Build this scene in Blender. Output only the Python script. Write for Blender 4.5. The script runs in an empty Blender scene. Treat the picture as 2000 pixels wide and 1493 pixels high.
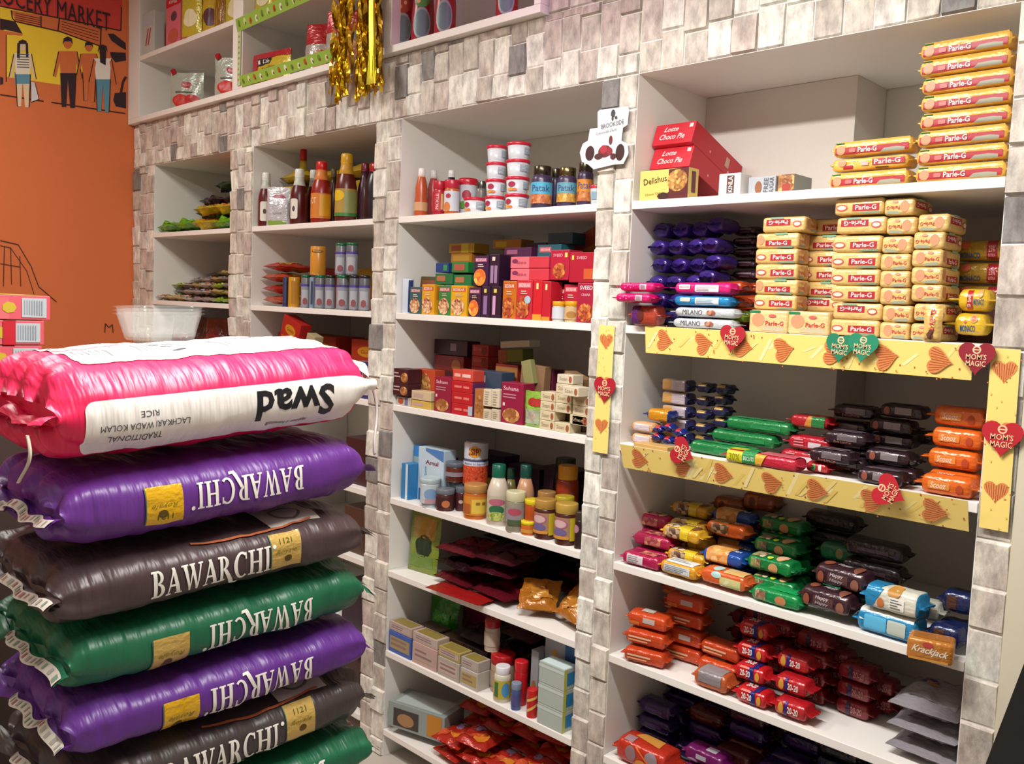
import bpy, bmesh, math, random
import numpy as np
from mathutils import Vector, Matrix, noise
random.seed(7)
SC = bpy.context.scene
COL = SC.collection
# ------------------------------------------------------------------ camera
F_PX = 1748.34
CAM = np.array([0.0, -1.9, 1.5])
_a, _b, _c = 0.77419847, -0.08257954, 0.04123871
_Rz = np.array([[math.cos(_a), -math.sin(_a), 0], [math.sin(_a), math.cos(_a), 0], [0, 0, 1]])
_Rx = np.array([[1, 0, 0], [0, math.cos(_b), -math.sin(_b)], [0, math.sin(_b), math.cos(_b)]])
_B = np.array([[1, 0, 0], [0, 0, -1], [0, 1, 0.]])
_Rr = np.array([[math.cos(_c), -math.sin(_c), 0], [math.sin(_c), math.cos(_c), 0], [0, 0, 1]])
ROT = _Rz @ _Rx @ _B @ _Rr
cd = bpy.data.cameras.new('camera'); cam = bpy.data.objects.new('camera', cd); COL.objects.link(cam)
M = Matrix([list(ROT[i]) + [CAM[i]] for i in range(3)] + [[0, 0, 0, 1]])
cam.matrix_world = M
cd.sensor_width = 36; cd.lens = F_PX / 2000 * 36; cd.clip_start = .02
SC.camera = cam
# ------------------------------------------------------------------ world, light, exposure
SC.view_settings.view_transform = 'Standard'; SC.view_settings.look = 'None'
SC.view_settings.gamma = 1; SC.view_settings.exposure = 0.35
w = bpy.data.worlds.new('world'); SC.world = w; w.use_nodes = True
w.node_tree.nodes['Background'].inputs[0].default_value = (1, .95, .9, 1)
w.node_tree.nodes['Background'].inputs[1].default_value = .035
def area(name, loc, sx, sy, power, col, rot=(0, 0, 0)):
    l = bpy.data.lights.new(name, 'AREA'); l.shape = 'RECTANGLE'; l.size = sx; l.size_y = sy
    l.energy = power; l.color = col
    o = bpy.data.objects.new(name, l); COL.objects.link(o); o.location = loc; o.rotation_euler = rot
    return o
area('pendant_light', (-1.05, -1.0, 2.44), 1.1, .12, 40, (1, .965, .93))
area('ceiling_fill_light', (-3.2, -1.5, 3.0), .6, .6, 33, (1, .96, .9))  # unseen ceiling lights added as fill; this one brightens the left end
area('ceiling_fill_light', (.4, -2.3, 3.0), .6, .6, 3, (1, .97, .93))
area('ceiling_fill_light', (-1.4, -2.9, 3.0), .6, .6, 4, (1, .97, .93))
l = bpy.data.lights.new('glare_hint_light', 'POINT'); l.energy = 1.6; l.color = (1, .35, .95); l.shadow_soft_size = .04  # added pink light that stands in for lens glare on the stone
o = bpy.data.objects.new('glare_hint_light', l); COL.objects.link(o); o.location = (-1.66, -.16, 2.6)

# ------------------------------------------------------------------ measuring helpers
def _dir(x, y): return ROT @ np.array([(x - 1000) / F_PX, -(y - 746.5) / F_PX, -1.])
def P(x, y, Y=0.0):
    d = _dir(x, y); return CAM + d * ((Y - CAM[1]) / d[1])
def PX(x, y, X):
    d = _dir(x, y); return CAM + d * ((X - CAM[0]) / d[0])
def PZ(x, y, Z):
    d = _dir(x, y); return CAM + d * ((Z - CAM[2]) / d[2])
def proj(p):
    c = ROT.T @ (np.array(p, float) - CAM); return 1000 - c[0] / c[2] * F_PX, 746.5 + c[1] / c[2] * F_PX
def xat(px, Y, Z):
    lo, hi = -5.2, .6
    for _ in range(40):
        m = (lo + hi) / 2
        if proj((m, Y, Z))[0] < px: lo = m
        else: hi = m
    return lo
def scale_at(p):
    c = ROT.T @ (np.array(p, float) - CAM); return -F_PX / c[2]

# ------------------------------------------------------------------ materials
def s2l(h):
    h = h.lstrip('#'); r = [int(h[i:i + 2], 16) / 255 for i in (0, 2, 4)]
    return tuple(((c + .055) / 1.055) ** 2.4 if c > .04045 else c / 12.92 for c in r) + (1,)
MATS = {}
def mat(key):
    """'#rrggbb' | '#rrggbb/foil' | 'food:#a,#b,#c:scale'"""
    if key in MATS: return MATS[key]
    m = bpy.data.materials.new(key.replace('#', '').replace(':', '_').replace('/', '_')[:50]); m.use_nodes = True
    nt = m.node_tree; N = nt.nodes; Lk = nt.links; b = N['Principled BSDF']
    base, _, kind = key.partition('/')
    if base.startswith('food:'):
        _, cols, sc = base.split(':')
        cols = cols.split(',')
        tc = N.new('ShaderNodeTexCoord'); vo = N.new('ShaderNodeTexVoronoi'); vo.inputs['Scale'].default_value = float(sc)
        rp = N.new('ShaderNodeValToRGB'); rp.color_ramp.interpolation = 'LINEAR'
        e = rp.color_ramp.elements
        e[0].color = s2l(cols[0]); e[1].color = s2l(cols[-1]); e[1].position = .85; e[0].position = .15
        for i, c in enumerate(cols[1:-1]):
            q = e.new(.15 + .7 * (i + 1) / (len(cols) - 1)); q.color = s2l(c)
        Lk.new(tc.outputs['Object'], vo.inputs['Vector']); Lk.new(vo.outputs['Color'], rp.inputs[0]); Lk.new(rp.outputs[0], b.inputs['Base Color'])
    else:
        b.inputs['Base Color'].default_value = s2l(base)
    R = dict(foil=.26, paper=.55, card=.42, plastic=.3, cloth=.75, metal=.25, weave=.42, wall=.85, board=.5).get(kind, .5)
    b.inputs['Roughness'].default_value = R
    if kind == 'metal': b.inputs['Metallic'].default_value = .9
    if kind == 'foil':
        b.inputs['Metallic'].default_value = .12; b.inputs['Specular IOR Level'].default_value = .7
    if kind in ('foil', 'weave'):
        tc = N.new('ShaderNodeTexCoord'); nz = N.new('ShaderNodeTexNoise'); nz.inputs['Scale'].default_value = 70 if kind == 'foil' else 26
        nz.inputs['Detail'].default_value = 2
        bp = N.new('ShaderNodeBump'); bp.inputs['Strength'].default_value = .6 if kind == 'foil' else .42; bp.inputs['Distance'].default_value = .004 if kind == 'foil' else .012
        mp = N.new('ShaderNodeMapping')
        mp.inputs['Scale'].default_value = (1, 1, 1.6) if kind == 'foil' else (.6, 2.6, .4)
        Lk.new(tc.outputs['Object'], mp.inputs['Vector']); Lk.new(mp.outputs[0], nz.inputs['Vector'])
        Lk.new(nz.outputs[0], bp.inputs['Height']); Lk.new(bp.outputs[0], b.inputs['Normal'])
    if kind == 'wall':
        nz = N.new('ShaderNodeTexNoise'); nz.inputs['Scale'].default_value = 250
        bp = N.new('ShaderNodeBump'); bp.inputs['Strength'].default_value = .25; bp.inputs['Distance'].default_value = .002
        Lk.new(nz.outputs[0], bp.inputs['Height']); Lk.new(bp.outputs[0], b.inputs['Normal'])
    if kind == 'clear':
        b.inputs['Alpha'].default_value = .13; b.inputs['Roughness'].default_value = .08; b.inputs['Specular IOR Level'].default_value = 1
    if kind == 'glow':
        b.inputs['Emission Color'].default_value = s2l(base); b.inputs['Emission Strength'].default_value = 6
    MATS[key] = m
    return m
def stone_mat():
    m = bpy.data.materials.new('stone_wallpaper'); m.use_nodes = True
    nt = m.node_tree; N = nt.nodes; Lk = nt.links; b = N['Principled BSDF']; b.inputs['Roughness'].default_value = .6
    at = N.new('ShaderNodeAttribute'); at.attribute_name = 'Col'
    tc = N.new('ShaderNodeTexCoord'); mp = N.new('ShaderNodeMapping'); mp.inputs['Scale'].default_value = (1, 1, .45)
    nz = N.new('ShaderNodeTexNoise'); nz.inputs['Scale'].default_value = 42; nz.inputs['Detail'].default_value = 6; nz.inputs['Roughness'].default_value = .68
    n2 = N.new('ShaderNodeTexNoise'); n2.inputs['Scale'].default_value = 13; n2.inputs['Detail'].default_value = 3
    rp = N.new('ShaderNodeValToRGB'); rp.color_ramp.elements[0].color = (.42, .40, .39, 1); rp.color_ramp.elements[0].position = .33
    rp.color_ramp.elements[1].color = (1.12, 1.1, 1.06, 1); rp.color_ramp.elements[1].position = .62
    r2 = N.new('ShaderNodeValToRGB'); r2.color_ramp.elements[0].color = (.8, .74, .72, 1); r2.color_ramp.elements[0].position = .35
    r2.color_ramp.elements[1].color = (1.08, 1.1, 1.05, 1); r2.color_ramp.elements[1].position = .65
    mx = N.new('ShaderNodeMix'); mx.data_type = 'RGBA'; mx.blend_type = 'MULTIPLY'; mx.inputs[0].default_value = .75
    my = N.new('ShaderNodeMix'); my.data_type = 'RGBA'; my.blend_type = 'MULTIPLY'; my.inputs[0].default_value = .8
    Lk.new(tc.outputs['Object'], mp.inputs[0]); Lk.new(mp.outputs[0], nz.inputs['Vector']); Lk.new(tc.outputs['Object'], n2.inputs['Vector'])
    Lk.new(nz.outputs[0], rp.inputs[0]); Lk.new(n2.outputs[0], r2.inputs[0])
    Lk.new(at.outputs['Color'], mx.inputs[6]); Lk.new(rp.outputs[0], mx.inputs[7])
    Lk.new(mx.outputs[2], my.inputs[6]); Lk.new(r2.outputs[0], my.inputs[7]); Lk.new(my.outputs[2], b.inputs['Base Color'])
    bp = N.new('ShaderNodeBump'); bp.inputs['Strength'].default_value = .5; bp.inputs['Distance'].default_value = .004
    Lk.new(nz.outputs[0], bp.inputs['Height']); Lk.new(bp.outputs[0], b.inputs['Normal'])
    return m
STONE = stone_mat()

# ------------------------------------------------------------------ mesh builder
class MB:
    def __init__(s): s.bm = bmesh.new(); s.keys = []
    def mi(s, key):
        if key not in s.keys: s.keys.append(key)
        return s.keys.index(key)
    def box(s, x0, y0, z0, x1, y1, z1, key, bev=0, seg=2):
        t = bmesh.new(); bmesh.ops.create_cube(t, size=1)
        for v in t.verts: v.co = Vector(((x0 + x1) / 2 + v.co.x * (x1 - x0), (y0 + y1) / 2 + v.co.y * (y1 - y0), (z0 + z1) / 2 + v.co.z * (z1 - z0)))
        if bev: bmesh.ops.bevel(t, geom=t.edges[:], offset=bev, segments=seg, affect='EDGES', profile=.5)
        s.merge(t, key, smooth=bev > .003); return s
    def merge(s, t, key=None, smooth=False, mapf=None, imap=None):
        k = s.mi(key) if key else 0
        vm = {}
        for v in t.verts: vm[v] = s.bm.verts.new(mapf(v.co) if mapf else v.co)
        for f in t.faces:
            try: g = s.bm.faces.new([vm[v] for v in f.verts])
            except ValueError: continue
            g.material_index = imap[f.material_index] if imap else k; g.smooth = smooth
        t.free()
    def grid(s, fn, nu, nv, key, closed_u=False, smooth=True):
        k = s.mi(key) if isinstance(key, str) else None
        rows = [[s.bm.verts.new(fn(i / nu, j / nv)) for i in range(nu + (0 if closed_u else 1))] for j in range(nv + 1)]
        n = len(rows[0])
        for j in range(nv):
            for i in range(nu):
                a, b, c, d = rows[j][i], rows[j][(i + 1) % n], rows[j + 1][(i + 1) % n], rows[j + 1][i]
                try: f = s.bm.faces.new((a, b, c, d))
                except ValueError: continue
                f.smooth = smooth
                f.material_index = k if k is not None else s.mi(key((i + .5) / nu, (j + .5) / nv))
        return rows
    def fan(s, ring, key, smooth=False):
        f = s.bm.faces.new(ring); f.material_index = s.mi(key); f.smooth = smooth
    def lathe(s, prof, key, seg=24):
        rows = [[s.bm.verts.new((r * math.cos(2 * math.pi * i / seg), r * math.sin(2 * math.pi * i / seg), z)) for i in range(seg)] for r, z in prof]
        k = s.mi(key)
        for j in range(len(prof) - 1):
            for i in range(seg):
                f = s.bm.faces.new((rows[j][i], rows[j][(i + 1) % seg], rows[j + 1][(i + 1) % seg], rows[j + 1][i])); f.material_index = k; f.smooth = True
        for rr in (rows[0], rows[-1]):
            if len(set(v.co.to_tuple(5) for v in rr)) == seg:
                f = s.bm.faces.new(rr); f.material_index = k
        return s
    def decals(s, items, mapf, nu=0, nv=0, rng=(0, 1, 0, 1)):
        t = bmesh.new(); imap = {}
        for lay, (polys, key) in enumerate(items):
            gi = s.mi(key)
            verts, faces = polys
            vs = [t.verts.new((x, y, lay * .01)) for x, y in verts]
            for f in faces:
                try: q = t.faces.new([vs[i] for i in f])
                except ValueError: continue
                q.material_index = gi
        if nu or nv:
            if nu or nv: bmesh.ops.triangulate(t, faces=[f for f in t.faces if len(f.verts) > 4])
            u0, u1, v0, v1 = rng
            for n_, ax, a0, a1 in ((nu, 0, u0, u1), (nv, 1, v0, v1)):
                for i in range(1, n_):
                    co = Vector((0, 0, 0)); no = Vector((0, 0, 0)); co[ax] = a0 + (a1 - a0) * i / n_; no[ax] = 1
                    bmesh.ops.bisect_plane(t, geom=t.verts[:] + t.edges[:] + t.faces[:], plane_co=co, plane_no=no, dist=1e-6)
        s.merge(t, None, smooth=bool(nu or nv), mapf=lambda c: mapf(c.x, c.y, round(c.z / .01)), imap=list(range(64)))
        return s
    def mesh(s, name):
        me = bpy.data.meshes.new(name)
        bmesh.ops.recalc_face_normals(s.bm, faces=s.bm.faces[:]) if False else None
        s.bm.to_mesh(me); s.bm.free()
        for k in s.keys: me.materials.append(mat(k) if isinstance(k, str) else k)
        return me

# ---- flat decal shapes in (u,v)
def rect(u0, v0, u1, v1, key): return (([(u0, v0), (u1, v0), (u1, v1), (u0, v1)], [(0, 1, 2, 3)]), key)
def poly(pts, key): return ((list(pts), [tuple(range(len(pts)))]), key)
def ell(cu, cv, ru, rv, key, n=18, rot=0):
    c_, s_ = math.cos(rot), math.sin(rot)
    return poly([(cu + ru * math.cos(2 * math.pi * i / n) * c_ - rv * math.sin(2 * math.pi * i / n) * s_, cv + rv * math.sin(2 * math.pi * i / n) * c_ + ru * math.cos(2 * math.pi * i / n) * s_) for i in range(n)], key)
def line(p, q, w_, key):
    dx, dy = q[0] - p[0], q[1] - p[1]; L_ = math.hypot(dx, dy) or 1; nx, ny = -dy / L_ * w_ / 2, dx / L_ * w_ / 2
    return poly([(p[0] + nx, p[1] + ny), (p[0] - nx, p[1] - ny), (q[0] - nx, q[1] - ny), (q[0] + nx, q[1] + ny)], key)
def rrect(u0, v0, u1, v1, ru, rv, key, n=5):
    pts = []
    for cx, cy, a0 in ((u1 - ru, v1 - rv, 0), (u0 + ru, v1 - rv, 90), (u0 + ru, v0 + rv, 180), (u1 - ru, v0 + rv, 270)):
        for i in range(n + 1):
            a = math.radians(a0 + 90 * i / n); pts.append((cx + ru * math.cos(a), cy + rv * math.sin(a)))
    return poly(pts, key)
def heartpts(cx, cy, s_, n=28, rot=0):
    out = []
    for i in range(n):
        t = 2 * math.pi * i / n
        x = 16 * math.sin(t) ** 3; y = 13 * math.cos(t) - 5 * math.cos(2 * t) - 2 * math.cos(3 * t) - math.cos(4 * t)
        x *= s_ / 34; y = (y + 2) * s_ / 32
        out.append((cx + x * math.cos(rot) - y * math.sin(rot), cy + x * math.sin(rot) + y * math.cos(rot)))
    return out
_TX = {}
def textpolys(txt, bold=0.0, shear=0.0):
    k = (txt, bold, shear)
    if k in _TX: return _TX[k]
    cu = bpy.data.curves.new('t', 'FONT'); cu.body = txt; cu.resolution_u = 2; cu.offset = bold; cu.shear = shear; cu.align_x = 'CENTER'
    ob = bpy.data.objects.new('t', cu)
    me = bpy.data.meshes.new_from_object(ob)
    vs = [(v.co.x, v.co.y) for v in me.vertices]; fs = [tuple(p.vertices) for p in me.polygons]
    bpy.data.objects.remove(ob); bpy.data.curves.remove(cu); bpy.data.meshes.remove(me)
    x0 = min(v[0] for v in vs); x1 = max(v[0] for v in vs); y0 = min(v[1] for v in vs); y1 = max(v[1] for v in vs)
    vs = [((x - x0) / (x1 - x0) - .5, (y - y0) / (y1 - y0) - .5) for x, y in vs]
    _TX[k] = (vs, fs); return _TX[k]
def text(txt, cu, cv, w_, h_, key, rot=0, bold=.01, shear=0):
    vs, fs = textpolys(txt, bold, shear)
    r = math.radians(rot)
    if rot in (90, -90, 270): vs2 = [(cu - y * w_ * (1 if rot == 90 else -1), cv + x * h_ * (1 if rot == 90 else -1)) for x, y in vs]   # w_,h_ are the final box
    elif rot == 180: vs2 = [(cu - x * w_, cv - y * h_) for x, y in vs]
    else: vs2 = [(cu + x * w_ * math.cos(r) - y * h_ * math.sin(r), cv + x * w_ * math.sin(r) + y * h_ * math.cos(r)) for x, y in vs]
    return ((vs2, fs), key)
def textlines(n, u0, v0, u1, v1, key, seed=0):
    r = random.Random(seed); out = []; h = (v1 - v0) / n
    for i in range(n): out.append(rect(u0, v1 - (i + .65) * h, u0 + (u1 - u0) * r.uniform(.6, 1), v1 - (i + .25) * h, key))
    return out
# serif capitals of the sack lettering, as thick polygons in a unit box
def arcband(cx, cy, rx, ry, a0, a1, th, tv, n=12):
    out = []; inn = []
    for i in range(n + 1):
        a = math.radians(a0 + (a1 - a0) * i / n)
        out.append((cx + rx * math.cos(a), cy + ry * math.sin(a))); inn.append((cx + (rx - th) * math.cos(a), cy + (ry - tv) * math.sin(a)))
    v = out + inn; m = n + 1
    return v, [(i, i + 1, m + i + 1, m + i) for i in range(n)]
def glyph(ch):
    V, Fc = [], []
    def add(vf):
        b_ = len(V); V.extend(vf[0]); Fc.extend([tuple(b_ + i for i in f) for f in vf[1]])
    def q(*p): add((list(p), [tuple(range(len(p)))]))
    def r(a, b_, c, d): q((a, b_), (c, b_), (c, d), (a, d))
    if ch == 'B':
        r(.1, 0, .28, 1); r(0, 0, .38, .07); r(0, .93, .38, 1)
        add(arcband(.3, .75, .28, .25, -90, 90, .16, .07)); add(arcband(.3, .27, .34, .27, -90, 90, .18, .07)); w_ = .68
    elif ch == 'A':
        q((.3, 1), (.46, 1), (.74, .05), (.54, .05)); q((.33, .9), (.38, .78), (.13, .05), (.06, .05)); r(.17, .3, .6, .38); r(-.02, 0, .24, .06); r(.46, 0, .82, .06); w_ = .76
    elif ch == 'W':
        q((.06, .97), (.26, .97), (.46, 0), (.36, 0)); q((.36, 0), (.42, 0), (.62, .8), (.56, .85)); q((.46, .97), (.65, .97), (.84, 0), (.74, 0)); q((.75, 0), (.82, 0), (1.06, .95), (.98, .95))
        r(-.02, .94, .34, 1); r(.42, .94, .72, 1); r(.9, .94, 1.14, 1); w_ = 1.1
    elif ch == 'R':
        r(.1, 0, .28, 1); r(0, 0, .38, .07); r(0, .93, .38, 1); add(arcband(.3, .72, .3, .28, -90, 90, .17, .07)); q((.3, .46), (.5, .46), (.9, -.12), (.66, -.12)); q((.66, -.12), (.9, -.12), (1.12, -.1), (1.08, -.2), (.75, -.22)); w_ = .78
    elif ch == 'C':
        add(arcband(.48, .5, .46, .52, 55, 305, .19, .08, 18)); r(.68, .72, .76, .98); w_ = .82
    elif ch == 'H':
        for a in (.1, .58): r(a, 0, a + .18, 1); r(a - .1, 0, a + .28, .06); r(a - .1, .94, a + .28, 1)
        r(.28, .47, .58, .54); w_ = .88
    elif ch == 'I':
        r(.1, 0, .28, 1); r(0, 0, .38, .06); r(0, .94, .38, 1); w_ = .38
    return V, Fc, w_
def seriftext(txt, cu, cv, w_, h_, key, flip=False):
    X = 0; V = []; Fc = []
    for ch in txt:
        v, f, gw = glyph(ch); b_ = len(V); V += [(x + X, y) for x, y in v]; Fc += [tuple(b_ + i for i in q) for q in f]; X += gw + .06
    X -= .06; s_ = -1 if flip else 1
    return (([(cu + s_ * (x / X - .5) * w_, cv + s_ * (y - .5) * h_) for x, y in V], Fc), key)

# ------------------------------------------------------------------ objects
SEEN = {}; ALL = []
def link(name, data, parent=None):
    o = bpy.data.objects.new(name, data); COL.objects.link(o)
    if parent: o.parent = parent
    return o
def tag(o, label, cat, group=None):
    o['label'] = label; o['category'] = cat
    if group: o['group'] = group
    SEEN.setdefault(label, []).append(o.name); ALL.append(o)
    return o
def structure(name, mb, parent=None):
    o = link(name, mb.mesh(name), parent)
    if not parent: o['kind'] = 'structure'
    return o
# a prototype is a list of (part name, mesh); one entry = a thing of one mesh
def place(proto, name, label, cat, loc, rz=0, rx=0, ry=0, group=None):
    if len(proto) == 1: o = link(name, proto[0][1])
    else:
        o = link(name, None); o.empty_display_size = .03
        for pn, me in proto: link(pn, me, o)
    o.location = loc; o.rotation_euler = (rx, ry, rz)
    return tag(o, label, cat, group)
ORD = ['', 'first', 'second', 'third', 'fourth', 'fifth', 'sixth', 'seventh', 'eighth', 'ninth', 'tenth', 'eleventh', 'twelfth']

# --- generic products. cartons: front face at y=0, x centred, z up from 0
def facemap(face, w_, h_, d_, off=.0006):
    if face == 'F': return lambda u, v, l: Vector(((u - .5) * w_, -off - l * .00025, v * h_))
    if face == 'R': return lambda u, v, l: Vector((w_ / 2 + off + l * .00025, u * d_, v * h_))
    if face == 'L': return lambda u, v, l: Vector((-w_ / 2 - off - l * .00025, (1 - u) * d_, v * h_))
    if face == 'T': return lambda u, v, l: Vector(((u - .5) * w_, v * d_, h_ + off + l * .00025))
def carton_proto(w_, h_, d_, base, F=(), T=(), R=(), Lf=(), bev=.0015, name='carton'):
    m = MB(); m.box(-w_ / 2, 0, 0, w_ / 2, d_, h_, base, bev)
    for fc, it in (('F', F), ('T', T), ('R', R), ('L', Lf)):
        if it: m.decals(list(it), facemap(fc, w_, h_, d_))
    return [(name, m.mesh(name))]
# pillow packet: length along x, crimped fins at both ends; decals on front and top
def packet_proto(L_, h_, d_, base, F=(), T=(), E=(), ex=5.0, fin=.012, seed=0, wr=.0012, endcol=None, name='packet'):
    m = MB(); rnd = random.Random(seed)
    xs = [-L_ / 2, -L_ / 2 + fin, -L_ / 2 + fin + .002, -L_ / 2 + fin + .006, -L_ / 2 + fin + .014]
    sz = [.09, .12, .74, .96, 1.0]; sy = [.86, .80, .90, .98, 1.0]; h_ -= 2 * wr + .0006
    n_in = 5
    X = xs + [xs[-1] + (-2 * xs[-1]) * i / n_in for i in range(1, n_in)] + [-x for x in reversed(xs)]
    Z = sz + [1] * (n_in - 1) + sz[::-1]; Yq = sy + [1] * (n_in - 1) + sy[::-1]
    n = 24; rows = []
    for k, x in enumerate(X):
        ring = []
        for i in range(n):
            a = 2 * math.pi * (i + .5) / n; c_, s_ = math.cos(a), math.sin(a)
            py = math.copysign(abs(c_) ** (2 / ex), c_) * d_ / 2 * Yq[k]; pz = math.copysign(abs(s_) ** (2 / ex), s_) * h_ / 2 * Z[k]
            xx = x
            if k in (0, len(X) - 1): xx += (.0022 if i % 2 else -.0022)
            if 2 < k < len(X) - 3: py += 0; 
            j = noise.noise(Vector((xx * 60 + seed * 7, py * 60, pz * 60))) * wr * (1 if 2 <= k <= len(X) - 3 else 2)
            ring.append(m.bm.verts.new((xx, py + d_ / 2 + j, pz + h_ / 2 + wr + j)))
        rows.append(ring)
    kb = m.mi(base); ke = m.mi(endcol or base)
    for k in range(len(X) - 1):
        for i in range(n):
            f = m.bm.faces.new((rows[k][i], rows[k][(i + 1) % n], rows[k + 1][(i + 1) % n], rows[k + 1][i])); f.smooth = True
            f.material_index = ke if (k < 3 or k >= len(X) - 4) else kb
    for rr in (rows[0], rows[-1]):
        f = m.bm.faces.new(rr); f.material_index = ke
    Li = L_ - 2 * fin - .012
    def se(t): return (max(0.0, 1 - abs(t) ** ex)) ** (1 / ex)
    def mf(u, v, l): t = 2 * v - 1; return Vector(((u - .5) * Li, d_ / 2 - d_ / 2 * se(t) - .0013 - l * .0003, h_ / 2 + wr + t * h_ / 2))
    def mt(u, v, l): t = 2 * v - 1; return Vector(((u - .5) * Li, d_ / 2 + t * d_ / 2, h_ / 2 + wr + h_ / 2 * se(t) + .0013 + l * .0003))
    if F: m.decals(list(F), mf, 0, 14)
    if T: m.decals(list(T), mt, 0, 14)
    return [(name, m.mesh(name))]
# flat pouch: stands in x-z, bottom at z=0, bulges in y; front is -y
def pouch_proto(w_, h_, t_, base, F=(), seed=0, cr=.006, name='pouch', gus=True, n=12):
    m = MB()
    def bul(u, v):
        e = (1 - abs(2 * u - 1) ** 3.2) ** .7; g = min(1, v / .08) ** .5 if gus else (1 - abs(2 * v - 1) ** 3) ** .7
        tt = e * (g * (1 - max(0, v - .45) / .55 * .92) if gus else g)
        return max(0, tt)
    def pt(u, v, side, off=0):
        b_ = bul(u, v) * t_ / 2
        p = Vector(((u - .5) * w_ * (1 - .05 * bul(u, v)), side * (b_ + .0006 + off), v * h_))
        nn = noise.noise_vector(Vector((u * 5 + seed * 3.1, v * 5, seed))) * cr + noise.noise_vector(Vector((u * 12 + seed, v * 12, seed * 2))) * cr * .5
        edge = min(u, 1 - u, v, 1 - v)
        nn.z *= .6 if v > .02 else 0
        if v < .02: nn *= .3
        return p + nn * (.5 + min(1, edge * 5))
    m.grid(lambda u, v: pt(u, v, -1), n, n, base); m.grid(lambda u, v: pt(u, v, 1), n, n, base)
    if F: m.decals(list(F), lambda u, v, l: pt(u, v, -1, .0016 + l * .0004), n, n)
    bmesh.ops.remove_doubles(m.bm, verts=m.bm.verts[:], dist=.0001)
    ya = min(v.co.y for v in m.bm.verts); yb_ = max(v.co.y for v in m.bm.verts); za = min(v.co.z for v in m.bm.verts)
    for v in m.bm.verts: v.co.y = (v.co.y - (ya + yb_) / 2) * t_ / (yb_ - ya); v.co.z -= za
    return [(name, m.mesh(name))]
# turned containers
def turned(parts, decs=None, seg=24):
    """parts: [(name, profile, key)], decs: {name:(r, z0, z1, arc width, items)}"""
    out = []
    for pn, prof, key in parts:
        m = MB(); m.lathe(prof, key, seg)
        if decs and pn in decs:
            r, z0, z1, wid, items = decs[pn]
            m.decals(items, lambda u, v, l: Vector(((r + .0008 + l * .0003) * math.sin((u - .5) * wid / r), -(r + .0008 + l * .0003) * math.cos((u - .5) * wid / r), z0 + v * (z1 - z0))), 12, 0)
        out.append((pn, m.mesh(pn)))
    return out
def rnd_place(proto, name, label, cat, x0, x1, Y, Z, r, group=None, rz=None):
    pass
def face_cam(x, y): return math.atan2(-x, y + 1.9) * .85
# ================================================================== THE SETTING
WHITE = '#e9e6e0/board'
XL, XR, YB, ZF, ZC = -4.56, 1.6, .5, -.1, 3.05
def slab(name, x0, y0, z0, x1, y1, z1, key):
    m = MB(); m.box(x0, y0, z0, x1, y1, z1, key); return structure(name, m)
slab('floor', XL - .1, -3.7, ZF - .1, XR + .1, YB + .1, ZF, '#b9b2a8/board')
slab('ceiling', XL - .1, -3.7, ZC, XR + .1, YB + .1, ZC + .1, '#eeeae2/wall')
slab('wall_back', XL - .1, YB, ZF, XR + .1, YB + .1, ZC, '#d9d4ca/wall')
slab('wall_right', XR, -3.7, ZF, XR + .1, YB, ZC, '#ddd8cc/wall')
slab('wall_front', XL - .1, -3.8, ZF, XR + .1, -3.7, ZC, '#ddd8cc/wall')
wl = slab('wall_left', XL - .1, -3.7, ZF, XL, YB, ZC, '#d4713f/wall')
# printed mural on the orange wall (flat print): drawn in the wall's own y,z plane
def W(px, py): p = PX(px, py, XL); return (p[1], p[2])
def wpoly(pts, key): return poly([W(*p) for p in pts], key)
def wline(pts, key='#3a1a14', t=.006):
    return [line(W(*a), W(*b), t, key) for a, b in zip(pts, pts[1:])]
OR, YE, RE, DK, BL, SK = '#d4713f/wall', '#efcd36/wall', '#d2453c/wall', '#33222a/wall', '#5f93a8/wall', '#e3c8a4/wall'
mur = [wpoly([(10, 14), (60, 22), (118, 62), (195, 90), (195, 140), (120, 150), (118, 166), (12, 150), (12, 68), (0, 66), (0, 14)], YE),
       wpoly([(22, 20), (115, 36), (196, 55), (196, 90), (115, 62), (30, 42)], OR),
       wpoly([(0, -30), (240, -30), (236, 60), (0, 12)], RE),
       wpoly([(0, 36), (30, 42), (44, 66), (10, 58), (0, 60)], DK),
       wpoly([(0, 58), (44, 66), (44, 70), (12, 68), (12, 150), (0, 148)], OR)]
mur += wline([(0, 12), (236, 60), (237, 14)]) + wline([(22, 20), (24, 36), (30, 42), (118, 62), (195, 90)]) + wline([(116, 36), (113, 62)]) + wline([(80, 32), (80, 54)]) + wline([(197, 54), (196, 92)])
for i in range(4): mur += wline([(120, 42 + 5 * i), (192, 62 + 6 * i)], t=.003) + wline([(30, 26 + 4 * i), (78, 36 + 4 * i)], t=.003)
mur += wline([(0, 185), (85, 198)]) + wline([(100, 200), (245, 222)]) + wline([(12, 68), (12, 160)], t=.004)
mur += [wpoly([(210, 66), (222, 66), (245, 84), (246, 98), (235, 92), (218, 80)], DK), wpoly([(215, 102), (245, 103), (246, 118), (225, 122), (216, 110)], DK)]
mur += [wpoly([(224, 182), (246, 180), (246, 212), (226, 208), (221, 196)], DK)] + wline([(236, 182), (240, 160), (246, 150)], t=.012) + [wpoly([(0, 150), (6, 152), (6, 164), (0, 166)], DK)]
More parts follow.
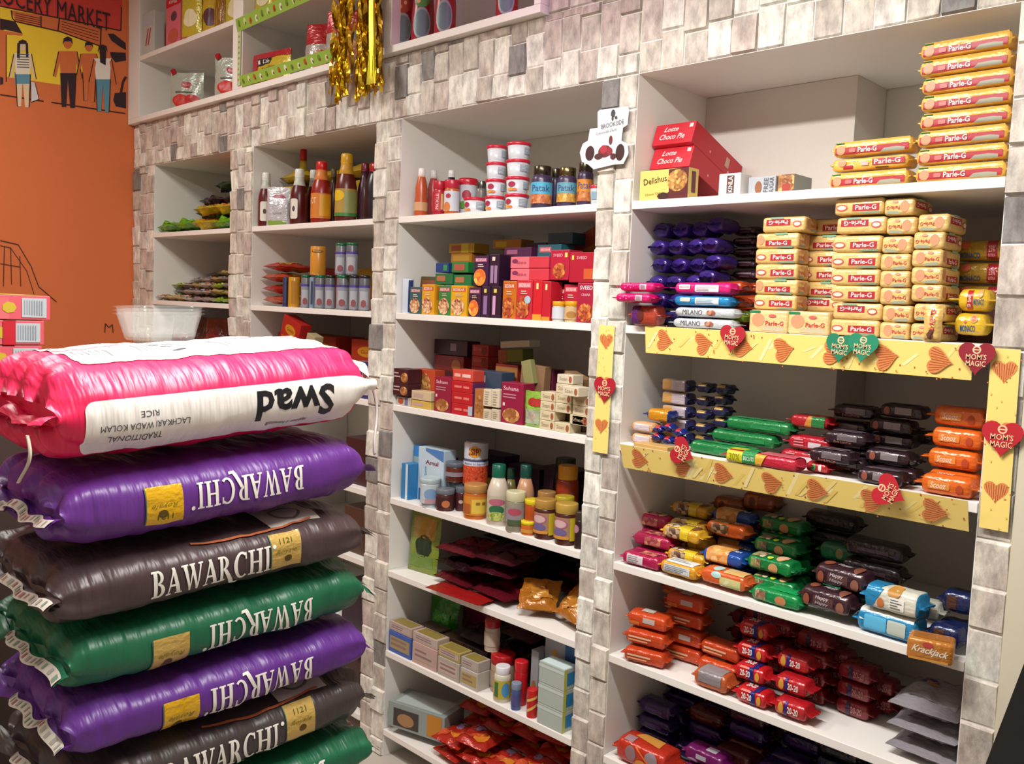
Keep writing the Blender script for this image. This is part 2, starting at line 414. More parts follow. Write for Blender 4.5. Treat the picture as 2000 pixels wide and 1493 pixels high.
def person_print(x, y, s, top, bot, skin, hair, longh=False, skirt=False):
    """plain figure of the mural, x,y = head centre in the photo, s = head height"""
    q = lambda a, b: (x + a * s, y + b * s)
    out = [wpoly([q(-.55, 6.2), q(-.15, 6.2), q(.0, 3.4), q(.25, 6.3), q(.65, 6.3), q(.85, 2.9), q(-.75, 2.9)], skin if skirt else bot)]
    if skirt: out.append(wpoly([q(-.85, 2.7), q(.75, 2.7), q(.85, 3.9), q(-.8, 3.9)], bot))
    out.append(wpoly([q(-.9, .75), q(.9, .75), q(.75, 2.9), q(-.7, 2.9)], top))
    out += [wpoly([q(-.9, .8), q(-.65, 1.1), q(-1.15, 3.3), q(-1.4, 3.2)], skin), wpoly([q(.9, .8), q(.7, 1.1), q(1.15, 3.5), q(1.4, 3.4)], skin)]
    hx, hy = x, y
    out.append(wpoly([(hx + .42 * s * math.cos(a), hy + .52 * s * math.sin(a)) for a in [i * math.pi / 8 for i in range(16)]], skin))
    out.append(wpoly([q(-.5, .1), q(-.4, -.5), q(0, -.68), q(.4, -.5), q(.5, .1), q(.3, -.2), q(-.3, -.2)], hair))
    if longh: out.append(wpoly([q(-.55, -.3), q(-.25, -.3), q(-.3, 1.3), q(-.6, 1.2)], hair)); out.append(wpoly([q(.3, -.3), q(.55, -.3), q(.6, 1.2), q(.35, 1.2)], hair))
    out += wline([q(-.9, .8), q(-1.4, 3.2)], t=.004) + wline([q(.9, .8), q(1.4, 3.4)], t=.004) + wline([q(-.7, 2.9), q(-.55, 6.2)], t=.004) + wline([q(.8, 2.9), q(.65, 6.3)], t=.004)
    return out
mur += person_print(44, 90, 19, '#e7ddc8/wall', BL, SK, DK, True, True)
for i in range(6): mur += wline([(33, 106 + i * 5), (57, 107 + i * 5)], '#4a5560/wall', .004)
mur += [wpoly([(60, 160), (68, 162), (76, 194), (60, 200)], '#d8cfd6/wall')] + wline([(60, 160), (60, 200), (76, 194), (68, 162)], t=.003)
mur += person_print(132, 85, 20, OR, DK, OR, DK)
mur += person_print(173, 92, 17, OR, OR, OR, DK)
mur += person_print(200, 100, 19, '#ece6da/wall', BL, OR, DK)
mur += [wpoly([(194, 92), (207, 92), (206, 128), (195, 122)], DK)]
mur += wline([(0, 470), (35, 478), (60, 520), (75, 560), (110, 590)], t=.004) + wline([(0, 480), (20, 484), (52, 530), (66, 575)], t=.003) + wline([(20, 484), (22, 556)], t=.003) + wline([(0, 515), (40, 522)], t=.003) + wline([(8, 482), (6, 560)], t=.003) + wline([(38, 500), (40, 560)], t=.003)
mur += wline([(204, 650), (205, 632), (212, 640), (219, 634), (220, 650)], t=.004)
m = MB(); m.decals(mur, lambda u, v, l: Vector((XL + .0006 + l * .00003, u, v)))
ty, tz = W(60, 2)
t0, t1 = W(-40, -22), W(214, 32)
vs, fs = textpolys('GROCERY MARKET', .0, 0)
tt = (([(t0[0] + (x + .5) * (t1[0] - t0[0]), t0[1] + (x + .5) * (t1[1] - t0[1] - .03) + y * .085 + .0) for x, y in vs], fs), DK)
m.decals([tt], lambda u, v, l: Vector((XL + .0075, u, v)))
structure('mural_print', m, wl)
mur = None

# the built-in shelving -------------------------------------------------------
ZS = [1.79, 1.467, 1.154, .83, .573, .287, -.0]          # shelf tops, from the top shelf down
PIL = [(-4.555, -4.325), (-3.57, -3.39), (-2.56, -2.42), (-1.562, -1.445), (-.555, -.49)]
ZT = 2.115
def stonework(m, x0, x1, z0, z1, cw, rh, seed, yf=0.0, side=False):
    """wall covering of small rough stone blocks of uneven depth"""
    r = random.Random(seed); n = max(1, round((x1 - x0) / cw)); w_ = (x1 - x0) / n
    cl = m.bm.loops.layers.float_color.get('Col') or m.bm.loops.layers.float_color.new('Col')
    k = m.mi(STONE)
    for i in range(n):
        z = z0 - r.uniform(0, rh * .45)
        xa, xb = x0 + i * w_, x0 + (i + 1) * w_
        while z < z1:
            h = rh * r.uniform(.9, 1.15); za, zb = max(z, z0), min(z + h, z1); z += h
            if zb - za < .006: continue
            c = r.random()
            if c < .07: col = (.27, .27, .27)
            elif c < .42: col = (.80, .81, .77)
            elif c < .75: col = (.66, .63, .58)
            else: col = (.58, .53, .49)
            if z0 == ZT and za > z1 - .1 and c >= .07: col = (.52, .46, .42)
            s_ = r.uniform(.9, 1.12); col = tuple(v * s_ for v in col)
            g = .0012; d = r.uniform(.002, .010); tl, tr, bl, br = [d + r.uniform(-.0015, .0035) for _ in range(4)]
            if r.random() < .35: bl -= .006; br -= .006
            bl, br = max(.001, bl), max(.001, br); bv = .004
            P8 = [(xa + g, yf, za + g), (xb - g, yf, za + g), (xb - g, yf, zb - g), (xa + g, yf, zb - g),
                  (xa + g + bv * .4, yf - bl, za + g + bv), (xb - g - bv * .4, yf - br, za + g + bv), (xb - g - bv * .4, yf - tr, zb - g - bv), (xa + g + bv * .4, yf - tl, zb - g - bv)]
            if zb - za < .02: P8[4:] = [(p[0], yf - .003, q) for p, q in zip(P8[4:], (za + g, za + g, zb - g, zb - g))]
            v = [m.bm.verts.new(p) for p in P8]
            for f in ((4, 5, 6, 7), (0, 1, 5, 4), (1, 2, 6, 5), (2, 3, 7, 6), (3, 0, 4, 7)):
                q = m.bm.faces.new([v[i_] for i_ in f]); q.material_index = k
                for lp in q.loops: lp[cl] = (*col, 1)
unit = link('shelving_unit', None)
tag(unit, 'built-in white shelving with stone-patterned pillars filling the wall', 'shelving')
def part(name, m, parent, label=None):
    o = link(name, m.mesh(name), parent)
    if label: o['label'] = label
    return o
for i, (a, b) in enumerate(PIL):
    m = MB(); m.box(a, .0, ZF, b, YB - .003, ZT, WHITE); stonework(m, a, b, ZF, ZT, .062 if i else .075, .088, 10 + i)
    part('pillar', m, unit, 'pillar faced with grey and beige stone-patterned blocks')
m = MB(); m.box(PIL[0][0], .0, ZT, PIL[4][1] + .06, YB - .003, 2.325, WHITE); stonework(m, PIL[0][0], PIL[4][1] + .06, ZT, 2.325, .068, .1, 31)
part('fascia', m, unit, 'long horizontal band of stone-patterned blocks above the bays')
m = MB(); m.box(-1.77, .0, 2.3255, PIL[4][1] + .06, YB - .003, 2.9, WHITE); stonework(m, -1.77, PIL[4][1] + .06, 2.3255, 2.8, .08, .095, 33)
part('upper_fascia', m, unit, 'taller stone-patterned band above the right bay')
bays = [(PIL[i][1], PIL[i + 1][0]) for i in range(4)]
for bi, (a, b) in enumerate(bays):
    for si, z in enumerate(ZS):
        m = MB(); m.box(a + .0005, -.004, z - .021 if si < 2 or True else z, b - .0005, YB - .003 if bi < 3 else YB - .003, z, WHITE, .0015)
        part('shelf', m, unit)
m = MB(); m.box(-1.4445, .32, ZF, -1.008, YB - .004, ZT - .001, '#d6cfc6/wall'); part('boxed_column', m, unit, 'boxed-out column in the back of the right bay')
m = MB(); m.box(PIL[4][1] + .001, -.01, ZF, PIL[4][1] + .06, YB - .003, ZT - .001, '#d3cdb6/board'); part('end_panel', m, unit, 'plain cream end panel at the right')

# the upper cabinet, open white boxes above the fascia ---------------------------
uc = link('wall_cabinet', None); tag(uc, 'open white upper cabinet running above the stone-patterned band', 'cabinet')
YU = -.034
for x0, x1 in ((-4.558, -4.43), (-3.515, -3.435), (-2.49, -2.45), (-1.80, -1.775)):
    m = MB(); m.box(x0, YU, 2.3501, x1, YB - .004, 3.04, WHITE, .0015); part('divider', m, uc)
m = MB(); m.box(-4.558, YU, 2.326, -1.775, YB - .004, 2.35, WHITE, .0015); part('bottom_board', m, uc)
for x0, x1 in ((-4.4295, -3.516), (-3.434, -2.491)):
    m = MB(); m.box(x0, YU, 2.615, x1, YB - .004, 2.637, WHITE, .0015); part('shelf', m, uc)
# green printed strip along the edges of the middle compartment
def tape_items(n, seed):
    r = random.Random(seed); it = [rect(0, 0, 1, 1, '#8fb84a/card')]
    for i in range(n):
        u = (i + .5) / n
        it += [ell(u, .5 + r.uniform(-.1, .1), .35 / n * .6, .28, ['#5e8a30/card', '#c9d9a0/card', '#b0532e/card', '#d8e5c8/card'][i % 4], 8), ell(u + .1 / n, .4, .1 / n, .14, '#6a3a25/card', 6)]
    return it
def strip(name, A, Bp, up, h, items, label, cat, thick=.0012, group=None, nu=0):
    """thin printed card strip: lower edge runs A->B, height h along up"""
    A = Vector(A); Bp = Vector(Bp); up = Vector(up).normalized(); ax = (Bp - A); n = ax.cross(up).normalized()
    m = MB(); c = [A, Bp, Bp + up * h, A + up * h]
    vs = [m.bm.verts.new(p) for p in c] + [m.bm.verts.new(p - n * thick) for p in c]
    k = m.mi('#d9d4c4/card')
    for f in ((0, 1, 2, 3), (7, 6, 5, 4), (0, 4, 5, 1), (1, 5, 6, 2), (2, 6, 7, 3), (3, 7, 4, 0)): m.bm.faces.new([vs[i] for i in f]).material_index = k
    m.decals(items, lambda u, v, l: A + ax * u + up * (v * h) + n * (.0004 + l * .00002))
    return tag(link(name, m.mesh(name)), label, cat, group)
strip('price_strip', (-3.43, YU - .002, 2.352), (-2.70, YU - .002, 2.352), (0, -.35, 1), .042, tape_items(16, 1), 'green printed strip along the lower edge of the middle upper compartment', 'strip')
strip('price_strip', (-3.47, YU - .004, 2.575), (-2.75, YU - .004, 2.60), (0, -.2, 1), .05, tape_items(16, 2), 'green printed strip drooping from the high shelf behind the tinsel', 'strip')
strip('price_strip', (-3.465, YU - .0045, 2.36), (-3.44, YU - .0045, 2.36), (0, 0, 1), .215, [rect(0, 0, 1, 1, '#b9c99a/card')] + textlines(9, .15, .05, .85, .95, '#8a9a6a/card', 3), 'narrow pale green strip running down the upper cabinet divider', 'strip')

# pendant lamp, plus unseen ceiling panels added as fill light -------------------------------
pl = link('pendant_lamp', None); pl.location = (-1.05, -1.0, ZC); tag(pl, 'long white tube lamp hanging from the ceiling above the rice sacks', 'lamp')
m = MB(); m.box(-.58, -.07, -.60, .58, .07, -.585, '#f0f0f0/metal', .003); part('housing', m, pl)
for sx in (-.4, .4): m = MB(); m.box(sx - .004, -.004, -.585, sx + .004, .004, 0, '#999999/metal'); part('hanger', m, pl)
for i, (lx, ly) in enumerate(((-3.2, -1.9), (.4, -2.3), (-1.4, -2.9))):
    t = link('ceiling_fill_light', None); t.location = (lx, ly, ZC); tag(t, 'square white fill light panel added on the ceiling, ' + ['nearest the orange wall', 'nearest the right wall', 'furthest from the shelves'][i], 'light', 'added ceiling fill panels')
    m = MB(); m.box(-.33, -.33, -.03, .33, .33, 0, '#f2f2f2/board', .004); part('frame', m, t)
# ================================================================== RICE SACKS
def sack_proto(a, b, c, body, side=(), top=(), seed=0, n=3.3, amp=.0035, tape=True, tapecol='#d9d2c6/card', ends=None):
    """sack lying flat: a half width (x), b half length (y), c half thickness (z). +x is the side seen."""
    def hs(t): return max(.02, 1 - abs(t) ** 14 * .93) ** .5
    def wsx(t): return 1 - .05 * abs(t) ** 4
    def raw(q, t):
        s_, c_ = math.sin(q), math.cos(q)
        return Vector((math.copysign(abs(c_) ** (2 / n), c_) * a * wsx(t), t * b * (1 - .035 * abs(c_) ** 3), math.copysign(abs(s_) ** (2 / n), s_) * c * hs(t)))
    def disp(p, t):
        g = abs(t) ** 5
        k = noise.noise(Vector((p.x * 7 + seed * 9.3, p.y * 13, p.z * 7))) * amp * 1.3 + noise.noise(Vector((p.x * 22, p.y * 46 + seed * 5, p.z * 14))) * amp * .8
        k += g * math.sin(p.x * 95 + seed * 3 + p.z * 60) * .006
        k += g * noise.noise(Vector((p.x * 40, seed, p.z * 40))) * .01
        return k
    def fin(p, nrm, t, off=0): return p + nrm * (disp(p, t) + off)
    def S(q, t, off=0):
        p = raw(q, t); e = 1e-3
        du = raw(q + e, t) - raw(q - e, t); dv = raw(q, min(1, t + e)) - raw(q, max(-1, t - e)); nr = dv.cross(du)
        if nr.length < 1e-12: nr = Vector((p.x, 0, p.z))
        nr.normalize()
        if nr.dot(Vector((p.x, 0, p.z))) < 0: nr = -nr
        return fin(p, nr, t, off)
    out = []
    m = MB(); rows = m.grid(lambda u, v: S(2 * math.pi * u, -1 + 2 * v), 96, 110, body, closed_u=True)
    m.fan(rows[0], body); m.fan(rows[-1], body)
    def qz(v):   # v: height in metres on the seen side
        r_ = max(-.97, min(.97, v / c)); return math.asin(math.copysign(abs(r_) ** (n / 2), r_))
    side_f = lambda u, v, l: S(qz(v), u / b, .0014 + l * .0005)
    def qx(x):
        r_ = max(-.985, min(.985, x / a)); return math.acos(math.copysign(abs(r_) ** (n / 2), r_))
    top_f = lambda u, v, l: S(qx(v), u / b, .0014 + l * .0005)
    out.append(('sack_body', m, None))
    groups = {}
    for nm, items, f, rng in (('side', side, side_f, (-b, b, -c, c)), ('top', top, top_f, (-b, b, -a, a))):
        for it in items:
            m.decals([it], lambda u, v, l, f=f, ex=it[2] if len(it) > 2 else 0: f(u, v, l + ex), 60, 22 if nm == 'side' else 44, rng) if len(it) <= 2 else m.decals([it[:2]], lambda u, v, l, f=f, ex=it[2]: f(u, v, l + ex), 60, 22 if nm == 'side' else 44, rng)
    # sewn end seams: a flat flap at both ends with its stitched tape
    for sg in (-1, 1):
        e = MB()
        def flap(u, v):
            x = (u * 2 - 1) * a * .95; y = sg * (b * .985 + v * .022); dr = -v * v * .010 - .006 * math.sin(u * 17 + seed)
            if sg > 0 and u > .85: dr -= v * .006
            return Vector((x, y + .004 * math.sin(u * 31 + seed), dr + .004 * math.sin(u * 23 + seed * 2)))
        e.grid(flap, 40, 5, body)
        out.append(('end_flap', e, None))
        if tape:
            e = MB(); e.grid(lambda u, v: flap(.35 + .65 * u, .35 + .65 * v) + Vector((0, sg * .003, .0022)), 40, 3, tapecol)
            r = random.Random(seed + sg)
            its = [rect(i / 18 + .01, .2, i / 18 + r.uniform(.02, .04), .8, r.choice(['#b0706a/card', '#7d9a88/card', '#a8a49c/card', '#a8a49c/card'])) for i in range(18)]
            e.decals(its, lambda u, v, l: flap(.35 + .65 * u, .35 + .65 * v) + Vector((0, sg * .004, .0032)), 20, 0)
            out.append(('sewn_tape', e, None))
    return [(nm, mm.mesh(nm)) for nm, mm, _ in out]
def patch(s, z, w_, h_, flip, col='#e3b21a/foil'):
    f = -1 if flip else 1
    it = [rect(s - w_ / 2, z - h_ / 2, s + w_ / 2, z + h_ / 2, col) + (0,)]
    it.append(ell(s + .004 * f, z + .013 * f * (-1 if not flip else 1), .008, .006, '#5a4310/card') + (1,))
    it.append(text('1121', s, z - .018 * (-1 if flip else 1) * (-1), w_ * .42, .008, '#5a5a10/card', 180 if flip else 0) + (1,))
    it.append(text('Royale', s, z + 0 * f, w_ * .72, .010, '#8a7a1c/card', 180 if flip else 0, .0, .4) + (1,))
    it += [line((s - w_ * .5, z - h_ * .5), (s - w_ * .5, z + h_ * .5), .002, '#4a6a60/card') + (1,)]
    return it
BW = '#f1eee6/card'
def bawarchi(s, z, w_, h_, flip, pz, ps, col='#e3b21a/foil'):
    it = [seriftext('BAWARCHI', s, z, w_, h_, BW, flip) + (1,)]
    it.append(ell(s + (w_ / 2 + .008) * (-1 if flip else 1), z + (h_ * .42) * (-1 if flip else 1), .0035, .0035, BW, 10) + (1,))
    return it + patch(ps, pz, .062, .058, flip, col)
sackdefs = [
    # z centre, c, body, flip, text s, patch s, tilt deg, dy, dx, label
    (1.176, .0585, '#66318c/weave', True, .033, -.125, 3.0, 0, 0, 'purple rice sack with yellow patch directly under the white and pink one'),
    (1.052, .0515, '#4a3a3c/weave', False, -.035, .105, 2.4, -.005, .004, 'brown rice sack with upright white lettering, between purple above and green below'),
    (.942, .051, '#1d6a49/weave', True, .050, -.12, 2.0, .01, -.004, 'green rice sack with pale gold patch, under the upper brown sack'),
    (.835, .0485, '#5f2e88/weave', True, .045, -.11, 1.6, .015, .004, 'lower purple rice sack with yellow patch, beneath the green sack'),
    (.729, .0495, '#453c3c/weave', False, -.035, .12, 1.6, .02, 0, 'lowest brown rice sack, its lettering cut by the bottom of the picture'),
    (.624, .0475, '#1d6a49/weave', True, .06, -.08, 1.2, .03, .006, 'bottom green rice sack just showing under the lowest brown one'),
]
SY = -1.166
def col2(s): return s.split('rice')[0].endswith('brown ')
for i, (z, c, body, flip, ts, ps, tl, dy, dx, lab) in enumerate(sackdefs):
    it = bawarchi(ts, ([.004, -.002, -.006, -.006, -.004, 0][i]), .205 if flip else .215, .042, flip, [0, .004, -.014, -.014, .006, 0][i], ps, '#e2b01c/foil' if lab.split('rice')[0].endswith('purple ') else '#c9a85a/foil')
    top = []
    if col2(lab):
        top = [rect(.09, .055, .195, .150, '#d8d2ca/card') + (0,), ell(.142, .105, .03, .03, '#8a8480/card') + (1,), ell(.142, .105, .024, .024, '#d8d2ca/card') + (2,)]
        top += [line((-.06 + .026 * k, .150 + .008 * math.sin(k * .4)), (-.034 + .026 * k, .150 + .008 * math.sin((k + 1) * .4)), .005, '#c9714a/foil') + (3,) for k in range(9)]
    pr = sack_proto(.18, .276, c, body, it, top, seed=i + 1)
    place(pr, 'rice_sack', lab, 'rice sack', (-1.53 + dx, SY + dy, z), 0, math.radians(tl), group='rice sacks stacked in the left foreground')
for k in range(7):
    z = .5245 - k * .0957
    pr = sack_proto(.18, .276, .0435, ['#552c88/weave', '#453c3c/weave', '#1d6a49/weave'][k % 3], (), (), seed=20 + k, tape=False) if k < 3 else PR3[k % 3]
    if k < 3: PR3 = (PR3 if k else []) + [pr]
    place(pr, 'rice_sack', ['purple', 'brown', 'green'][k % 3] + ' rice sack low in the stack near the floor, ' + ORD[7 - k] + ' from the bottom', 'rice sack', (-1.53, SY + .02, z), 0, math.radians(1.2 if k < 4 else .4), group='rice sacks stacked in the left foreground')
# the topmost sack: crimson with white panels
PK = '#e81f56/weave'; WH = '#f3efea/weave'
side = [rrect(-.242, -.060, .30, .022, .014, .014, WH) + (0,),
        text('Swad', .122, -.015, .158, .054, '#1b1c22/card', 180, .03) + (1,),
        text('Happiness is homemade', .108, -.047, .085, .0085, '#4a4a50/card', 180, 0, .4) + (1,),
        text('TRADITIONAL', -.165, -.038, .085, .0095, '#4a4a50/card', 180, 0) + (1,),
        text('LACHKARI WADA KOLAM', -.15, -.021, .14, .0095, '#4a4a50/card', 180, 0) + (1,),
        text('RICE', -.145, -.004, .03, .0095, '#4a4a50/card', 180, 0) + (1,)]
top = [rect(-.215, -.17, .33, .128, WH) + (0,), rect(-.214, .0, .33, .0035, '#b35a6a/card') + (1,)]
r = random.Random(5)
for k, (s0, n_, x0, x1) in enumerate(((-.2, 6, .02, .10), (-.2, 4, -.15, -.04), (-.10, 5, .015, .08), (-.03, 5, -.03, .05), (.04, 3, .0, .09), (.13, 4, -.04, .045), (-.12, 4, -.15, -.03), (-.02, 5, -.14, -.05))):
    for j in range(n_): top.append(rect(s0 + j * .009, x0 + r.uniform(0, .01), s0 + j * .009 + .003, x1 - r.uniform(0, .03), '#8b9295/card') + (1,))
top += [ell(-.04, .085, .012, .008, '#4b4b55/card') + (1,), rect(-.075, .02, -.05, .034, '#6a6a70/card') + (1,), rect(-.055, .04, -.035, .05, '#6a6a70/card') + (1,), text('25 KG', .10, .03, .012, .05, '#8b9295/card', 90) + (1,)]
pr = sack_proto(.19, .278, .083, PK, side, top, seed=14, n=2.6, amp=.004, tape=False)
m = MB(); m.grid(lambda u, v: Vector((.15 + .012 * math.cos(v * 6.28) * .3 + .01 * u, .309 + .006 * math.sin(u * 5) + .0025 * math.sin(v * 6.28), -.01 - u * .13 + .003 * math.cos(v * 6.28))), 16, 6, '#e3dbd6/cloth'); pr.append(('seam_thread', m.mesh('seam_thread')))
m = MB(); m.grid(lambda u, v: Vector((.16 + .02 * math.sin(u * 4) + .0025 * math.cos(v * 6.28), -.305 - .012 * u + .0025 * math.sin(v * 6.28), -.02 - u * .07)), 12, 6, '#cfc6b0/cloth'); pr.append(('seam_thread', m.mesh('seam_thread')))
place(pr, 'rice_sack', 'white and crimson rice sack lying on top of the stack', 'rice sack', (-1.535, SY - .008, 1.3295), 0, math.radians(3.6), group='rice sacks stacked in the left foreground')
# clear plastic trays on top of it
def tray(dz):
    m = MB(); segs = 64
    def prof(u, v):
        a = 2 * math.pi * u; fl = 1 + .02 * math.cos(a * 16)
        if v < .12: r_ = .058 * (v / .12)
        else: r_ = .058 + (.071 - .058) * (v - .12) / .78 if v < .9 else .071 + (.079 - .071) * (v - .9) / .1
        z = 0 if v < .12 else .045 * min(1, (v - .12) / .78) + (.002 if v >= .9 else 0)
        rr = r_ * (fl if .2 < v < .88 else 1)
        k = 1 + .06 * abs(math.cos(2 * a)) ** 3
        return Vector((rr * k * math.cos(a), rr * k * math.sin(a), z))
    m.grid(prof, segs, 14, '#c4c8c4/clear', closed_u=True)
    me = m.mesh('plastic_tray'); return [('plastic_tray', me)]
tr = tray(0)
for k in range(3):
    place(tr, 'plastic_tray', ['lowest clear plastic tray of the nested pile on the top sack', 'middle clear plastic tray of the nested pile on the top sack', 'uppermost clear plastic tray of the nested pile on the top sack'][k], 'tray', (-1.60, -1.185, 1.4165 + k * .006), .3, math.radians(2), group='clear trays on the rice sack')
# ================================================================== GOODS: helpers
def C(px, Y, Z): return xat(px, Y, Z)
def carton(x0, x1, yt, Y, Z, d, base, label, F=(), T=(), R=(), group=None, name='carton', cat='box', rz=0, hh=None, ww=None, rx=0, ry=0, dz=0):
    xa, xb = C(x0, Y, Z + .03), C(x1, Y, Z + .03); w_ = ww or (xb - xa); h_ = hh or (P((x0 + x1) / 2, yt, Y)[2] - Z)
    pr = carton_proto(w_, h_, d, base, F, T, R)
    return place(pr, name, label, cat, ((xa + xb) / 2, Y, Z + .0003 + dz), rz, rx, ry, group)
def carton_at(x, y, z, w_, h_, d, base, label, F=(), T=(), R=(), rz=0, rx=0, ry=0, group=None, name='carton', cat='box'):
    return place(carton_proto(w_, h_, d, base, F, T, R), name, label, cat, (x, y, z + .0003), rz, rx, ry, group)
def jar_geo(px0, px1, Y, Z):
    xc = C((px0 + px1) / 2, Y + .03, Z + .04); s = scale_at((xc, Y + .03, Z + .04)); r = (px1 - px0) / 2 / s
    return C((px0 + px1) / 2, Y + r, Z + .04), Y + r, r
def zh(px, py, Y, Z): return P(px, py, Y)[2] - Z
def vessel(px0, px1, yt, Y, Z, kind, label, body='#8a2020/plastic', cap='#eeeeee/plastic', lab=None, items=(), name='jar', cat='jar', group=None, hh=None, turn=0, band=None):
    x, y, r = jar_geo(px0, px1, Y, Z); h = hh or (zh((px0 + px1) / 2, yt, y - r * .3, Z))
    parts = []; d = {}
    if kind == 'jar':
        parts = [('jar_body', [(r * .93, 0), (r, .004), (r, h * .68), (r * .93, h * .76), (r * .78, h * .8)], body), ('lid', [(r * .84, h * .79), (r * .86, h * .8), (r * .86, h * .985), (r * .82, h), (r * .7, h)], cap)]
        lz = (h * .12, h * .64)
    elif kind == 'widejar':
        parts = [('jar_body', [(r * .93, 0), (r * .96, .004), (r * .97, h * .72), (r * .9, h * .78)], body), ('lid', [(r * .98, h * .77), (r, h * .78), (r, h * .98), (r * .96, h), (r * .7, h)], cap)]
        lz = (h * .12, h * .68)
    elif kind == 'tub':
        parts = [('tub_body', [(r * .72, 0), (r * .75, .003), (r * .93, h * .84)], body), ('lid', [(r * .97, h * .83), (r, h * .85), (r, h * .95), (r * .93, h), (r * .9, h * .97)], cap)]
        lz = (h * .15, h * .78)
    elif kind == 'can':
        parts = [('can_body', [(r * .97, 0), (r, .003), (r, h * .97), (r * .94, h), (r * .9, h * .985)], body)]
        lz = (h * .03, h * .96)
        if cap: parts.append(('lid', [(r * .98, h * .985), (r * 1.02, h * .99), (r * 1.02, h * 1.06), (r * .9, h * 1.08)], cap))
    elif kind == 'bottle':
        parts = [('bottle_body', [(r * .9, 0), (r, .006), (r, h * .52), (r * .9, h * .61), (r * .6, h * .75), (r * .5, h * .88)], body), ('cap', [(r * .54, h * .86), (r * .57, h * .87), (r * .54, h * .98), (r * .48, h)], cap)]
        lz = (h * .08, h * .48)
    elif kind == 'squeeze':
        parts = [('bottle_body', [(r * .88, 0), (r, .008), (r * 1.0, h * .3), (r * .88, h * .45), (r * .92, h * .6), (r * .6, h * .8), (r * .5, h * .86)], body), ('cap', [(r * .52, h * .85), (r * .55, h * .86), (r * .5, h * .97), (r * .42, h)], cap)]
        lz = (h * .08, h * .3)
    elif kind == 'dressing':
        parts = [('bottle_body', [(r * .92, 0), (r, .006), (r, h * .55), (r * .9, h * .62), (r * .55, h * .8)], body), ('cap', [(r * .62, h * .79), (r * .64, h * .8), (r * .62, h * .99), (r * .55, h)], cap)]
        lz = (h * .08, h * .5)
    if band:   # coloured neck band / shrink sleeve
        parts.append(('neck_sleeve', [(r * .72, h * .70), (r * .57, h * .8), (r * .54, h * .86)], band))
    bn = parts[0][0]
    if lab:
        d[bn] = (r * (.9 if kind == 'tub' else 1.0), lz[0], lz[1], r * 3.6, [rect(0, 0, 1, 1, lab)] + list(items))
    elif items: d[bn] = (r * (.9 if kind == 'tub' else 1.0), lz[0], lz[1], r * 3.6, list(items))
    pr = turned(parts, d, 20)
    return place(pr, name, label, cat, (x, y, Z + .0004), face_cam(x, y) + turn, group=group)
# pillow packets placed by the picture column of their centre
def pk(proto, px, Y, Z, label, group=None, rz=0, name='biscuit_packet', cat='biscuit packet', rx=0, ry=0, dx=0):
    x = C(px, Y, Z + .02) + dx
    return place(proto, name, label, cat, (x, Y, Z + .0004), rz, rx, ry, group)

# ---------------------------------------------------------------- RIGHT BAY, top shelf (z 1.79)
Z = ZS[0]; B4 = 'right bay'
RD = '#c01f30/card'
choco = [text('Lotte', .42, .72, .36, .22, '#f3dcdc/card', 0, .01, .4), text('Choco Pie', .48, .36, .62, .26, '#f3dcdc/card', 0, .01, .3), rect(.86, .72, .95, .9, '#e8c8c8/card')]
cw = .124; ch = .06; crx = math.radians(-19.5); ux, uy = math.sin(-crx), math.cos(crx)
for k, nm in enumerate(('lower', 'upper')):
    carton_at(-1.3795, .06 + k * (ch + .0008) * ux, 1.8785 + k * (ch + .0008) * uy, cw, ch, .25, RD, nm + ' of the two red snack cake cartons tilted backwards on the right bay top shelf', choco, (), [rect(.66, .3, .74, .75, '#c9a08a/card'), ell(.35, .3, .015, .06, '#e8a0a0/card'), ell(.75, .15, .02, .08, '#e8a0a0/card')] + ([poly([(.8, .0), (.98, .0), (.98, .3), (.88, .95)], '#9aa59a/card')] if k == 0 else []), rx=crx, group='red snack cake cartons')
carton_at(-1.378, .053, Z, .12, .073, .022, '#6a1c2a/card', 'dark maroon carton with cookie picture, half hidden under the red snack cake cartons', [ell(.72, .6, .2, .36, '#3a2a2a/card'), ell(.6, .8, .12, .16, '#7a867a/card')])
carton(1249, 1344, 331, .005, Z, .045, '#d9c46a/card', 'yellow and brown cookie carton in front of the red snack cake cartons', [poly([(.45, 0), (.62, .25), (.6, .98), (1, 1), (1, 0)], '#571c20/card'), ell(.78, .6, .2, .36, 'food:#c8893c,#7a4a20,#e0b060:160'), ell(.5, .12, .12, .12, '#3a2018/card', 8), text('Delishus', .32, .66, .5, .2, '#3c3020/card', 12, 0, .3), text('Choco Chip', .3, .2, .34, .09, '#8a7a30/card', 8)], (), [rect(.3, .2, .7, .9, '#6a2a2e/card')])
carton(1404, 1446, 339, .012, Z, .05, '#ece8e4/card', 'small white carton with brown upright lettering, beside the red cartons', [rect(.38, .1, .72, .9, '#5a3b34/card'), text('KINLA', .55, .5, .2, .72, '#ece8e4/card', 90)])
carton(1462, 1515, 345, .03, Z, .06, '#a9aeb4/card', 'grey sugar-free cookie carton lying on its side, left one of a pair', [ell(.38, .4, .13, .35, '#8a5a3c/card'), text('SUGAR', .86, .5, .16, .85, '#5a6068/card', 90), text('FREE', .66, .5, .16, .8, '#5a6068/card', 90)])
carton(1516, 1548, 341, .035, Z, .085, 'food:#b8843c,#7a3c20,#d8b070:110', 'grey-sided cookie carton with a golden biscuit picture, right one of a pair', [rect(.3, .1, .75, .5, '#a03a30/card')], (), [rect(0, 0, 1, 1, '#9a9e98/card')])
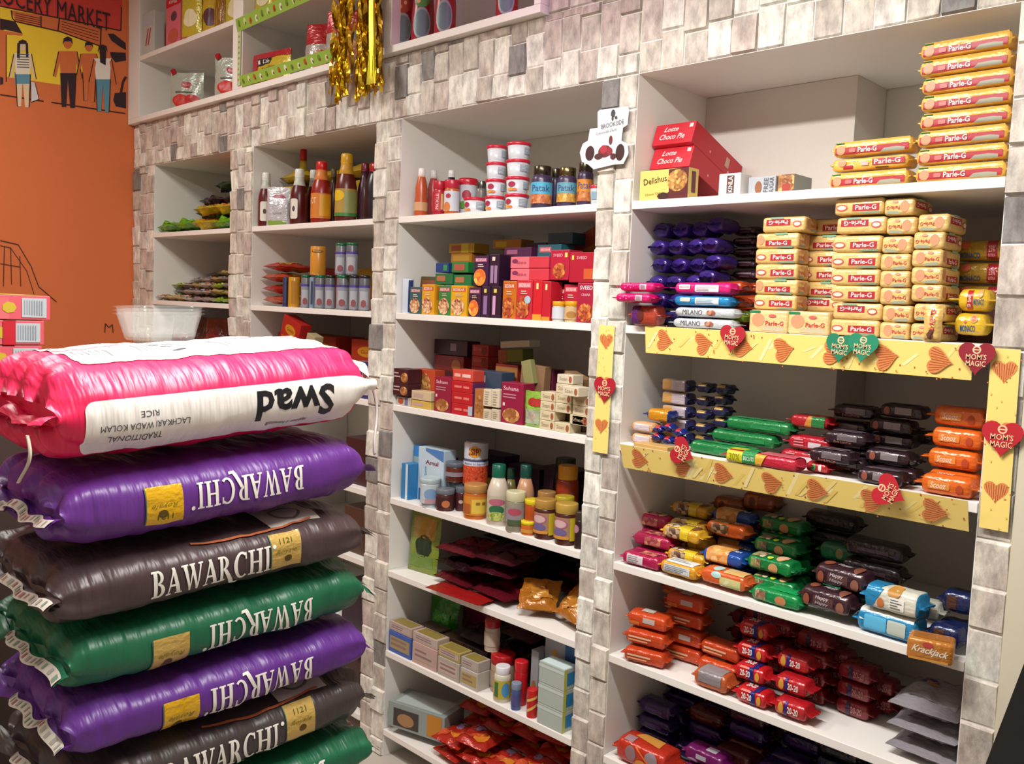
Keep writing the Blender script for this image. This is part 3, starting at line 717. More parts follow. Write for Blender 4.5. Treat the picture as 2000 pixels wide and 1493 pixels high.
# long family packets
PGY = '#e3b24c/card'; PGR = '#a81f2c/card'; PGG = '#1f7a4a/card'
def pg_front(n=1, small=False):
    it = [rect(0, .12, 1, .58, PGR), poly([(.62, .08), (.68, .34), (.84, .38), (.95, .3), (.95, .08)], '#9a9a86/card'), ell(.08, .42, .062, .34, '#c8906a/card'), rect(.0, .86, .12, 1, PGG),
          text('Parle-G', .45, .37, .26, .36, '#f2e4dc/card', 0, .015), rrect(.2, .22, .29, .5, .02, .05, '#c96a66/card')]
    return it
lgL = .178; lgh = .0352
lg = packet_proto(lgL, lgh, .06, '#e3b24c/foil', pg_front(), [rect(0, 0, 1, .3, '#e9bd5a/foil')], fin=.004, ex=7, seed=3, wr=.0018)
for k in range(8):
    pk(lg, 1884 + (k % 3 - 1) * 2, .012 + .002 * (k % 2), Z + k * (lgh + .0004), ORD[k + 1] + ' long yellow packet up in the tall stack at the right of the top shelf', 'long yellow biscuit packets on the top shelf')
pk(lg, 1694, .015, Z, 'long yellow and red biscuit packet at the bottom of the short three-high pile', 'long yellow biscuit packets on the top shelf')
l2 = packet_proto(.175, .031, .06, '#e3b24c/foil', [rect(.55, .3, 1, .8, PGR), text('Parle-G', .76, .55, .36, .4, '#f2e4dc/card'), rect(.14, .1, .28, .4, PGR), ell(.12, .62, .06, .3, '#c8906a/card'), rect(.4, .3, .5, .6, '#d8a8a0/card'), rect(.6, .02, .78, .12, '#6a3020/card')], fin=.005, ex=6, seed=5, wr=.002)
pk(l2, 1697, .016, Z + lgh + .0006, 'slightly crumpled long yellow biscuit packet in the middle of the three-high pile', 'long yellow biscuit packets on the top shelf')
pk(lg, 1702, .016, Z + lgh + .032, 'long yellow and red biscuit packet on top of the short three-high pile', 'long yellow biscuit packets on the top shelf')

# ---------------------------------------------------------------- RIGHT BAY, second shelf (z 1.467)
Z = ZS[1]
# wall of small yellow packets
pL, pd, ph = .108, .062, .0358
def pg_small(v):
    if v == 0: return [rect(.24, .16, .84, .52, PGR), text('Parle-G', .54, .34, .42, .26, '#f2e4dc/card', 0, .01), ell(.12, .55, .085, .32, '#c8906a/card'), poly([(.45, .04), (.6, .14), (.9, .14), (.88, .0)], '#6f8a72/card'), rect(.45, .86, .75, .98, '#7fae8a/card')]
    if v == 1: return [rect(.38, .2, .92, .62, PGR), text('Parle-G', .65, .42, .42, .28, '#f2e4dc/card', 0, .01), ell(.16, .42, .12, .2, '#c0504a/card'), ell(.16, .42, .09, .12, '#e8d8c0/card'), poly([(.5, .04), (.65, .14), (.95, .16), (.95, .04)], '#6f8a72/card')]
    return [rect(.1, .42, .66, .82, PGR), text('Parle-G', .38, .62, .44, .26, '#f2e4dc/card', 180, .01), ell(.82, .5, .1, .2, '#c0504a/card'), ell(.82, .5, .075, .12, '#e8d8c0/card'), rect(.2, .84, .5, .96, '#8aa890/card')]
def pg_end(v):
    s_ = -1 if v else 1; f = lambda u: u if not v else 1 - u
    it = [ell(f(.3), .5, .15, .34, '#c8906a/card'), text('Parle-G', f(.68), .42, .44, .22, '#b82a30/card', 180 if v else 0, .01), ell(f(.62), .78, .1, .08, '#d89a7a/card'), poly([(f(.4), .05), (f(.5), .2), (f(.85), .24), (f(.9), .08)], '#8f9a86/card')]
    return it
def pg_proto(v, e):
    m = MB(); m.box(-pL / 2, 0, 0, pL / 2, pd, ph - .0006, '#e0be78/foil', .007, 3)
    m.decals(pg_small(v), facemap('F', pL, ph, pd)); m.decals([rect(.1, .15, .9, .5, '#d9b05a/foil')], facemap('T', pL, ph, pd, .0004)); m.decals(pg_end(e), facemap('L', pL, ph, pd)); m.decals(pg_end(1 - e), facemap('R', pL, ph, pd))
    return [('packet', m.mesh('packet'))]
PG = [pg_proto(0, 0), pg_proto(1, 0), pg_proto(2, 1)]
PGT = 'small yellow biscuit packets stacked on the second shelf'
colname = {'A': 'leftmost column', 'B': 'recessed second column', 'C': 'middle column', 'D': 'end-on fourth column', 'E': 'end-on rightmost column'}
def pgl(k, c): return ORD[k] + ' yellow biscuit packet up in the ' + colname[c] + ' of the packet wall'
def pgp(v, px, Y, z, rz, label, dx=0): return place(PG[v], 'biscuit_packet', label, 'biscuit packet', (C(px, Y, z + .02) + dx, Y, z + .0004), rz, group=PGT)
var = [0, 1, 1, 0, 2, 1, 0, 2]
big = []
for k, pxc in enumerate((1499, 1574)):
    m = MB(); m.box(-.049, 0, 0, .049, .05, .052, '#e2c68a/foil', .006, 3)
    m.decals([ell(.25, .55, .17, .3, '#c8906a/card'), text('Parle-G', .68, .42, .46, .2, '#b82a30/card', 0, .015), rect(.02, .86, .3, .97, PGG), poly([(.3, .1), (.5, .3), (.9, .25), (.95, .08)], '#b9ad90/card'), ell(.62, .75, .1, .07, '#c8605a/card')], facemap('F', .098, .052, .05))
    me = m.mesh('packet')
    place([('packet', me)], 'biscuit_packet', ['larger upright yellow biscuit packet at the front left foot of the packet wall', 'larger upright yellow biscuit packet, second from the left at the foot of the packet wall'][k], 'biscuit packet', (C(pxc, .008, Z + .02), .008, Z + .0004), 0, group=PGT)
    pgp(1, [1506, 1580][k], .08, Z, 0, ['yellow packet mostly hidden behind the front left large packet', 'yellow packet mostly hidden behind the second large packet'][k])
zA = Z + .0535
CPX = [1664, 1665, 1668, 1668, 1669, 1672, 1680, 1676]
for k in range(6):
    pgp([1, 0, 1, 1, 0, 2][k], [1512, 1515, 1515, 1515, 1517, 1530][k], .03, zA + k * ph, 0, pgl(k + 1, 'A'))
    pgp([2, 0, 1, 1, 0, 1][k], [1604, 1605, 1604, 1606, 1609, 1616][k], .092, Z + .016 + (k + 1) * ph, 0, pgl(k + 1, 'B'))
for k in range(8):
    pgp([1, 2, 1, 1, 1, 1, 2, 1][k], CPX[k], .014, Z + k * ph, 0, pgl(k + 1, 'C'))
R90 = math.pi / 2
WXE = None
def pge(v, px, Y, z, lab): return place(PG[v], 'biscuit_packet', lab, 'biscuit packet', (C(px, Y, z + .02) + pd / 2, Y + pL / 2, z + .0004), R90, group=PGT)
for k in range(8):
    place(PG[[0, 0, 0, 0, 0, 2, 2, 2][k]], 'biscuit_packet', pgl(k + 1, 'D'), 'biscuit packet', (C(CPX[k], .014, Z + k * ph + .0204) + pL / 2 + pd + .002, .012 + pL / 2, Z + k * ph + .0004), R90, group=PGT)
for k in range(7):
    place(PG[[2, 2, 0, 0, 0, 2, 2][k]], 'biscuit_packet', pgl(k + 1, 'E'), 'biscuit packet', (C(CPX[k], .014, Z + k * ph + .0204) + pL / 2 + pd * 2 + .0042, .013 + pL / 2, Z + k * ph + .0004), R90, group=PGT)
pu = pouch_proto(.036, .075, .03, '#d8b468/foil', [text('Parle-G', .5, .5, .3, .7, '#b82a30/card', 90), ell(.5, .16, .22, .12, '#5a3a2c/card')], seed=4, cr=.003)
place(pu, 'biscuit_packet', 'yellow packet standing on end at the lower right of the packet wall', 'biscuit packet', (-.667, .022, Z + .0004), .0, group=PGT)
# cracker packets, right
mo = packet_proto(.098, .048, .06, '#d8b22c/foil', [rect(.28, .0, .5, 1, '#b8202c/foil'), text('23%', .38, .55, .14, .3, '#e8d8c0/card', 0, .01), text('EXTRA', .38, .25, .14, .14, '#e8d8c0/card'), text('MONACO', .76, .42, .42, .28, '#26527a/card', 0, .02), ell(.8, .8, .12, .2, '#d89a5a/card')], fin=.02, ex=3, seed=8)
mo2 = packet_proto(.098, .048, .06, '#d8b22c/foil', [text('MONACO', .45, .3, .62, .3, '#26527a/card', 0, .02), ell(.68, .76, .16, .2, '#d89a5a/card'), ell(.68, .76, .1, .12, '#c8603a/card'), ell(.34, .6, .05, .06, '#c8605a/card')], fin=.02, ex=3, seed=9)
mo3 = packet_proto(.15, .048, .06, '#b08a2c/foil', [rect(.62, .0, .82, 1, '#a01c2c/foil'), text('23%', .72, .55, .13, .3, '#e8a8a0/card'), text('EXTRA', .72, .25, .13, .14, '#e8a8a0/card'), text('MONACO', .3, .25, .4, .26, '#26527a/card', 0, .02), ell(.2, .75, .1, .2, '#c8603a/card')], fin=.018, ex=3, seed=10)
MG = 'yellow cracker packets at the right of the second shelf'
pk(mo2, 1900, .03, Z, 'lowest yellow cracker packet against the right pillar', MG, dx=-.606 - C(1900, .03, Z + .02)); pk(mo, 1900, .03, Z + .0487, 'yellow cracker packet with red band, lying on the lowest one by the right pillar', MG, dx=-.607 - C(1900, .03, Z + .0687))
for k in range(3): pk(mo3, 1903, .16, Z + .075 + k * .0487 + .0, 'dim set-back yellow cracker packet with red band by the right pillar, ' + ORD[k + 1] + ' up', MG, dx=-.633 - C(1903, .16, Z + .1))
carton_at(-.64, .165, Z, .15, .074, .09, '#4a2a1c/card', 'dark carton under the dim set-back cracker packets')
# purple foil rolls, seen end-on, left
pur = packet_proto(.11, .0462, .05, '#3a2478/foil', (), (), ex=2.2, fin=.012, seed=2, wr=.004); pur2 = packet_proto(.11, .0462, .05, '#33206c/foil', (), (), ex=2.4, fin=.012, seed=6, wr=.004)
for m_ in (pur, pur2):
    pass
for k in range(6):
    for j in range(4):
        xx = -1.4405 + j * .0512 + (.003 if k % 2 else 0)
        place([pur, pur2][(k + j) % 2], 'foil_roll', 'end-on purple foil roll, ' + ORD[j + 1] + ' from the left in the ' + ORD[k + 1] + ' row up', 'biscuit roll', (xx + .052, .115 + .012 * (k % 2) + .006 * (j % 3), Z + k * .0465 + .0004), R90, group='purple foil rolls at the left of the second shelf')
dkp = packet_proto(.085, .028, .06, '#3c2430/foil', [rect(.1, .55, .9, .75, '#8a7a84/foil'), rect(.3, .2, .8, .35, '#6a4a4a/foil')], fin=.008, ex=3, seed=12, wr=.003)
for k in range(5):
    pk(dkp, 1452, .19, Z + .13 + k * .0286 + 0, ORD[k + 1] + ' small dark brown foil packet from the bottom, behind the purple rolls', 'small dark packets behind the purple rolls', name='foil_packet')
orp = packet_proto(.1, .031, .06, '#b0401c/foil', [rect(.1, .2, .6, .7, '#c85a24/foil')], fin=.01, ex=3, seed=13, wr=.003)
for k in range(4):
    pk(orp, 1452 if k % 2 else 1455, .19, Z + k * .0318, ORD[k + 1] + ' dim orange biscuit packet from the bottom, below the dark packets', 'dim orange packets on the second shelf')
for k in range(2): pk(orp, 1455, .06, Z + .0335 + k * .0318, ['lower', 'upper'][k] + ' orange packet wedged beside the packet wall', 'dim orange packets on the second shelf', dx=-.05)
limep = packet_proto(.1, .031, .06, '#8ab024/foil', (), fin=.01, ex=3, seed=14)
pk(limep, 1455, .06, Z, 'lime green packet end peeping out beside the packet wall', dx=-.05, name='biscuit_packet')
# front pile: two white, blue, pink
mil = packet_proto(.195, .027, .045, '#c9cfd2/foil', [text('MILANO', .3, .5, .36, .52, '#4a4a52/card', 0, .0), ell(.64, .5, .08, .3, 'food:#a86a4a,#8a3c2c,#d8b090:120')], fin=.013, ex=3, seed=15)
pnk = packet_proto(.19, .033, .05, '#d81f74/foil', [rrect(.06, .4, .28, .8, .03, .1, '#f0d8dc/card'), text('Biscotti', .17, .6, .18, .22, '#c86a4a/card'), rrect(.38, .2, .84, .78, .02, .08, '#e8dce4/card')] + textlines(4, .4, .28, .8, .72, '#b8a8b0/card', 2), fin=.016, ex=3.2, seed=16)
blu = packet_proto(.19, .028, .05, '#1d86c0/foil', [rrect(.1, .4, .3, .8, .03, .1, '#d8c8b8/card'), rrect(.4, .15, .86, .85, .02, .08, '#c8d8e0/card')] + textlines(4, .42, .25, .82, .8, '#8aa8b8/card', 3), fin=.016, ex=3.2, seed=17)
pk(mil, 1370, -.002, Z, 'white long biscuit packet at the bottom of the front pile, left of the yellow wall', 'front pile on the second shelf'); pk(mil, 1374, .0, Z + .0275, 'white long biscuit packet second from the bottom of the front pile', 'front pile on the second shelf')
pk(blu, 1368, .0, Z + .055, 'bright blue long biscuit packet below the pink one', 'front pile on the second shelf'); pk(pnk, 1370, .0, Z + .0835, 'pink long biscuit packet on top of the front pile', 'front pile on the second shelf')
mag = packet_proto(.135, .028, .05, '#cc1468/foil', [rrect(.62, .2, .84, .8, .02, .06, '#d8c0c8/card')] + [rect(.64 + .02 * i, .28, .65 + .02 * i, .72, '#8a6a7a/card') for i in range(9)] + [ell(.15 + .1 * i, .4 + .2 * (i % 2), .02, .07, '#e87aa8/card', 6) for i in range(4)], fin=.014, ex=3.2, seed=18, wr=.002)
pk(mag, 1246, -.034, Z + .057, 'lower magenta biscuit packet jutting out over the pillar edge', 'magenta packets jutting over the pillar'); pk(mag, 1250, -.034, Z + .0855, 'upper magenta biscuit packet jutting out over the pillar edge', 'magenta packets jutting over the pillar')
ob = packet_proto(.1, .056, .05, '#a8402c/foil', [rect(0, 0, .35, 1, '#5a2468/foil'), ell(.4, .5, .14, .3, '#5a2420/card')], fin=.01, ex=3.2, seed=19)
pk(ob, 1255, -.03, Z + .0, 'orange and violet packet under the magenta ones', 'magenta packets jutting over the pillar')

# ---------------------------------------------------------------- printed card strips with hearts
YS = '#efd67a/card'
def shell(u, v, ru, rv, seed=0, rot=0.0):
    c_, s_ = math.cos(rot), math.sin(rot)
    T_ = lambda x, y: (u + (x * c_ - y * s_) * ru, v + (x * s_ + y * c_) * rv)
    out = heartpts(0, 0, 2.0, 26)
    it = [poly([T_(x, y) for x, y in out], '#d88a50/card')]
    for i in range(9):
        x = -.8 + .2 * i; yt = .72 - .25 * abs(abs(x) - .45); yb_ = -.85 + .95 * abs(x)
        it.append(poly([T_(x - .035, yt), T_(x + .035, yt), T_(x * .75 + .03, yb_ * .9), T_(x * .75 - .03, yb_ * .9)], '#a8542c/card'))
    r = random.Random(seed)
    for i in range(7): it.append(ell(*T_(r.uniform(-1.3, 1.3), r.uniform(-1.1, 1.1)), .07 * ru, .07 * rv, '#c8703c/card', 6))
    return it
def promo(L_, n, seed):
    r = random.Random(seed); it = [rect(0, 0, 1, 1, YS)]
    for i in range(int(L_ * 30)):
        u = r.random(); it.append(line((u, r.uniform(0, .5)), (min(1, u + .03 / L_), r.uniform(.5, 1)), .009 / L_, r.choice(['#f4e6a8/card', '#e8cc6c/card', '#f1de8e/card'])))
        it.append(ell(r.random(), r.random(), .002 / L_, .04, '#b5622c/card', 6))
    for i in range(n): it += shell((i + .5) / n + r.uniform(-.01, .01), .5, .030 / L_, .42, i + seed, 1.45 + .3 * (i % 2))
    return it
def card_heart(name, base, up, right, s_, rot, col, label, group='heart cards on the printed strips'):
    """heart-shaped card; base is its centre"""
    base, up, right = Vector(base), Vector(up).normalized(), Vector(right).normalized(); n = right.cross(up).normalized()
    m = MB(); pts = heartpts(0, 0, s_, 32, 0); k = m.mi(col)
    c_, s2 = math.cos(rot), math.sin(rot)
    f = lambda x, y, d: base + right * (x * c_ - y * s2) + up * (x * s2 + y * c_) + n * d
    fr = [m.bm.verts.new(f(x, y, .0014)) for x, y in pts]; bk = [m.bm.verts.new(f(x, y, 0)) for x, y in pts]
    m.bm.faces.new(fr).material_index = k
    for i in range(len(pts)): m.bm.faces.new((bk[i], bk[(i + 1) % len(pts)], fr[(i + 1) % len(pts)], fr[i])).material_index = k
    cr = '#e8c49a/card'
    m.decals([ell(0, s_ * .24, s_ * .11, s_ * .11, cr), ell(0, s_ * .24, s_ * .07, s_ * .07, col), rect(-s_ * .07, s_ * .225, s_ * .09, s_ * .255, cr), text("MOM'S", 0, s_ * .05, s_ * .52, s_ * .15, cr, 0, .01), text('MAGIC', 0, -s_ * .13, s_ * .5, s_ * .15, cr, 0, .01)], lambda u, v, l: f(u, v, .0017 + l * .0003))
    return tag(link(name, m.mesh(name)), label, 'heart card', group)
xs0, xs1 = PIL[3][1] + .0, PIL[4][0]
zb = ZS[1]; X1 = P(1945, 700, -.01)[0]
strip('promo_strip', (C(1262, -.008, zb - .05), -.008, zb - .068), (-.585, -.008, zb - .072), (0, -.12, 1), .070, promo(.85, 7, 3), 'yellow printed card strip with shell biscuits along the second shelf edge', 'strip', group='yellow printed strips')
strip('promo_strip', (C(1216, -.02, ZS[2] - .03), -.012, ZS[2] - .062), (-.565, -.012, ZS[2] - .058), (0, -.35, 1), .068, promo(.88, 7, 4), 'yellow printed card strip with shell biscuits along the third shelf edge', 'strip', group='yellow printed strips')
def vstrip(px, py0, py1, w_, seed, label):
    a = P(px[0], py0, -.014); b = P(px[1], py1, -.014)
    A = Vector((a[0], -.014, a[2])); Bq = Vector((b[0], -.014, b[2])); up = (Bq - A)
    return strip('promo_strip', A, A + Vector((w_, 0, 0)), up, up.length, [rect(0, 0, 1, 1, YS)] + [q for i in range(3) for q in shell(.5, (i + .5) / 3 + .04, .46, .07, i)] + [ell(random.Random(seed + i).random(), random.Random(seed * 3 + i).random(), .03, .008, '#e2c468/card', 6) for i in range(16)], label, 'strip', group='yellow printed strips')
vstrip((1157, 1171), 882, 635, .052, 5, 'narrow yellow printed strip hanging upright on the pillar left of the right bay')
vstrip((1912, 1936), 1030, 680, .052, 6, 'narrow yellow printed strip hanging upright on the right-hand pillar')
R_ = '#a8202e/card'
def heart_at(px, py, Y, s_, rot, col, label):
    p = P(px, py, Y); card_heart('heart_card', p, (0, 0, 1), (1, 0, 0), s_, math.radians(rot), col, label)
heart_at(1430, 662, -.0245, .072, -4, R_, 'red heart card on the second shelf strip, below the white packets')
heart_at(1641, 680, -.0225, .070, -4, '#1c7a5a/card', 'left green heart card of the overlapping pair'); heart_at(1685, 680, -.026, .070, -4, '#1f8562/card', 'right green heart card of the overlapping pair')
heart_at(1907, 701, -.0245, .072, 0, '#8c1c2c/card', 'dark red heart card at the right end of the second shelf strip')
heart_at(1334, 884, -.041, .074, 68, R_, 'red heart card turned sideways at the left of the third shelf strip'); heart_at(1738, 962, -.041, .074, 68, '#b8202e/card', 'red heart card turned sideways at the right of the third shelf strip')
heart_at(1181, 762, -.019, .078, 0, R_, 'red heart card on the upright strip left of the right bay'); heart_at(1957, 858, -.020, .078, 0, '#b8202e/card', 'large red heart card on the right-hand upright strip')

# shelf talker on the pillar
m = MB(); p0 = P(1197, 225, -.02)
def q2(px, py): p = P(px, py, -.02); return (p[0], p[2])
outl = [q2(*p) for p in ((1168, 219), (1172, 215), (1226, 208), (1229, 214), (1226, 244), (1217, 250), (1214, 275), (1226, 281), (1228, 300), (1218, 320), (1198, 322), (1185, 325), (1160, 331), (1150, 322), (1137, 316), (1133, 298), (1139, 281), (1149, 275), (1153, 252), (1168, 250))]
fr = [m.bm.verts.new((x, -.0215, z)) for x, z in outl]; bk = [m.bm.verts.new((x, -.020, z)) for x, z in outl]
m.bm.faces.new(fr).material_index = m.mi('#dfe4ea/card')
for i in range(len(outl)): m.bm.faces.new((bk[i], bk[(i + 1) % len(outl)], fr[(i + 1) % len(outl)], fr[i]))
def q3(px, py): return q2(px, py)
its = [ell(*q3(1152, 300), .022, .024, '#eeeeee/card'), ell(*q3(1153, 300), .016, .020, '#3a1c20/card'), ell(*q3(1212, 298), .022, .026, '#eeeeee/card'), ell(*q3(1212, 298), .015, .022, '#35191c/card'),
       ell(*q3(1182, 296), .022, .016, '#6a2028/card'), ell(*q3(1180, 292), .012, .011, '#a82838/card'), ell(*q3(1194, 274), .006, .012, '#6a2428/card'), ell(*q3(1170, 306), .014, .008, '#4a2426/card'), ell(*q3(1199, 306), .010, .008, '#4a2426/card'), ell(*q3(1192, 296), .010, .010, '#8a2430/card'),
       ell(*q3(1199, 222), .007, .010, '#3a3a40/card'), ell(*q3(1198, 232), .003, .006, '#3a3a40/card'), ell(*q3(1205, 230), .004, .004, '#3a3a40/card')]
c1 = q3(1198, 243); its.append(text('BROOKSIDE', c1[0], c1[1], .075, .012, '#4a4a52/card', 5, .0)); c2 = q3(1186, 258); its.append(text('Lusciously Dark', c2[0], c2[1], .07, .010, '#5a5a62/card', 4, .0, .3))
m.decals(its, lambda u, v, l: Vector((u, -.0218 - l * .0002, v)))
tag(link('shelf_talker', m.mesh('shelf_talker')), 'white cut-out chocolate advertising card fixed to the pillar above the jars', 'sign')
# ================================================================== RIGHT BAY, third shelf (z 1.154)
Z = ZS[2]
gn = packet_proto(.09, .0348, .05, '#b9a7a8/foil', [rect(0, 0, .42, 1, '#c89a5a/foil'), rect(.42, .1, .98, .9, '#b8aeb8/foil')], fin=.004, ex=6, seed=30, endcol='#2a2c5a/foil')
for k in range(5):
    for j in range(1):
        pk(gn, 1316, .10, Z + k * .0352, ORD[k + 1] + ' lilac and gold wafer packet up in the neat third-shelf stack', 'lilac and gold packets on the third shelf')
nv = packet_proto(.05, .034, .05, '#26264e/foil', [rect(0, .7, 1, 1, '#a8843c/foil')], fin=.007, ex=3.8, seed=31, wr=.004)
for k in range(5):
    for j in range(2):
        place(nv, 'foil_packet', ['left', 'right'][j] + ' navy and gold foil packet end in the ' + ORD[k + 1] + ' row up, beside the lilac stack', 'foil packet', (C(1316, .1, Z + .02) + .0725 + j * .0515, .11, Z + k * .0352 + .0004), 0, group='navy foil packet ends')
gd = packet_proto(.095, .036, .05, '#c98a1c/foil', (), (), fin=.012, ex=3.8, seed=32, endcol='#1e2a6a/foil')
pk(gd, 1284, .035, Z + .062, 'golden packet with navy ends lying on top of the small heap at the far left', name='biscuit_packet')
lo = packet_proto(.085, .03, .05, '#d8a878/foil', [rect(.1, .2, .95, .8, '#cfc4cc/foil')], fin=.008, ex=3.5, seed=33)
pk(lo, 1253, .02, Z + .031, 'pale orange and lilac packet under the golden one'); pk(lo, 1253, .02, Z, 'lowest pale orange packet, mostly behind the printed strip')
cnd = packet_proto(.034, .024, .03, '#1c2c7c/foil', [rect(0, .6, 1, 1, '#b82430/foil')], fin=.005, ex=2.4, seed=34, wr=.003)
for k in range(2):
    for j in range(3): place(cnd, 'foil_packet', 'small ' + 'blue and red foil packet, ' + ORD[j + 1] + ' from the left in the ' + ['lower', 'upper'][k] + ' row', 'foil packet', (C(1278 + j * 21, .01, Z + .05) + .004, .012, Z + k * .0245 + .012), 0, group='small blue and red foil packets')
carton_at(-1.325, .008, Z, .105, .012, .045, '#c9a060/card', 'flat gold card box under the small blue and red foil packets', name='flat_box')
gr = packet_proto(.20, .034, .055, '#1f7a40/foil', [rect(.4, .3, .9, .6, '#2c8a50/foil')], [rect(.1, .2, .9, .6, '#2f8f55/foil')], fin=.014, ex=3.8, seed=35)
pk(gr, 1405, .02, Z, 'long green biscuit packet lying behind the strip, left of the yellow-labelled one', 'green packets on the third shelf'); pk(gr, 1450, .09, Z, 'long darker green biscuit packet in the row behind', 'green packets on the third shelf'); pk(gr, 1470, .09, Z + .035, 'upper long green packet in the row behind', 'green packets on the third shelf')
yl = packet_proto(.21, .034, .055, '#b8263a/foil', [rect(0, 0, .24, 1, '#c9cc2c/foil'), text('30%', .12, .5, .16, .5, '#8a7a1c/card'), rect(.24, 0, .44, 1, '#2c8a4c/foil'), text('BISCUITS', .34, .5, .16, .3, '#c8e0c8/card'), poly([(.44, 0), (.52, 0), (.6, 1), (.44, 1)], '#d8a83c/foil')], [rect(0, .2, .24, .8, '#c9cc2c/foil'), rect(.24, 0, .44, 1, '#2c8a4c/foil'), rect(.5, .1, 1, .9, '#c8606c/foil')], fin=.014, ex=3.8, seed=36)
pk(yl, 1500, -.0, Z + .0, 'long red and green packet with a yellow percentage label behind the strip', 'red and green packets on the third shelf')
rg = packet_proto(.12, .034, .055, '#a81f28/foil', [rect(.6, 0, 1, 1, '#2a7a40/foil'), poly([(.35, 0), (.6, 0), (.6, 1), (.5, 1)], '#c98a3c/foil')], fin=.014, ex=3.8, seed=37)
rr_ = packet_proto(.13, .036, .055, '#b01c2c/foil', [rect(.5, .2, .85, .6, '#c8bcc0/card')] + textlines(3, .1, .2, .4, .8, '#d08a90/card', 5), fin=.014, ex=3.8, seed=38)
pk(rr_, 1562, .10, Z + .0, 'red packet with white information panel, right of the green packets', 'red packets on the third shelf'); pk(rr_, 1560, .10, Z + .037, 'upper red packet with white information panel', 'red packets on the third shelf'); pk(rg, 1578, .10, Z + .0745, 'red packet with a green end on top of the red pile', 'red packets on the third shelf')
rgn = packet_proto(.075, .03, .05, '#b8242c/foil', [ell(.35, .5, .14, .3, '#3c9a5a/card'), ell(.75, .5, .1, .3, '#e0d8d0/card')], fin=.012, ex=2.6, seed=39)
pk(rgn, 1590, .005, Z, 'short red packet with green spots at the strip edge')
dkb = packet_proto(.12, .034, .056, '#2c1c24/foil', [rect(.3, .35, .85, .8, '#6a6064/foil'), text('bounce', .45, .25, .5, .22, '#a86a5a/card', 0, .01, .2)], [rect(.1, .2, .9, .8, '#6e686e/foil'), rect(.1, .3, .9, .45, '#4a3440/foil')], fin=.012, ex=3.8, seed=40)
dkc = packet_proto(.12, .034, .056, '#2a1a20/foil', [rect(.35, .3, .8, .8, '#80787a/foil'), ell(.14, .5, .08, .3, '#8a4a3a/card')], [rect(.05, .3, .9, .8, '#5a5258/foil')], fin=.012, ex=3.8, seed=41)
DG = 'dark chocolate biscuit packets on the third shelf'
DK_ = [(1617, .005, 0), (1716, .0, 0), (1640, .075, 0), (1730, .07, 0), (1640, .078, 1), (1731, .075, 1), (1645, .14, 2), (1735, .13, 2), (1668, .15, 3), (1757, .14, 3), (1775, .2, 2)]
DN = ['front left, behind the strip', 'front right, above the sideways heart', 'second row, lower left', 'second row, lower right', 'second row, upper left', 'second row, upper right', 'third row left', 'third row right', 'back row left, topmost', 'back row, topmost right', 'far back beside the orange packets']
for k, ((px, Y, l_), nm) in enumerate(zip(DK_, DN)):
    pk([dkb, dkc][k % 2], px, Y, Z + l_ * .0348 + (.0 if Y < .1 else .0), 'dark brown and silver chocolate biscuit packet, ' + nm, DG, rz=-.03 + .02 * (k % 3))
for k in range(2):
    for j in range(2): pk(dkc, 1660 + j * 75, .155, Z + k * .0348, 'dark packet at the bottom of the back row, hidden', DG)
orr = packet_proto(.125, .044, .06, '#d8661c/foil', [rrect(.1, .3, .6, .7, .03, .1, '#e08a3c/foil'), text('Scooz', .34, .5, .36, .3, '#e8cfc0/card', 0, .01, .2), ell(.82, .4, .08, .25, '#a8401c/card')], [text('Scooz', .4, .45, .4, .3, '#ecd8c8/card', 0, .01, .2)], fin=.014, ex=3.8, seed=42)
for k, (px, Y, l_) in enumerate(((1846, .0, 0), (1858, .07, 1), (1866, .075, 2), (1870, .08, 3))):
    pk(orr, px, Y, Z + l_ * .045, 'orange biscuit packet, ' + ['lowest and nearest, right end of the third shelf', 'second up in the set-back orange pile', 'third up in the set-back orange pile', 'topmost in the set-back orange pile'][k], 'orange packets at the right of the third shelf')
pk(orr, 1858, .07, Z, 'hidden bottom orange packet of the set-back pile', 'orange packets at the right of the third shelf')

# ---------------------------------------------------------------- RIGHT BAY, fourth shelf (z .83)
Z = ZS[3]
def rollp(base, F, T, seed, L_=.13, h=.0385, d=.056, ex=3.8, endc=None): return packet_proto(L_, h, d, base, F, T, fin=.009, ex=ex, seed=seed, wr=.0018, endcol=endc)
NUT = 'food:#e0cfae,#8a6a4a,#4a2f26,#d8b78a:90'; BIS = 'food:#e8b060,#c8843c,#f0cf90:70'
fm = lambda bg: [rect(.05, .1, .4, .9, NUT), ell(.75, .5, .13, .34, '#d8a868/card'), ell(.75, .5, .09, .22, '#e4bc80/card'), text('Cookies', .56, .8, .25, .14, '#e8e0d0/card')]
mgp = rollp('#a81c4c/foil', [rect(.3, .15, .8, .8, 'food:#c86a5a,#8a3040,#d8a07a:90'), ], [rect(.2, .2, .7, .8, 'food:#c86a5a,#7a2a3a,#d8a07a:90'), ell(.8, .5, .1, .3, '#c89a6a/card')], 50)
mgq = rollp('#a81c4c/foil', [rect(.1, .2, .6, .85, '#cfc4c8/card')] + textlines(4, .13, .25, .57, .8, '#8a8a90/card', 4), [rect(.4, .2, .9, .8, 'food:#c86a5a,#8a3040,#d8a07a:90')], 51)
ywp = rollp('#d8a428/foil', [rect(.05, .1, .5, .9, NUT), rect(.5, 0, .75, 1, '#e0c02c/foil')], [rect(.05, .1, .42, .9, NUT), rect(.42, .0, .78, 1, '#e2c22c/foil'), ell(.85, .5, .1, .35, '#7a4a2c/card')], 52)
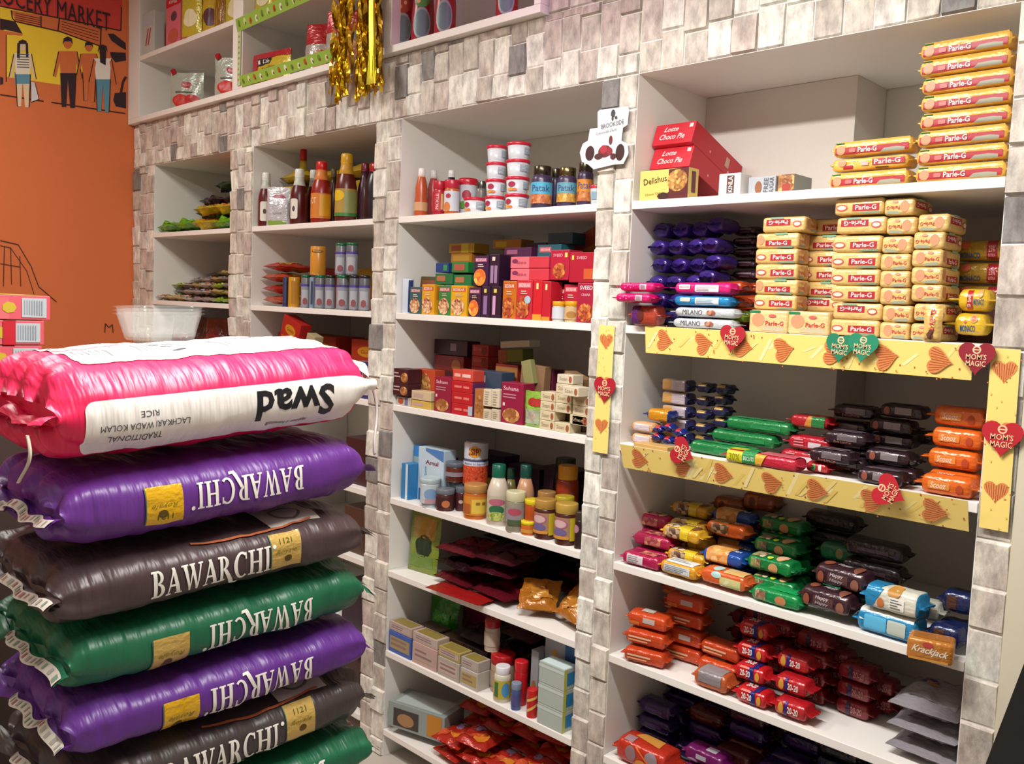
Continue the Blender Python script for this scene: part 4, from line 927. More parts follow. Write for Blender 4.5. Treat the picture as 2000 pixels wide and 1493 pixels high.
ywq = rollp('#d89a24/foil', [rect(.08, .25, .9, .8, '#c4ccd0/card')] + textlines(4, .1, .3, .86, .76, '#7a8088/card', 6), [rect(.1, .1, .95, .85, '#dfe2e2/card')] + textlines(3, .14, .2, .9, .8, '#a8a8a4/card', 7), 53, .125)
bup = rollp('#1c4c9c/foil', [rect(.06, .05, .68, .95, BIS)], [rect(.05, .02, .66, .98, BIS), ell(.25, .5, .12, .4, '#e8b468/card'), ell(.48, .5, .12, .4, '#e0a450/card'), text('Marie', .82, .5, .2, .3, '#d8e4f4/card')], 54)
orp4 = rollp('#d86420/foil', [rect(.1, .2, .6, .9, NUT)], [rect(.08, .15, .55, .9, 'food:#b87a3c,#8a4a24,#d8b070,#6a7a2c:80'), text('Nut', .7, .5, .2, .4, '#f0d8b0/card')], 55)
orbig = rollp('#d8602c/foil', [ell(.35, .72, .13, .2, '#a8d0cc/card'), rect(.45, .05, .98, .7, 'food:#e8e0c0,#b8c07a,#e0c890:60')], [ell(.3, .4, .12, .3, '#a8d0cc/card'), rect(.5, .1, 1, .8, 'food:#ece4c8,#c0b070,#e0a860:60')], 56, .14, .042)
grp = rollp('#127a3c/foil', [ell(.62, .4, .12, .34, '#c89060/card'), rect(.05, .1, .3, .8, 'food:#b89a7a,#6a4a34,#8a9a5a:90')], [rect(.03, .1, .33, .95, 'food:#d0c0a0,#6a4a34,#9aa060:80'), ell(.72, .5, .13, .42, '#d8a070/card'), ell(.72, .5, .1, .3, '#e0b890/card'), ell(.48, .2, .07, .12, '#c8d83c/card')], 57, .135, .0395, .06)
grf = rollp('#158a48/foil', [rect(.05, .2, .3, .8, 'food:#9a6a54,#6a4a34,#b89a7a:80'), ell(.65, .45, .13, .3, '#b87a50/card')], [rect(.3, .2, .95, .9, '#1fa85c/foil')], 58, .14, .0395, .06)
brp = rollp('#3a2028/foil', [rect(.25, .25, .7, .7, '#5a3c3c/foil'), text('Happy', .45, .6, .3, .24, '#c8c0c4/card', 0, .01, .2), text('Happy', .45, .34, .3, .2, '#a8a0a4/card', 0, .01, .2), ell(.86, .35, .09, .3, '#8a5a4a/card'), ell(.1, .4, .07, .3, '#8a4a34/card')], [ell(.15, .5, .1, .3, '#8a4a34/card'), text('Happy', .5, .5, .3, .3, '#c8c0c4/card', 0, .01, .2), ell(.85, .4, .1, .35, '#7a4a3a/card')], 59, .135, .05, .06)
wbp = rollp('#2484b4/foil', [rrect(.1, .2, .52, .8, .03, .1, '#5ab4dc/card'), rrect(.54, .2, .88, .8, .03, .1, '#b8c4b8/card')], [rect(0, 0, 1, 1, '#d8dcd0/foil')], 60, .145, .055, .065)
wbq = rollp('#dcdccc/foil', [poly([(0, 0), (.1, 0), (.35, 1), (0, 1)], '#2484b4/foil'), ell(.3, .35, .07, .22, '#c0703c/card'), ell(.55, .92, .14, .2, '#b8843c/card'), rrect(.48, .2, .78, .72, .02, .08, '#e8e8e0/card')] + textlines(4, .5, .24, .74, .66, '#6a6a6a/card', 8), [poly([(0, 0), (.25, 0), (.4, 1), (0, 1)], '#2484b4/foil')], 61, .135, .055, .065, endc='#2484b4/foil')
F4 = 'colourful cookie packets heaped on the fourth shelf'
rows4 = [  # proto, px, Y, level height, label
 (mgq, 1249, .002, 0, 'lowest magenta cookie packet with white panel at the left end of the heap', .05), (mgp, 1256, .06, .039, 'middle magenta cookie packet at the left end of the heap', .05), (mgp, 1266, .118, .078, 'top magenta cookie packet at the left end of the heap', .04),
 (ywq, 1318, .0, 0, 'yellow packet with white printed panels, nearest the shelf edge on the left', -.02), (ywp, 1326, .058, .039, 'yellow packet with nut picture, directly behind the white-panelled one', .0), (ywp, 1334, .116, .078, 'middle yellow packet with nut picture in the sloping column', .0), (ywp, 1345, .174, .117, 'highest yellow packet with nut picture, rear of its column', 0),
 (orbig, 1398, -.0, 0, 'orange and cream packet at the shelf edge between yellow and green ones', -.03), (bup, 1406, .058, .0425, 'lower blue packet with round biscuits, behind the orange and cream one', -.02), (orp4, 1414, .116, .0815, 'orange nut cookie packet between two blue ones', -.02), (bup, 1427, .174, .1205, 'upper blue packet with round biscuits at the top of its column', -.02),
 (grf, 1492, .0, 0, 'green cookie packet at the shelf edge, lowest of the green column', -.04), (grp, 1500, .063, .040, 'second green cookie packet up the sloping green column', -.03), (grp, 1512, .127, .080, 'third green cookie packet up the sloping green column', -.03), (grp, 1524, .190, .120, 'topmost bright green cookie packet in the sloping column', -.03),
 (brp, 1608, .0, 0, 'shiny dark brown cookie packet at the shelf edge, right of the green ones', -.04), (brp, 1638, .03, .051, 'shiny dark brown cookie packet resting on the front brown one', -.04),
 (wbp, 1728, .0, 0, 'blue-fronted packet with white top at the shelf edge, right of centre', -.05), (wbq, 1748, .02, .056, 'white packet with blue ends lying on the blue-fronted one', -.04)]
for pr_, px, Y, dz, lab, rz in rows4:
    pk(pr_, px, Y, Z + dz, lab, F4, rz=rz, name='cookie_packet', cat='cookie packet')
# packets underneath the sloping columns
for (px, pr_, st_) in ((1262, mgp, .058), (1338, ywp, .058), (1416, bup, .058), (1510, grp, .0635)):
    for k in (1, 2, 3):
        for l_ in range(k):
            if px == 1262 and k == 3: continue
            pk(pr_, px + 8 * k - 12, k * st_ + .001, Z + l_ * .0388, 'hidden packet underneath the sloping heap on the fourth shelf', F4, name='cookie_packet', cat='cookie packet')
dor = rollp('#8a4420/foil', [rect(.1, .1, .5, .9, '#a8601c/foil'), ell(.3, .5, .12, .3, '#6a3020/card')], (), 62, .11, .05, .06)
for k, (px, l_) in enumerate(((1420, .125), (1478, .125), (1500, .08))): pk(dor, px, .255, Z + l_, 'dim orange-brown packet at the back above the blue ones, ' + ['left', 'right', 'lower right'][k], F4, name='cookie_packet', cat='cookie packet')
for k in range(2): pk(dor, 1440 + 0 * k, .255, Z + k * .0505, 'hidden packet underneath the sloping heap on the fourth shelf', F4, name='cookie_packet', cat='cookie packet')
dgr = rollp('#12603a/foil', [ell(.5, .5, .1, .3, '#8a7a4c/foil')], (), 63, .12, .046, .06); ddk = rollp('#1e1216/foil', [rect(.2, .4, .8, .6, '#3a2a30/foil')], (), 64, .15, .045, .06)
for k in range(3): pk(dgr, 1622 - k * 4, .13 + .0, Z + k * .047, 'dark green packet in the shaded row right of the green column, ' + ['bottom', 'middle', 'top'][k], F4, dx=.02, name='cookie_packet', cat='cookie packet')
for k in range(3): pk(ddk, 1605 + 8 * k, .26, Z + .05 + k * .046, 'near-black packet in the deep shade behind the green ones, ' + ['lower', 'middle', 'upper'][k], F4, name='cookie_packet', cat='cookie packet')
pk(ddk, 1605, .26, Z, 'hidden packet underneath the sloping heap on the fourth shelf', F4, name='cookie_packet', cat='cookie packet')
for k in range(3): pk(ddk, 1705, .12 + .0, Z + k * .0455, 'near-black packet behind the white and blue ones, ' + ['bottom', 'middle', 'top'][k], F4, name='cookie_packet', cat='cookie packet')
nvp = rollp('#14204c/foil', [rect(.1, .2, .5, .8, '#4a2c20/foil')], (), 65, .08, .05, .055)
for k in range(2): pk(nvp, 1858, .08, Z + k * .051, ['lower', 'upper'][k] + ' navy and brown packet by the right pillar', F4, name='cookie_packet', cat='cookie packet')
pk(nvp, 1868, .012, Z + .0, 'navy packet squeezed behind the gold cracker packet', F4, dx=-.0, name='cookie_packet', cat='cookie packet')
pk(rollp('#b8bcac/foil', [ell(.5, .5, .14, .3, '#2c6c9c/card')], (), 66, .06, .045, .05), 1806, .05, Z, 'small white packet end with a blue spot between the blue and gold packets', F4, name='cookie_packet', cat='cookie packet')
x, y, _ = PZ(1832, 1283, Z)
m = MB(); kL, kH, kD = .085, .044, .06; m.box(-kL / 2, 0, 0, kL / 2, kD, kH, '#b8762c/foil', .007, 3)
m.decals([text('Krackjack', .5, .48, .78, .4, '#e8e0d0/card', -8, .015, .2), ell(.45, .78, .12, .12, '#b8403c/card'), rect(.05, .05, .9, .16, '#c88a3c/card')], facemap('F', kL, kH, kD)); m.decals([rect(.1, .2, .9, .8, '#a86a2c/foil')], facemap('T', kL, kH, kD))
place([('packet', m.mesh('packet'))], 'cracker_packet', 'small golden orange cracker packet at the right end of the fourth shelf edge', 'cracker packet', (x - .0, y - .01, Z + .0004), .25)

# ---------------------------------------------------------------- RIGHT BAY, fifth and sixth shelves (z .573, .287)
Z = ZS[4]
o5 = rollp('#c8481c/foil', [rect(.4, .4, .75, .75, '#b8a8a0/card'), rect(.0, .1, .3, .4, '#d8742c/foil')], [rect(.25, .3, .6, .8, '#b8b0aa/card')], 70, .13, .044, .06)
o6 = rollp('#c0441c/foil', [rect(.05, .5, .7, .62, '#d8b090/card'), rect(.05, .3, .6, .4, '#e0a070/card')], (), 71, .13, .044, .06)
G5 = 'orange packets piled at the left of the fifth shelf'
for k, (pr_, px, Y, l_, rz) in enumerate(((o6, 1256, .0, 0, .25), (o6, 1258, .01, .045, .2), (o5, 1262, .02, .09, .15), (o6, 1330, .10, 0, .1), (o5, 1332, .10, .045, .1), (o6, 1334, .11, .09, .1), (o5, 1336, .11, .135, .1), (o6, 1325, .19, .0, 0), (o5, 1325, .19, .045, 0), (o6, 1325, .19, .09, 0), (o5, 1325, .19, .135, 0))):
    pk(pr_, px, Y, Z + l_, 'orange biscuit packet, ' + ['front pile, bottom', 'front pile, middle', 'front pile, top', 'second row, bottom', 'second row, second up', 'second row, third up', 'second row, top', 'back row, bottom', 'back row, second up', 'back row, third up', 'back row, top'][k] + ', left of the fifth shelf', G5, rz=rz)
so = rollp('#b8582c/foil', [rect(.1, .35, .9, .95, '#8a8488/foil')], [rect(.1, .1, .9, .9, '#948e92/foil')], 72, .11, .05, .06)
pk(so, 1385, .0, Z, 'grey-topped orange packet alone near the fifth shelf edge'); pk(o5, 1400, .075, Z, 'orange packet behind the grey-topped one', G5); pk(o6, 1404, .08, Z + .045, 'upper orange packet behind the grey-topped one', G5)
tw = lambda s, flip=False: [poly([(.5, 0), (.72, 0), (.66, 1), (.44, 1)], '#1c2470/foil'), text('20-20', .36 if not flip else .66, .52, .4, .4, '#ece4e0/card', 0, .02), ell(.84 if not flip else .2, .5, .09, .28, '#c89038/card'), rect(.15, .82, .5, .92, '#e07060/card')]
t20 = packet_proto(.105, .042, .056, '#c01c22/foil', tw(0), [text('20-20', .36, .5, .36, .4, '#ece4e0/card', 0, .02), rect(.6, .1, .8, .9, '#1c2470/foil')], fin=.013, ex=3.4, seed=73)
t21 = packet_proto(.105, .042, .056, '#b01a22/foil', [text('20-20', .62, .5, .4, .4, '#e0d8d4/card', 0, .02), rect(.3, .05, .42, .95, '#3a2470/foil'), ell(.18, .5, .1, .34, '#c89038/card')], (), fin=.013, ex=3.4, seed=74)
T2 = 'red butter cookie packets on the fifth shelf'
for k, (pr_, px, Y, l_) in enumerate(((t20, 1458, .0, 0), (t21, 1541, .0, 0), (t20, 1462, .03, .0425), (t21, 1542, .03, .0425), (t20, 1466, .06, .085), (t21, 1546, .065, .085), (t20, 1470, .09, .1275))):
    pk(pr_, px, Y, Z + l_, 'red cookie packet with white numerals, ' + ['front left, at the shelf edge', 'front right, at the shelf edge', 'second up on the left', 'second up on the right', 'third up on the left', 'third up on the right', 'fourth up on the left'][k], T2, name='cookie_packet', cat='cookie packet')
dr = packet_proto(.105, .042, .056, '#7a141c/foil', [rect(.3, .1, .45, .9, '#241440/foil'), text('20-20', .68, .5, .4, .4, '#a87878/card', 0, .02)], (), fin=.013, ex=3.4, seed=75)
rnd = random.Random(5)
for rY, n_, lv, px0 in ((.13, 3, 4, 1500), (.195, 4, 4, 1470), (.258, 4, 4, 1450)):
    xs_ = C(px0, rY, Z + .05)
    for j in range(n_):
        x_ = xs_ + j * .108
        for k in range(max(1, lv - (j > 1) - (rnd.random() < .3))):
            place(dr, 'cookie_packet', 'dark red cookie packet in the shaded heap behind the red ones on the fifth shelf', 'cookie packet', (x_, rY, Z + k * .0425 + .0004), rnd.uniform(-.03, .03), group='dark red cookie packets heaped on the fifth shelf')
wp = pouch_proto(.14, .2, .045, '#8e8a90/foil', [rect(.1, .2, .9, .8, '#a09ca0/foil'), ell(.3, .7, .12, .1, '#4a3470/card'), ell(.4, .6, .1, .08, '#b87a4c/card')], seed=77, cr=.008, gus=False)
for k in range(3): place(wp, 'flour_pouch', ['lowest', 'middle', 'topmost'][k] + ' grey-white plastic pouch in the pile by the right pillar, fifth shelf', 'pouch', (-.637, .02, Z + .024 + k * .047), .03 * (k - 1), -R90, group='grey-white pouches on the fifth shelf')
Z = ZS[5]
fr6 = packet_proto(.19, .07, .085, '#b8301c/foil', [ell(.3, .55, .12, .3, '#8a6a70/card'), ell(.75, .65, .14, .25, '#8a7a80/card'), ell(.55, .25, .14, .2, '#c8862c/card'), line((.4, .9), (.9, .1), .05, '#e06a2c/card')], [poly([(.2, .5), (.8, .3), (.75, .8), (.3, .9)], '#c88a3c/card'), rect(.1, .1, .3, .4, '#9a7a80/card')], fin=.016, ex=3.8, seed=80)
pk(fr6, 1248, .0, Z, 'large red and orange snack packet at the left front of the sixth shelf', name='snack_packet', cat='snack packet')
mg6 = rollp('#6a1458/foil', [rect(.3, .4, .6, .7, '#a8a0a8/card'), ell(.2, .2, .15, .14, '#b89ac0/card')], [rect(.5, .2, .8, .6, '#a8a0a8/card')], 81, .13, .046, .06)
pk(mg6, 1356, .0, Z, 'magenta packet with white stickers at the sixth shelf edge', 'dark packets on the sixth shelf'); pk(mg6, 1372, .065, Z + .047, 'magenta packet behind and above the front magenta one', 'dark packets on the sixth shelf'); pk(mg6, 1372, .065, Z, 'magenta packet low behind the front magenta one', 'dark packets on the sixth shelf')
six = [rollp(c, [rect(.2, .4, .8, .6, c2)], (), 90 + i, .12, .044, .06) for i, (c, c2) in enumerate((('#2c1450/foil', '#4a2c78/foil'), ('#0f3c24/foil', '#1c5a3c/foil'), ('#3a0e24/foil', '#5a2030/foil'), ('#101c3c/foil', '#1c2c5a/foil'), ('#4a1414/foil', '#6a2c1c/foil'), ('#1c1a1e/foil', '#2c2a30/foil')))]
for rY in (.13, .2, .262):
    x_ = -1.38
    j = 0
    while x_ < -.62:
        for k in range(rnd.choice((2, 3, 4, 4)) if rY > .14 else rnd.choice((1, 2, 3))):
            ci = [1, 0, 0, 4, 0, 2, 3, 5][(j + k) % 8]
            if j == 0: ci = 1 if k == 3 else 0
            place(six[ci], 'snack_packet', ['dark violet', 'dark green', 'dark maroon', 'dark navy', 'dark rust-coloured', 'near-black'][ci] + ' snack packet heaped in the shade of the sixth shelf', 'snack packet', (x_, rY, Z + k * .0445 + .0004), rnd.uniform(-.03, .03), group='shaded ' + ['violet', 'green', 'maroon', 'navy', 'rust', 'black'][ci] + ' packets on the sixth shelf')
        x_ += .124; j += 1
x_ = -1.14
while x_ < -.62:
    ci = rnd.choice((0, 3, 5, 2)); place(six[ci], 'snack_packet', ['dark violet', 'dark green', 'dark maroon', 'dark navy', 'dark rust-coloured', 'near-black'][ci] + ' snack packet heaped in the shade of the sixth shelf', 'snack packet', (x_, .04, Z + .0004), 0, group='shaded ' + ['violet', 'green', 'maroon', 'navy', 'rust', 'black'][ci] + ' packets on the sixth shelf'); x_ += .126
# ================================================================== MIDDLE BAY (between the two tall stone pillars)
Z = ZS[0]
vessel(783, 806, 345, .03, Z, 'squeeze', 'dark syrup bottle half hidden by the left pillar of the middle bay', '#1c1a2c/plastic', '#c8a02c/plastic', None, [ell(.5, .5, .2, .4, '#8a98b0/card')], 'sauce_bottle', 'bottle')
vessel(809, 835, 329, .02, Z, 'squeeze', 'clear-fronted bottle with striped orange sleeve and white cap, left of the middle bay', '#b8502c/plastic', '#e6e2e0/plastic', None, [rect(0, .2, 1, 1, '#c89a70/card')], 'sauce_bottle', 'bottle', band='#d8b8a0/card')
vessel(833, 857, 332, .10, Z, 'squeeze', 'second bottle with striped sleeve and white cap, behind the first', '#a03a3c/plastic', '#e6e2e0/plastic', None, [], 'sauce_bottle', 'bottle', band='#d8b8b0/card')
vessel(868, 892, 333, .12, Z, 'bottle', 'white-capped bottle with black neck behind the red drink mix jar', '#3a1c28/plastic', '#e0dede/plastic', None, [], 'sauce_bottle', 'bottle', band='#1c1c20/plastic')
vessel(845, 870, 354, .02, Z, 'widejar', 'narrow red jar with red lid and white upright lettering', '#a81c2c/plastic', '#b01c30/plastic', '#b01c2c/card', [text('PICKLE', .45, .5, .12, .8, '#e8c8c8/card', 90), rect(.6, .1, .7, .9, '#c8a060/card')], 'jar', 'jar')
vessel(867, 897, 352, .03, Z, 'widejar', 'white-labelled jar of orange mix with a red lid', '#b8602c/plastic', '#b8203a/plastic', '#c8ccd4/card', [ell(.4, .75, .1, .12, '#a83048/card'), ell(.35, .2, .14, .25, '#c87838/card')], 'jar', 'jar')
vessel(893, 932, 349, .08, Z, 'tub', 'taller white tub with red lid behind the single short tub', '#ccd0d8/plastic', '#c01c34/plastic', None, [ell(.5, .65, .13, .2, '#a02840/card'), ell(.4, .25, .1, .15, '#5a8a3c/card')], 'tub', 'tub')
vessel(929, 950, 354, .10, Z, 'jar', 'small dim jar with grey lid peeping between the tubs', '#7a7470/plastic', '#6a6a68/metal', None, [ell(.5, .3, .12, .3, '#8a2c4c/card')], 'jar', 'jar')
def tubset(px0, px1, Y, n, label):
    x, y, r = jar_geo(px0, px1, Y, Z); h = .0505
    for k in range(n):
        v = turned([('tub_body', [(r * .76, 0), (r * .8, .003), (r * .92, h * .82)], '#d0d6dc/plastic'), ('lid', [(r * .96, h * .8), (r, h * .82), (r, h * .94), (r * .93, h * .985), (r * .88, h * .95)], '#c41e38/plastic')],
                   {'tub_body': (r * .88, h * .14, h * .76, r * 3.4, ([ell(.32, .62, .1, .26, '#a02848/card'), ell(.3, .15, .08, .14, '#d8983c/card'), ell(.4, .12, .06, .12, '#c8702c/card')] if k < 2 or n < 4 else []) + [rect(.6, .2, .85, .85, '#9aa8b4/card')] + textlines(4, .62, .25, .83, .8, '#c8d0d8/card', k))}, 24)
        place(v, 'tub', label + (', ' + ['bottom one', 'second up', 'third up', 'top one'][k] if n > 1 else ''), 'tub', (x, y, Z + .0004 + k * (h + .0004)), face_cam(x, y) + (.25 if k % 2 else -.1), group='red-lidded tubs on the middle bay top shelf')
tubset(905, 949, .012, 1, 'single white pickle tub with red lid left of the two tub stacks')
tubset(946, 988, .018, 4, 'white tub with red lid in the left stack of four')
tubset(985, 1034, .012, 4, 'white tub with red lid in the right stack of four')
LJ = 'glass jars with metal lids on the middle bay top shelf'
def pj_(px0, px1, yt, Y, label, lab, low, cap='#4a4438/metal'):
    vessel(px0, px1, yt, Y, Z, 'jar', label, '#3a2c4a/plastic', cap, None, [rect(0, .0, 1, .45, low), rect(.1, .42, .9, .95, lab), text('Patak', .5, .68, .5, .3, '#3c4a7a/card', 0, .01)], group=LJ, band=None)
pj_(1037, 1078, 325, .012, 'glass jar of orange pickle with blue label and dark metal lid, left of its row', '#4aa8c8/card', 'food:#c87848,#a8502c,#d8a060:120')
pj_(1074, 1092, 330, .09, 'dark purple jar mostly hidden behind the two front glass jars', '#3a3060/card', '#2a2048/card')
pj_(1088, 1126, 328, .012, 'glass jar of yellow pickle with teal label and bronze lid', '#5a98a8/card', 'food:#c89838,#a87830,#d8b860:120', '#6a5c3c/metal')
pj_(1127, 1158, 318, .03, 'taller jar of orange pickle with dark lid, under the advertising card', '#c8802c/card', 'food:#b8642c,#984818,#c88848:120')
vessel(1152, 1178, 362, .012, Z, 'tub', 'white tub with red lid half hidden by the right pillar of the middle bay', '#b8c0c8/plastic', '#b82838/plastic', None, [rect(.3, .2, .6, .8, '#7a98a8/card')], 'tub', 'tub')

# second shelf: cartons
Z = ZS[1]
NOO = 'food:#d8b880,#b8603c,#e8d0a0,#8a3c28:150'; CUR = 'food:#a83820,#c8602c,#7a2418,#d89048:150'; FRU = 'food:#e8a828,#d8602c,#e8d060:60'
def curry(title, tb, food, base, ttl='BEDEKAR'):
    return [rect(.08, .8, .92, .93, tb), text(ttl, .5, .865, .7, .09, '#e8d8d0/card'), ell(.45, .3, .42, .28, food), ell(.45, .3, .42, .28, food)] + textlines(2, .3, .62, .8, .74, '#d8c8b0/card', 3)
vessel(782, 804, 545, .01, Z, 'can', 'slim white spray-style can at the left end of the middle bay second shelf', '#c4ccd8/plastic', None, None, [rect(.55, 0, .8, 1, '#2c3c7a/card')], 'tin_can', 'can')
G3 = 'cartons on the middle bay second shelf'
def c3(x0, x1, yt, Y, d, base, label, F=(), z=0, **k): return carton(x0, x1, yt, Y, Z + z, d, base, label, F, k.get('T', ()), k.get('R', ()), group=G3, rz=k.get('rz', 0))
c3(800, 823, 561, .008, .04, '#2c5a5c/card', 'teal noodle carton beside the slim can', curry('n', '#a04858/card', NOO, 0))
c3(822, 846, 556, .008, .045, '#d89a1c/card', 'yellow noodle carton, first of two yellow ones', curry('n', '#c85a2c/card', NOO, 0), R=[rect(.2, .5, .8, .95, '#c8701c/card')])
c3(856, 880, 558, .008, .045, '#2c7a3c/card', 'green noodle carton between the two yellow ones', curry('n', '#b84858/card', NOO, 0))
c3(880, 911, 558, .008, .045, '#d8a01c/card', 'yellow noodle carton, second of two yellow ones', curry('n', '#c85a2c/card', NOO, 0))
c3(915, 938, 562, .008, .045, '#3c1c38/card', 'dark violet carton with orange and yellow picture, on the shelf', curry('n', '#a04878/card', FRU, 0))
c3(940, 956, 560, .008, .06, '#2c1830/card', 'narrow dark carton spine, left of two, on the shelf', [rect(.25, .1, .7, .7, '#8a6a9a/card'), rect(.3, .8, .6, .92, '#d8c860/card')])
c3(958, 977, 560, .008, .06, '#281428/card', 'narrow dark carton spine, right of two, on the shelf', [rect(.2, .1, .5, .7, '#c89ac0/card'), rect(.3, .8, .6, .92, '#d8c860/card')])
c3(981, 1007, 549, .008, .05, '#c06a1c/card', 'orange curry mix carton with red band', curry('n', '#c8502c/card', CUR, 0))
c3(1008, 1038, 547, .008, .05, '#c02838/card', 'pinkish red curry mix carton with a bowl picture', curry('n', '#d86878/card', CUR, 0) + [ell(.75, .5, .2, .1, '#a8c0cc/card')])
c3(1040, 1057, 548, .008, .05, '#c81c28/card', 'bright red carton side panel with gold foot', [rect(0, 0, 1, .15, '#d8942c/card'), rect(.35, .78, .6, .93, '#e8d890/card')]); c3(1058, 1074, 550, .008, .05, '#b81a2c/card', 'second bright red carton side panel, its neighbour', [rect(0, 0, 1, .1, '#c8842c/card'), rect(.35, .78, .6, .93, '#e8d890/card')])
c3(1078, 1098, 560, .045, .06, '#a8182c/card', 'dark red carton behind the left yellow-lidded jar', curry('n', '#c84858/card', CUR, 0)); c3(1100, 1128, 556, .045, .06, '#b01c38/card', 'crimson carton behind the right yellow-lidded jar', curry('n', '#c84858/card', CUR, 0))
c3(1128, 1163, 553, .01, .05, '#a01838/card', 'crimson mix carton with white name, against the right pillar of the middle bay', [text('SVEED', .5, .88, .7, .1, '#e8dce0/card'), text('CHANA', .5, .7, .5, .07, '#d8a8b0/card'), ell(.5, .25, .42, .24, CUR), ell(.5, .25, .42, .24, CUR)])
for (a, b, nm) in ((1079, 1105, 'left'), (1108, 1136, 'right')):
    vessel(a, b, 589, .0, Z, 'widejar', nm + ' small jar with yellow lid in front of the red cartons', '#b8a070/plastic' if nm == 'right' else '#b8b8b0/plastic', '#d89a1c/plastic', '#c8ccd4/card' if nm == 'left' else '#c8a878/card', [ell(.5, .4, .2, .3, '#a87838/card')] if nm == 'right' else [])
c3(850, 884, 540, .07, .06, '#1c6a3c/card', 'green carton lying in the second tier, left', [rrect(.1, .3, .6, .8, .05, .1, '#a86848/card')], z=.092); c3(880, 914, 540, .07, .06, '#1c7040/card', 'green carton lying in the second tier, right', [rrect(.1, .3, .6, .8, .05, .1, '#b07048/card')], z=.092)
c3(882, 914, 524, .07, .06, '#247a3c/card', 'upper green carton with red oval on the green pair', [rrect(.15, .2, .8, .8, .05, .1, '#a85848/card')], z=.092 + .0285)
c3(855, 880, 526, .075, .06, '#1c3c7a/card', 'blue and green carton on the left green one', [rect(.6, .2, .9, .8, '#2c8a4c/card')], z=.1205)
carton_at(C(835, .1, Z + .1), .09, Z + .0, .085, .125, .03, '#5a4a24/card', 'brown-green carton leaning back at the left of the heap', [rect(.1, .6, .9, .9, '#8a4a2c/card')], rz=.3, rx=-.15, group=G3)
carton_at(C(845, .07, Z + .1), .065, Z + .0, .05, .1, .015, '#9aa098/card', 'pale grey-green carton leaning in front of the brown-green one', rz=.3, rx=-.08, group=G3)
for j in range(3): c3(856 + j * 22, 876 + j * 22, 560, .075, .05, '#7a3c24/card', 'hidden carton supporting the second tier of the heap')
c3(881, 921, 495, .13, .07, '#a86a1c/card', 'lower ochre carton of the high back stack', [rect(.1, .2, .9, .8, '#b88a2c/card')], z=.176, ); c3(877, 926, 481, .13, .07, '#b89028/card', 'upper ochre carton with yellow band topping the left back stack', [rect(.1, .2, .5, .8, '#a8502c/card'), rect(.5, .0, .8, 1, '#c8b02c/card')], z=.2005)
for j in range(2): c3(882 + j * 22, 902 + j * 22, 526, .13, .07, '#7a4a1c/card', 'hidden carton under the ochre back stack')
c3(925, 953, 500, .02, .045, '#3a1840/card', 'dark violet carton with mango picture in the upper tier', curry('n', '#a04878/card', FRU, 0), z=.095); c3(955, 974, 498, .02, .06, '#28122c/card', 'dark carton spine with pale strip in the upper tier', [rect(.15, .1, .45, .65, '#9a7aa0/card'), rect(.55, .1, .85, .65, '#9a7aa0/card'), rect(.3, .8, .6, .92, '#d8d0c0/card')], z=.095)
for k in range(2): c3(998, 1072, [526, 506][k] - 1, .03, .06, '#c83848/card', ['lower', 'upper'][k] + ' flat pink-red carton lying in the upper tier', [rect(0, 0, .5, 1, '#d8707c/card'), ell(.12, .6, .08, .2, '#7a3058/card'), text('BEDEKAR', .3, .45, .26, .2, '#a03048/card')], z=.117 + k * .030)
c3(1074, 1110, 502, .03, .06, '#b01838/card', 'crimson carton with bowl picture standing in the upper tier, left of two', [text('SVEED', .4, .82, .5, .1, '#e0a8b8/card'), ell(.5, .3, .36, .26, CUR), rect(.78, .75, .92, .9, '#e8d060/card')], z=.098); c3(1111, 1160, 503, .03, .06, '#a8142e/card', 'crimson carton standing in the upper tier, right of two', [rect(.1, .75, .18, .9, '#e8d060/card'), text('SVEED', .5, .82, .4, .1, '#e0a8b8/card'), rect(.6, .1, 1, .45, '#c0582c/card')], z=.098)
c3(1050, 1096, 478, .09, .06, '#1c5c68/card', 'teal carton with pink label at the top of the heap', [rect(.1, .35, .6, .8, '#b8606c/card'), text('BEDEKAR', .35, .58, .4, .2, '#e8c8c8/card')], z=.19); c3(1070, 1118, 468, .14, .06, '#1c4c5c/card', 'darker teal carton behind the pink-labelled one', z=.21)
c3(985, 1038, 484, .09, .06, '#4a2044/card', 'violet carton in the upper back tier', [rect(.1, .4, .5, .8, '#9a5878/card')], z=.185); c3(1020, 1060, 474, .14, .06, '#3c1c48/card', 'dark violet carton behind, beside the teal ones', z=.2); c3(963, 1018, 468, .16, .06, '#a8702c/card', 'ochre carton at the very top of the middle heap', [rect(.1, .2, .5, .8, '#b8a030/card')], z=.222)
for j in range(6): c3(985 + j * 26, 1009 + j * 26, 520, .10, .1, '#5a2c30/card', 'hidden carton holding up the upper back tier')
carton_at(C(1150, .2, Z + .16), .19, Z + .16, .15, .1, .05, '#7a3418/card', 'large rust-brown carton tilted against the right side at the top', [rect(.1, .2, .9, .5, '#8a5a1c/card')], rz=-.1, ry=-.35, group=G3)

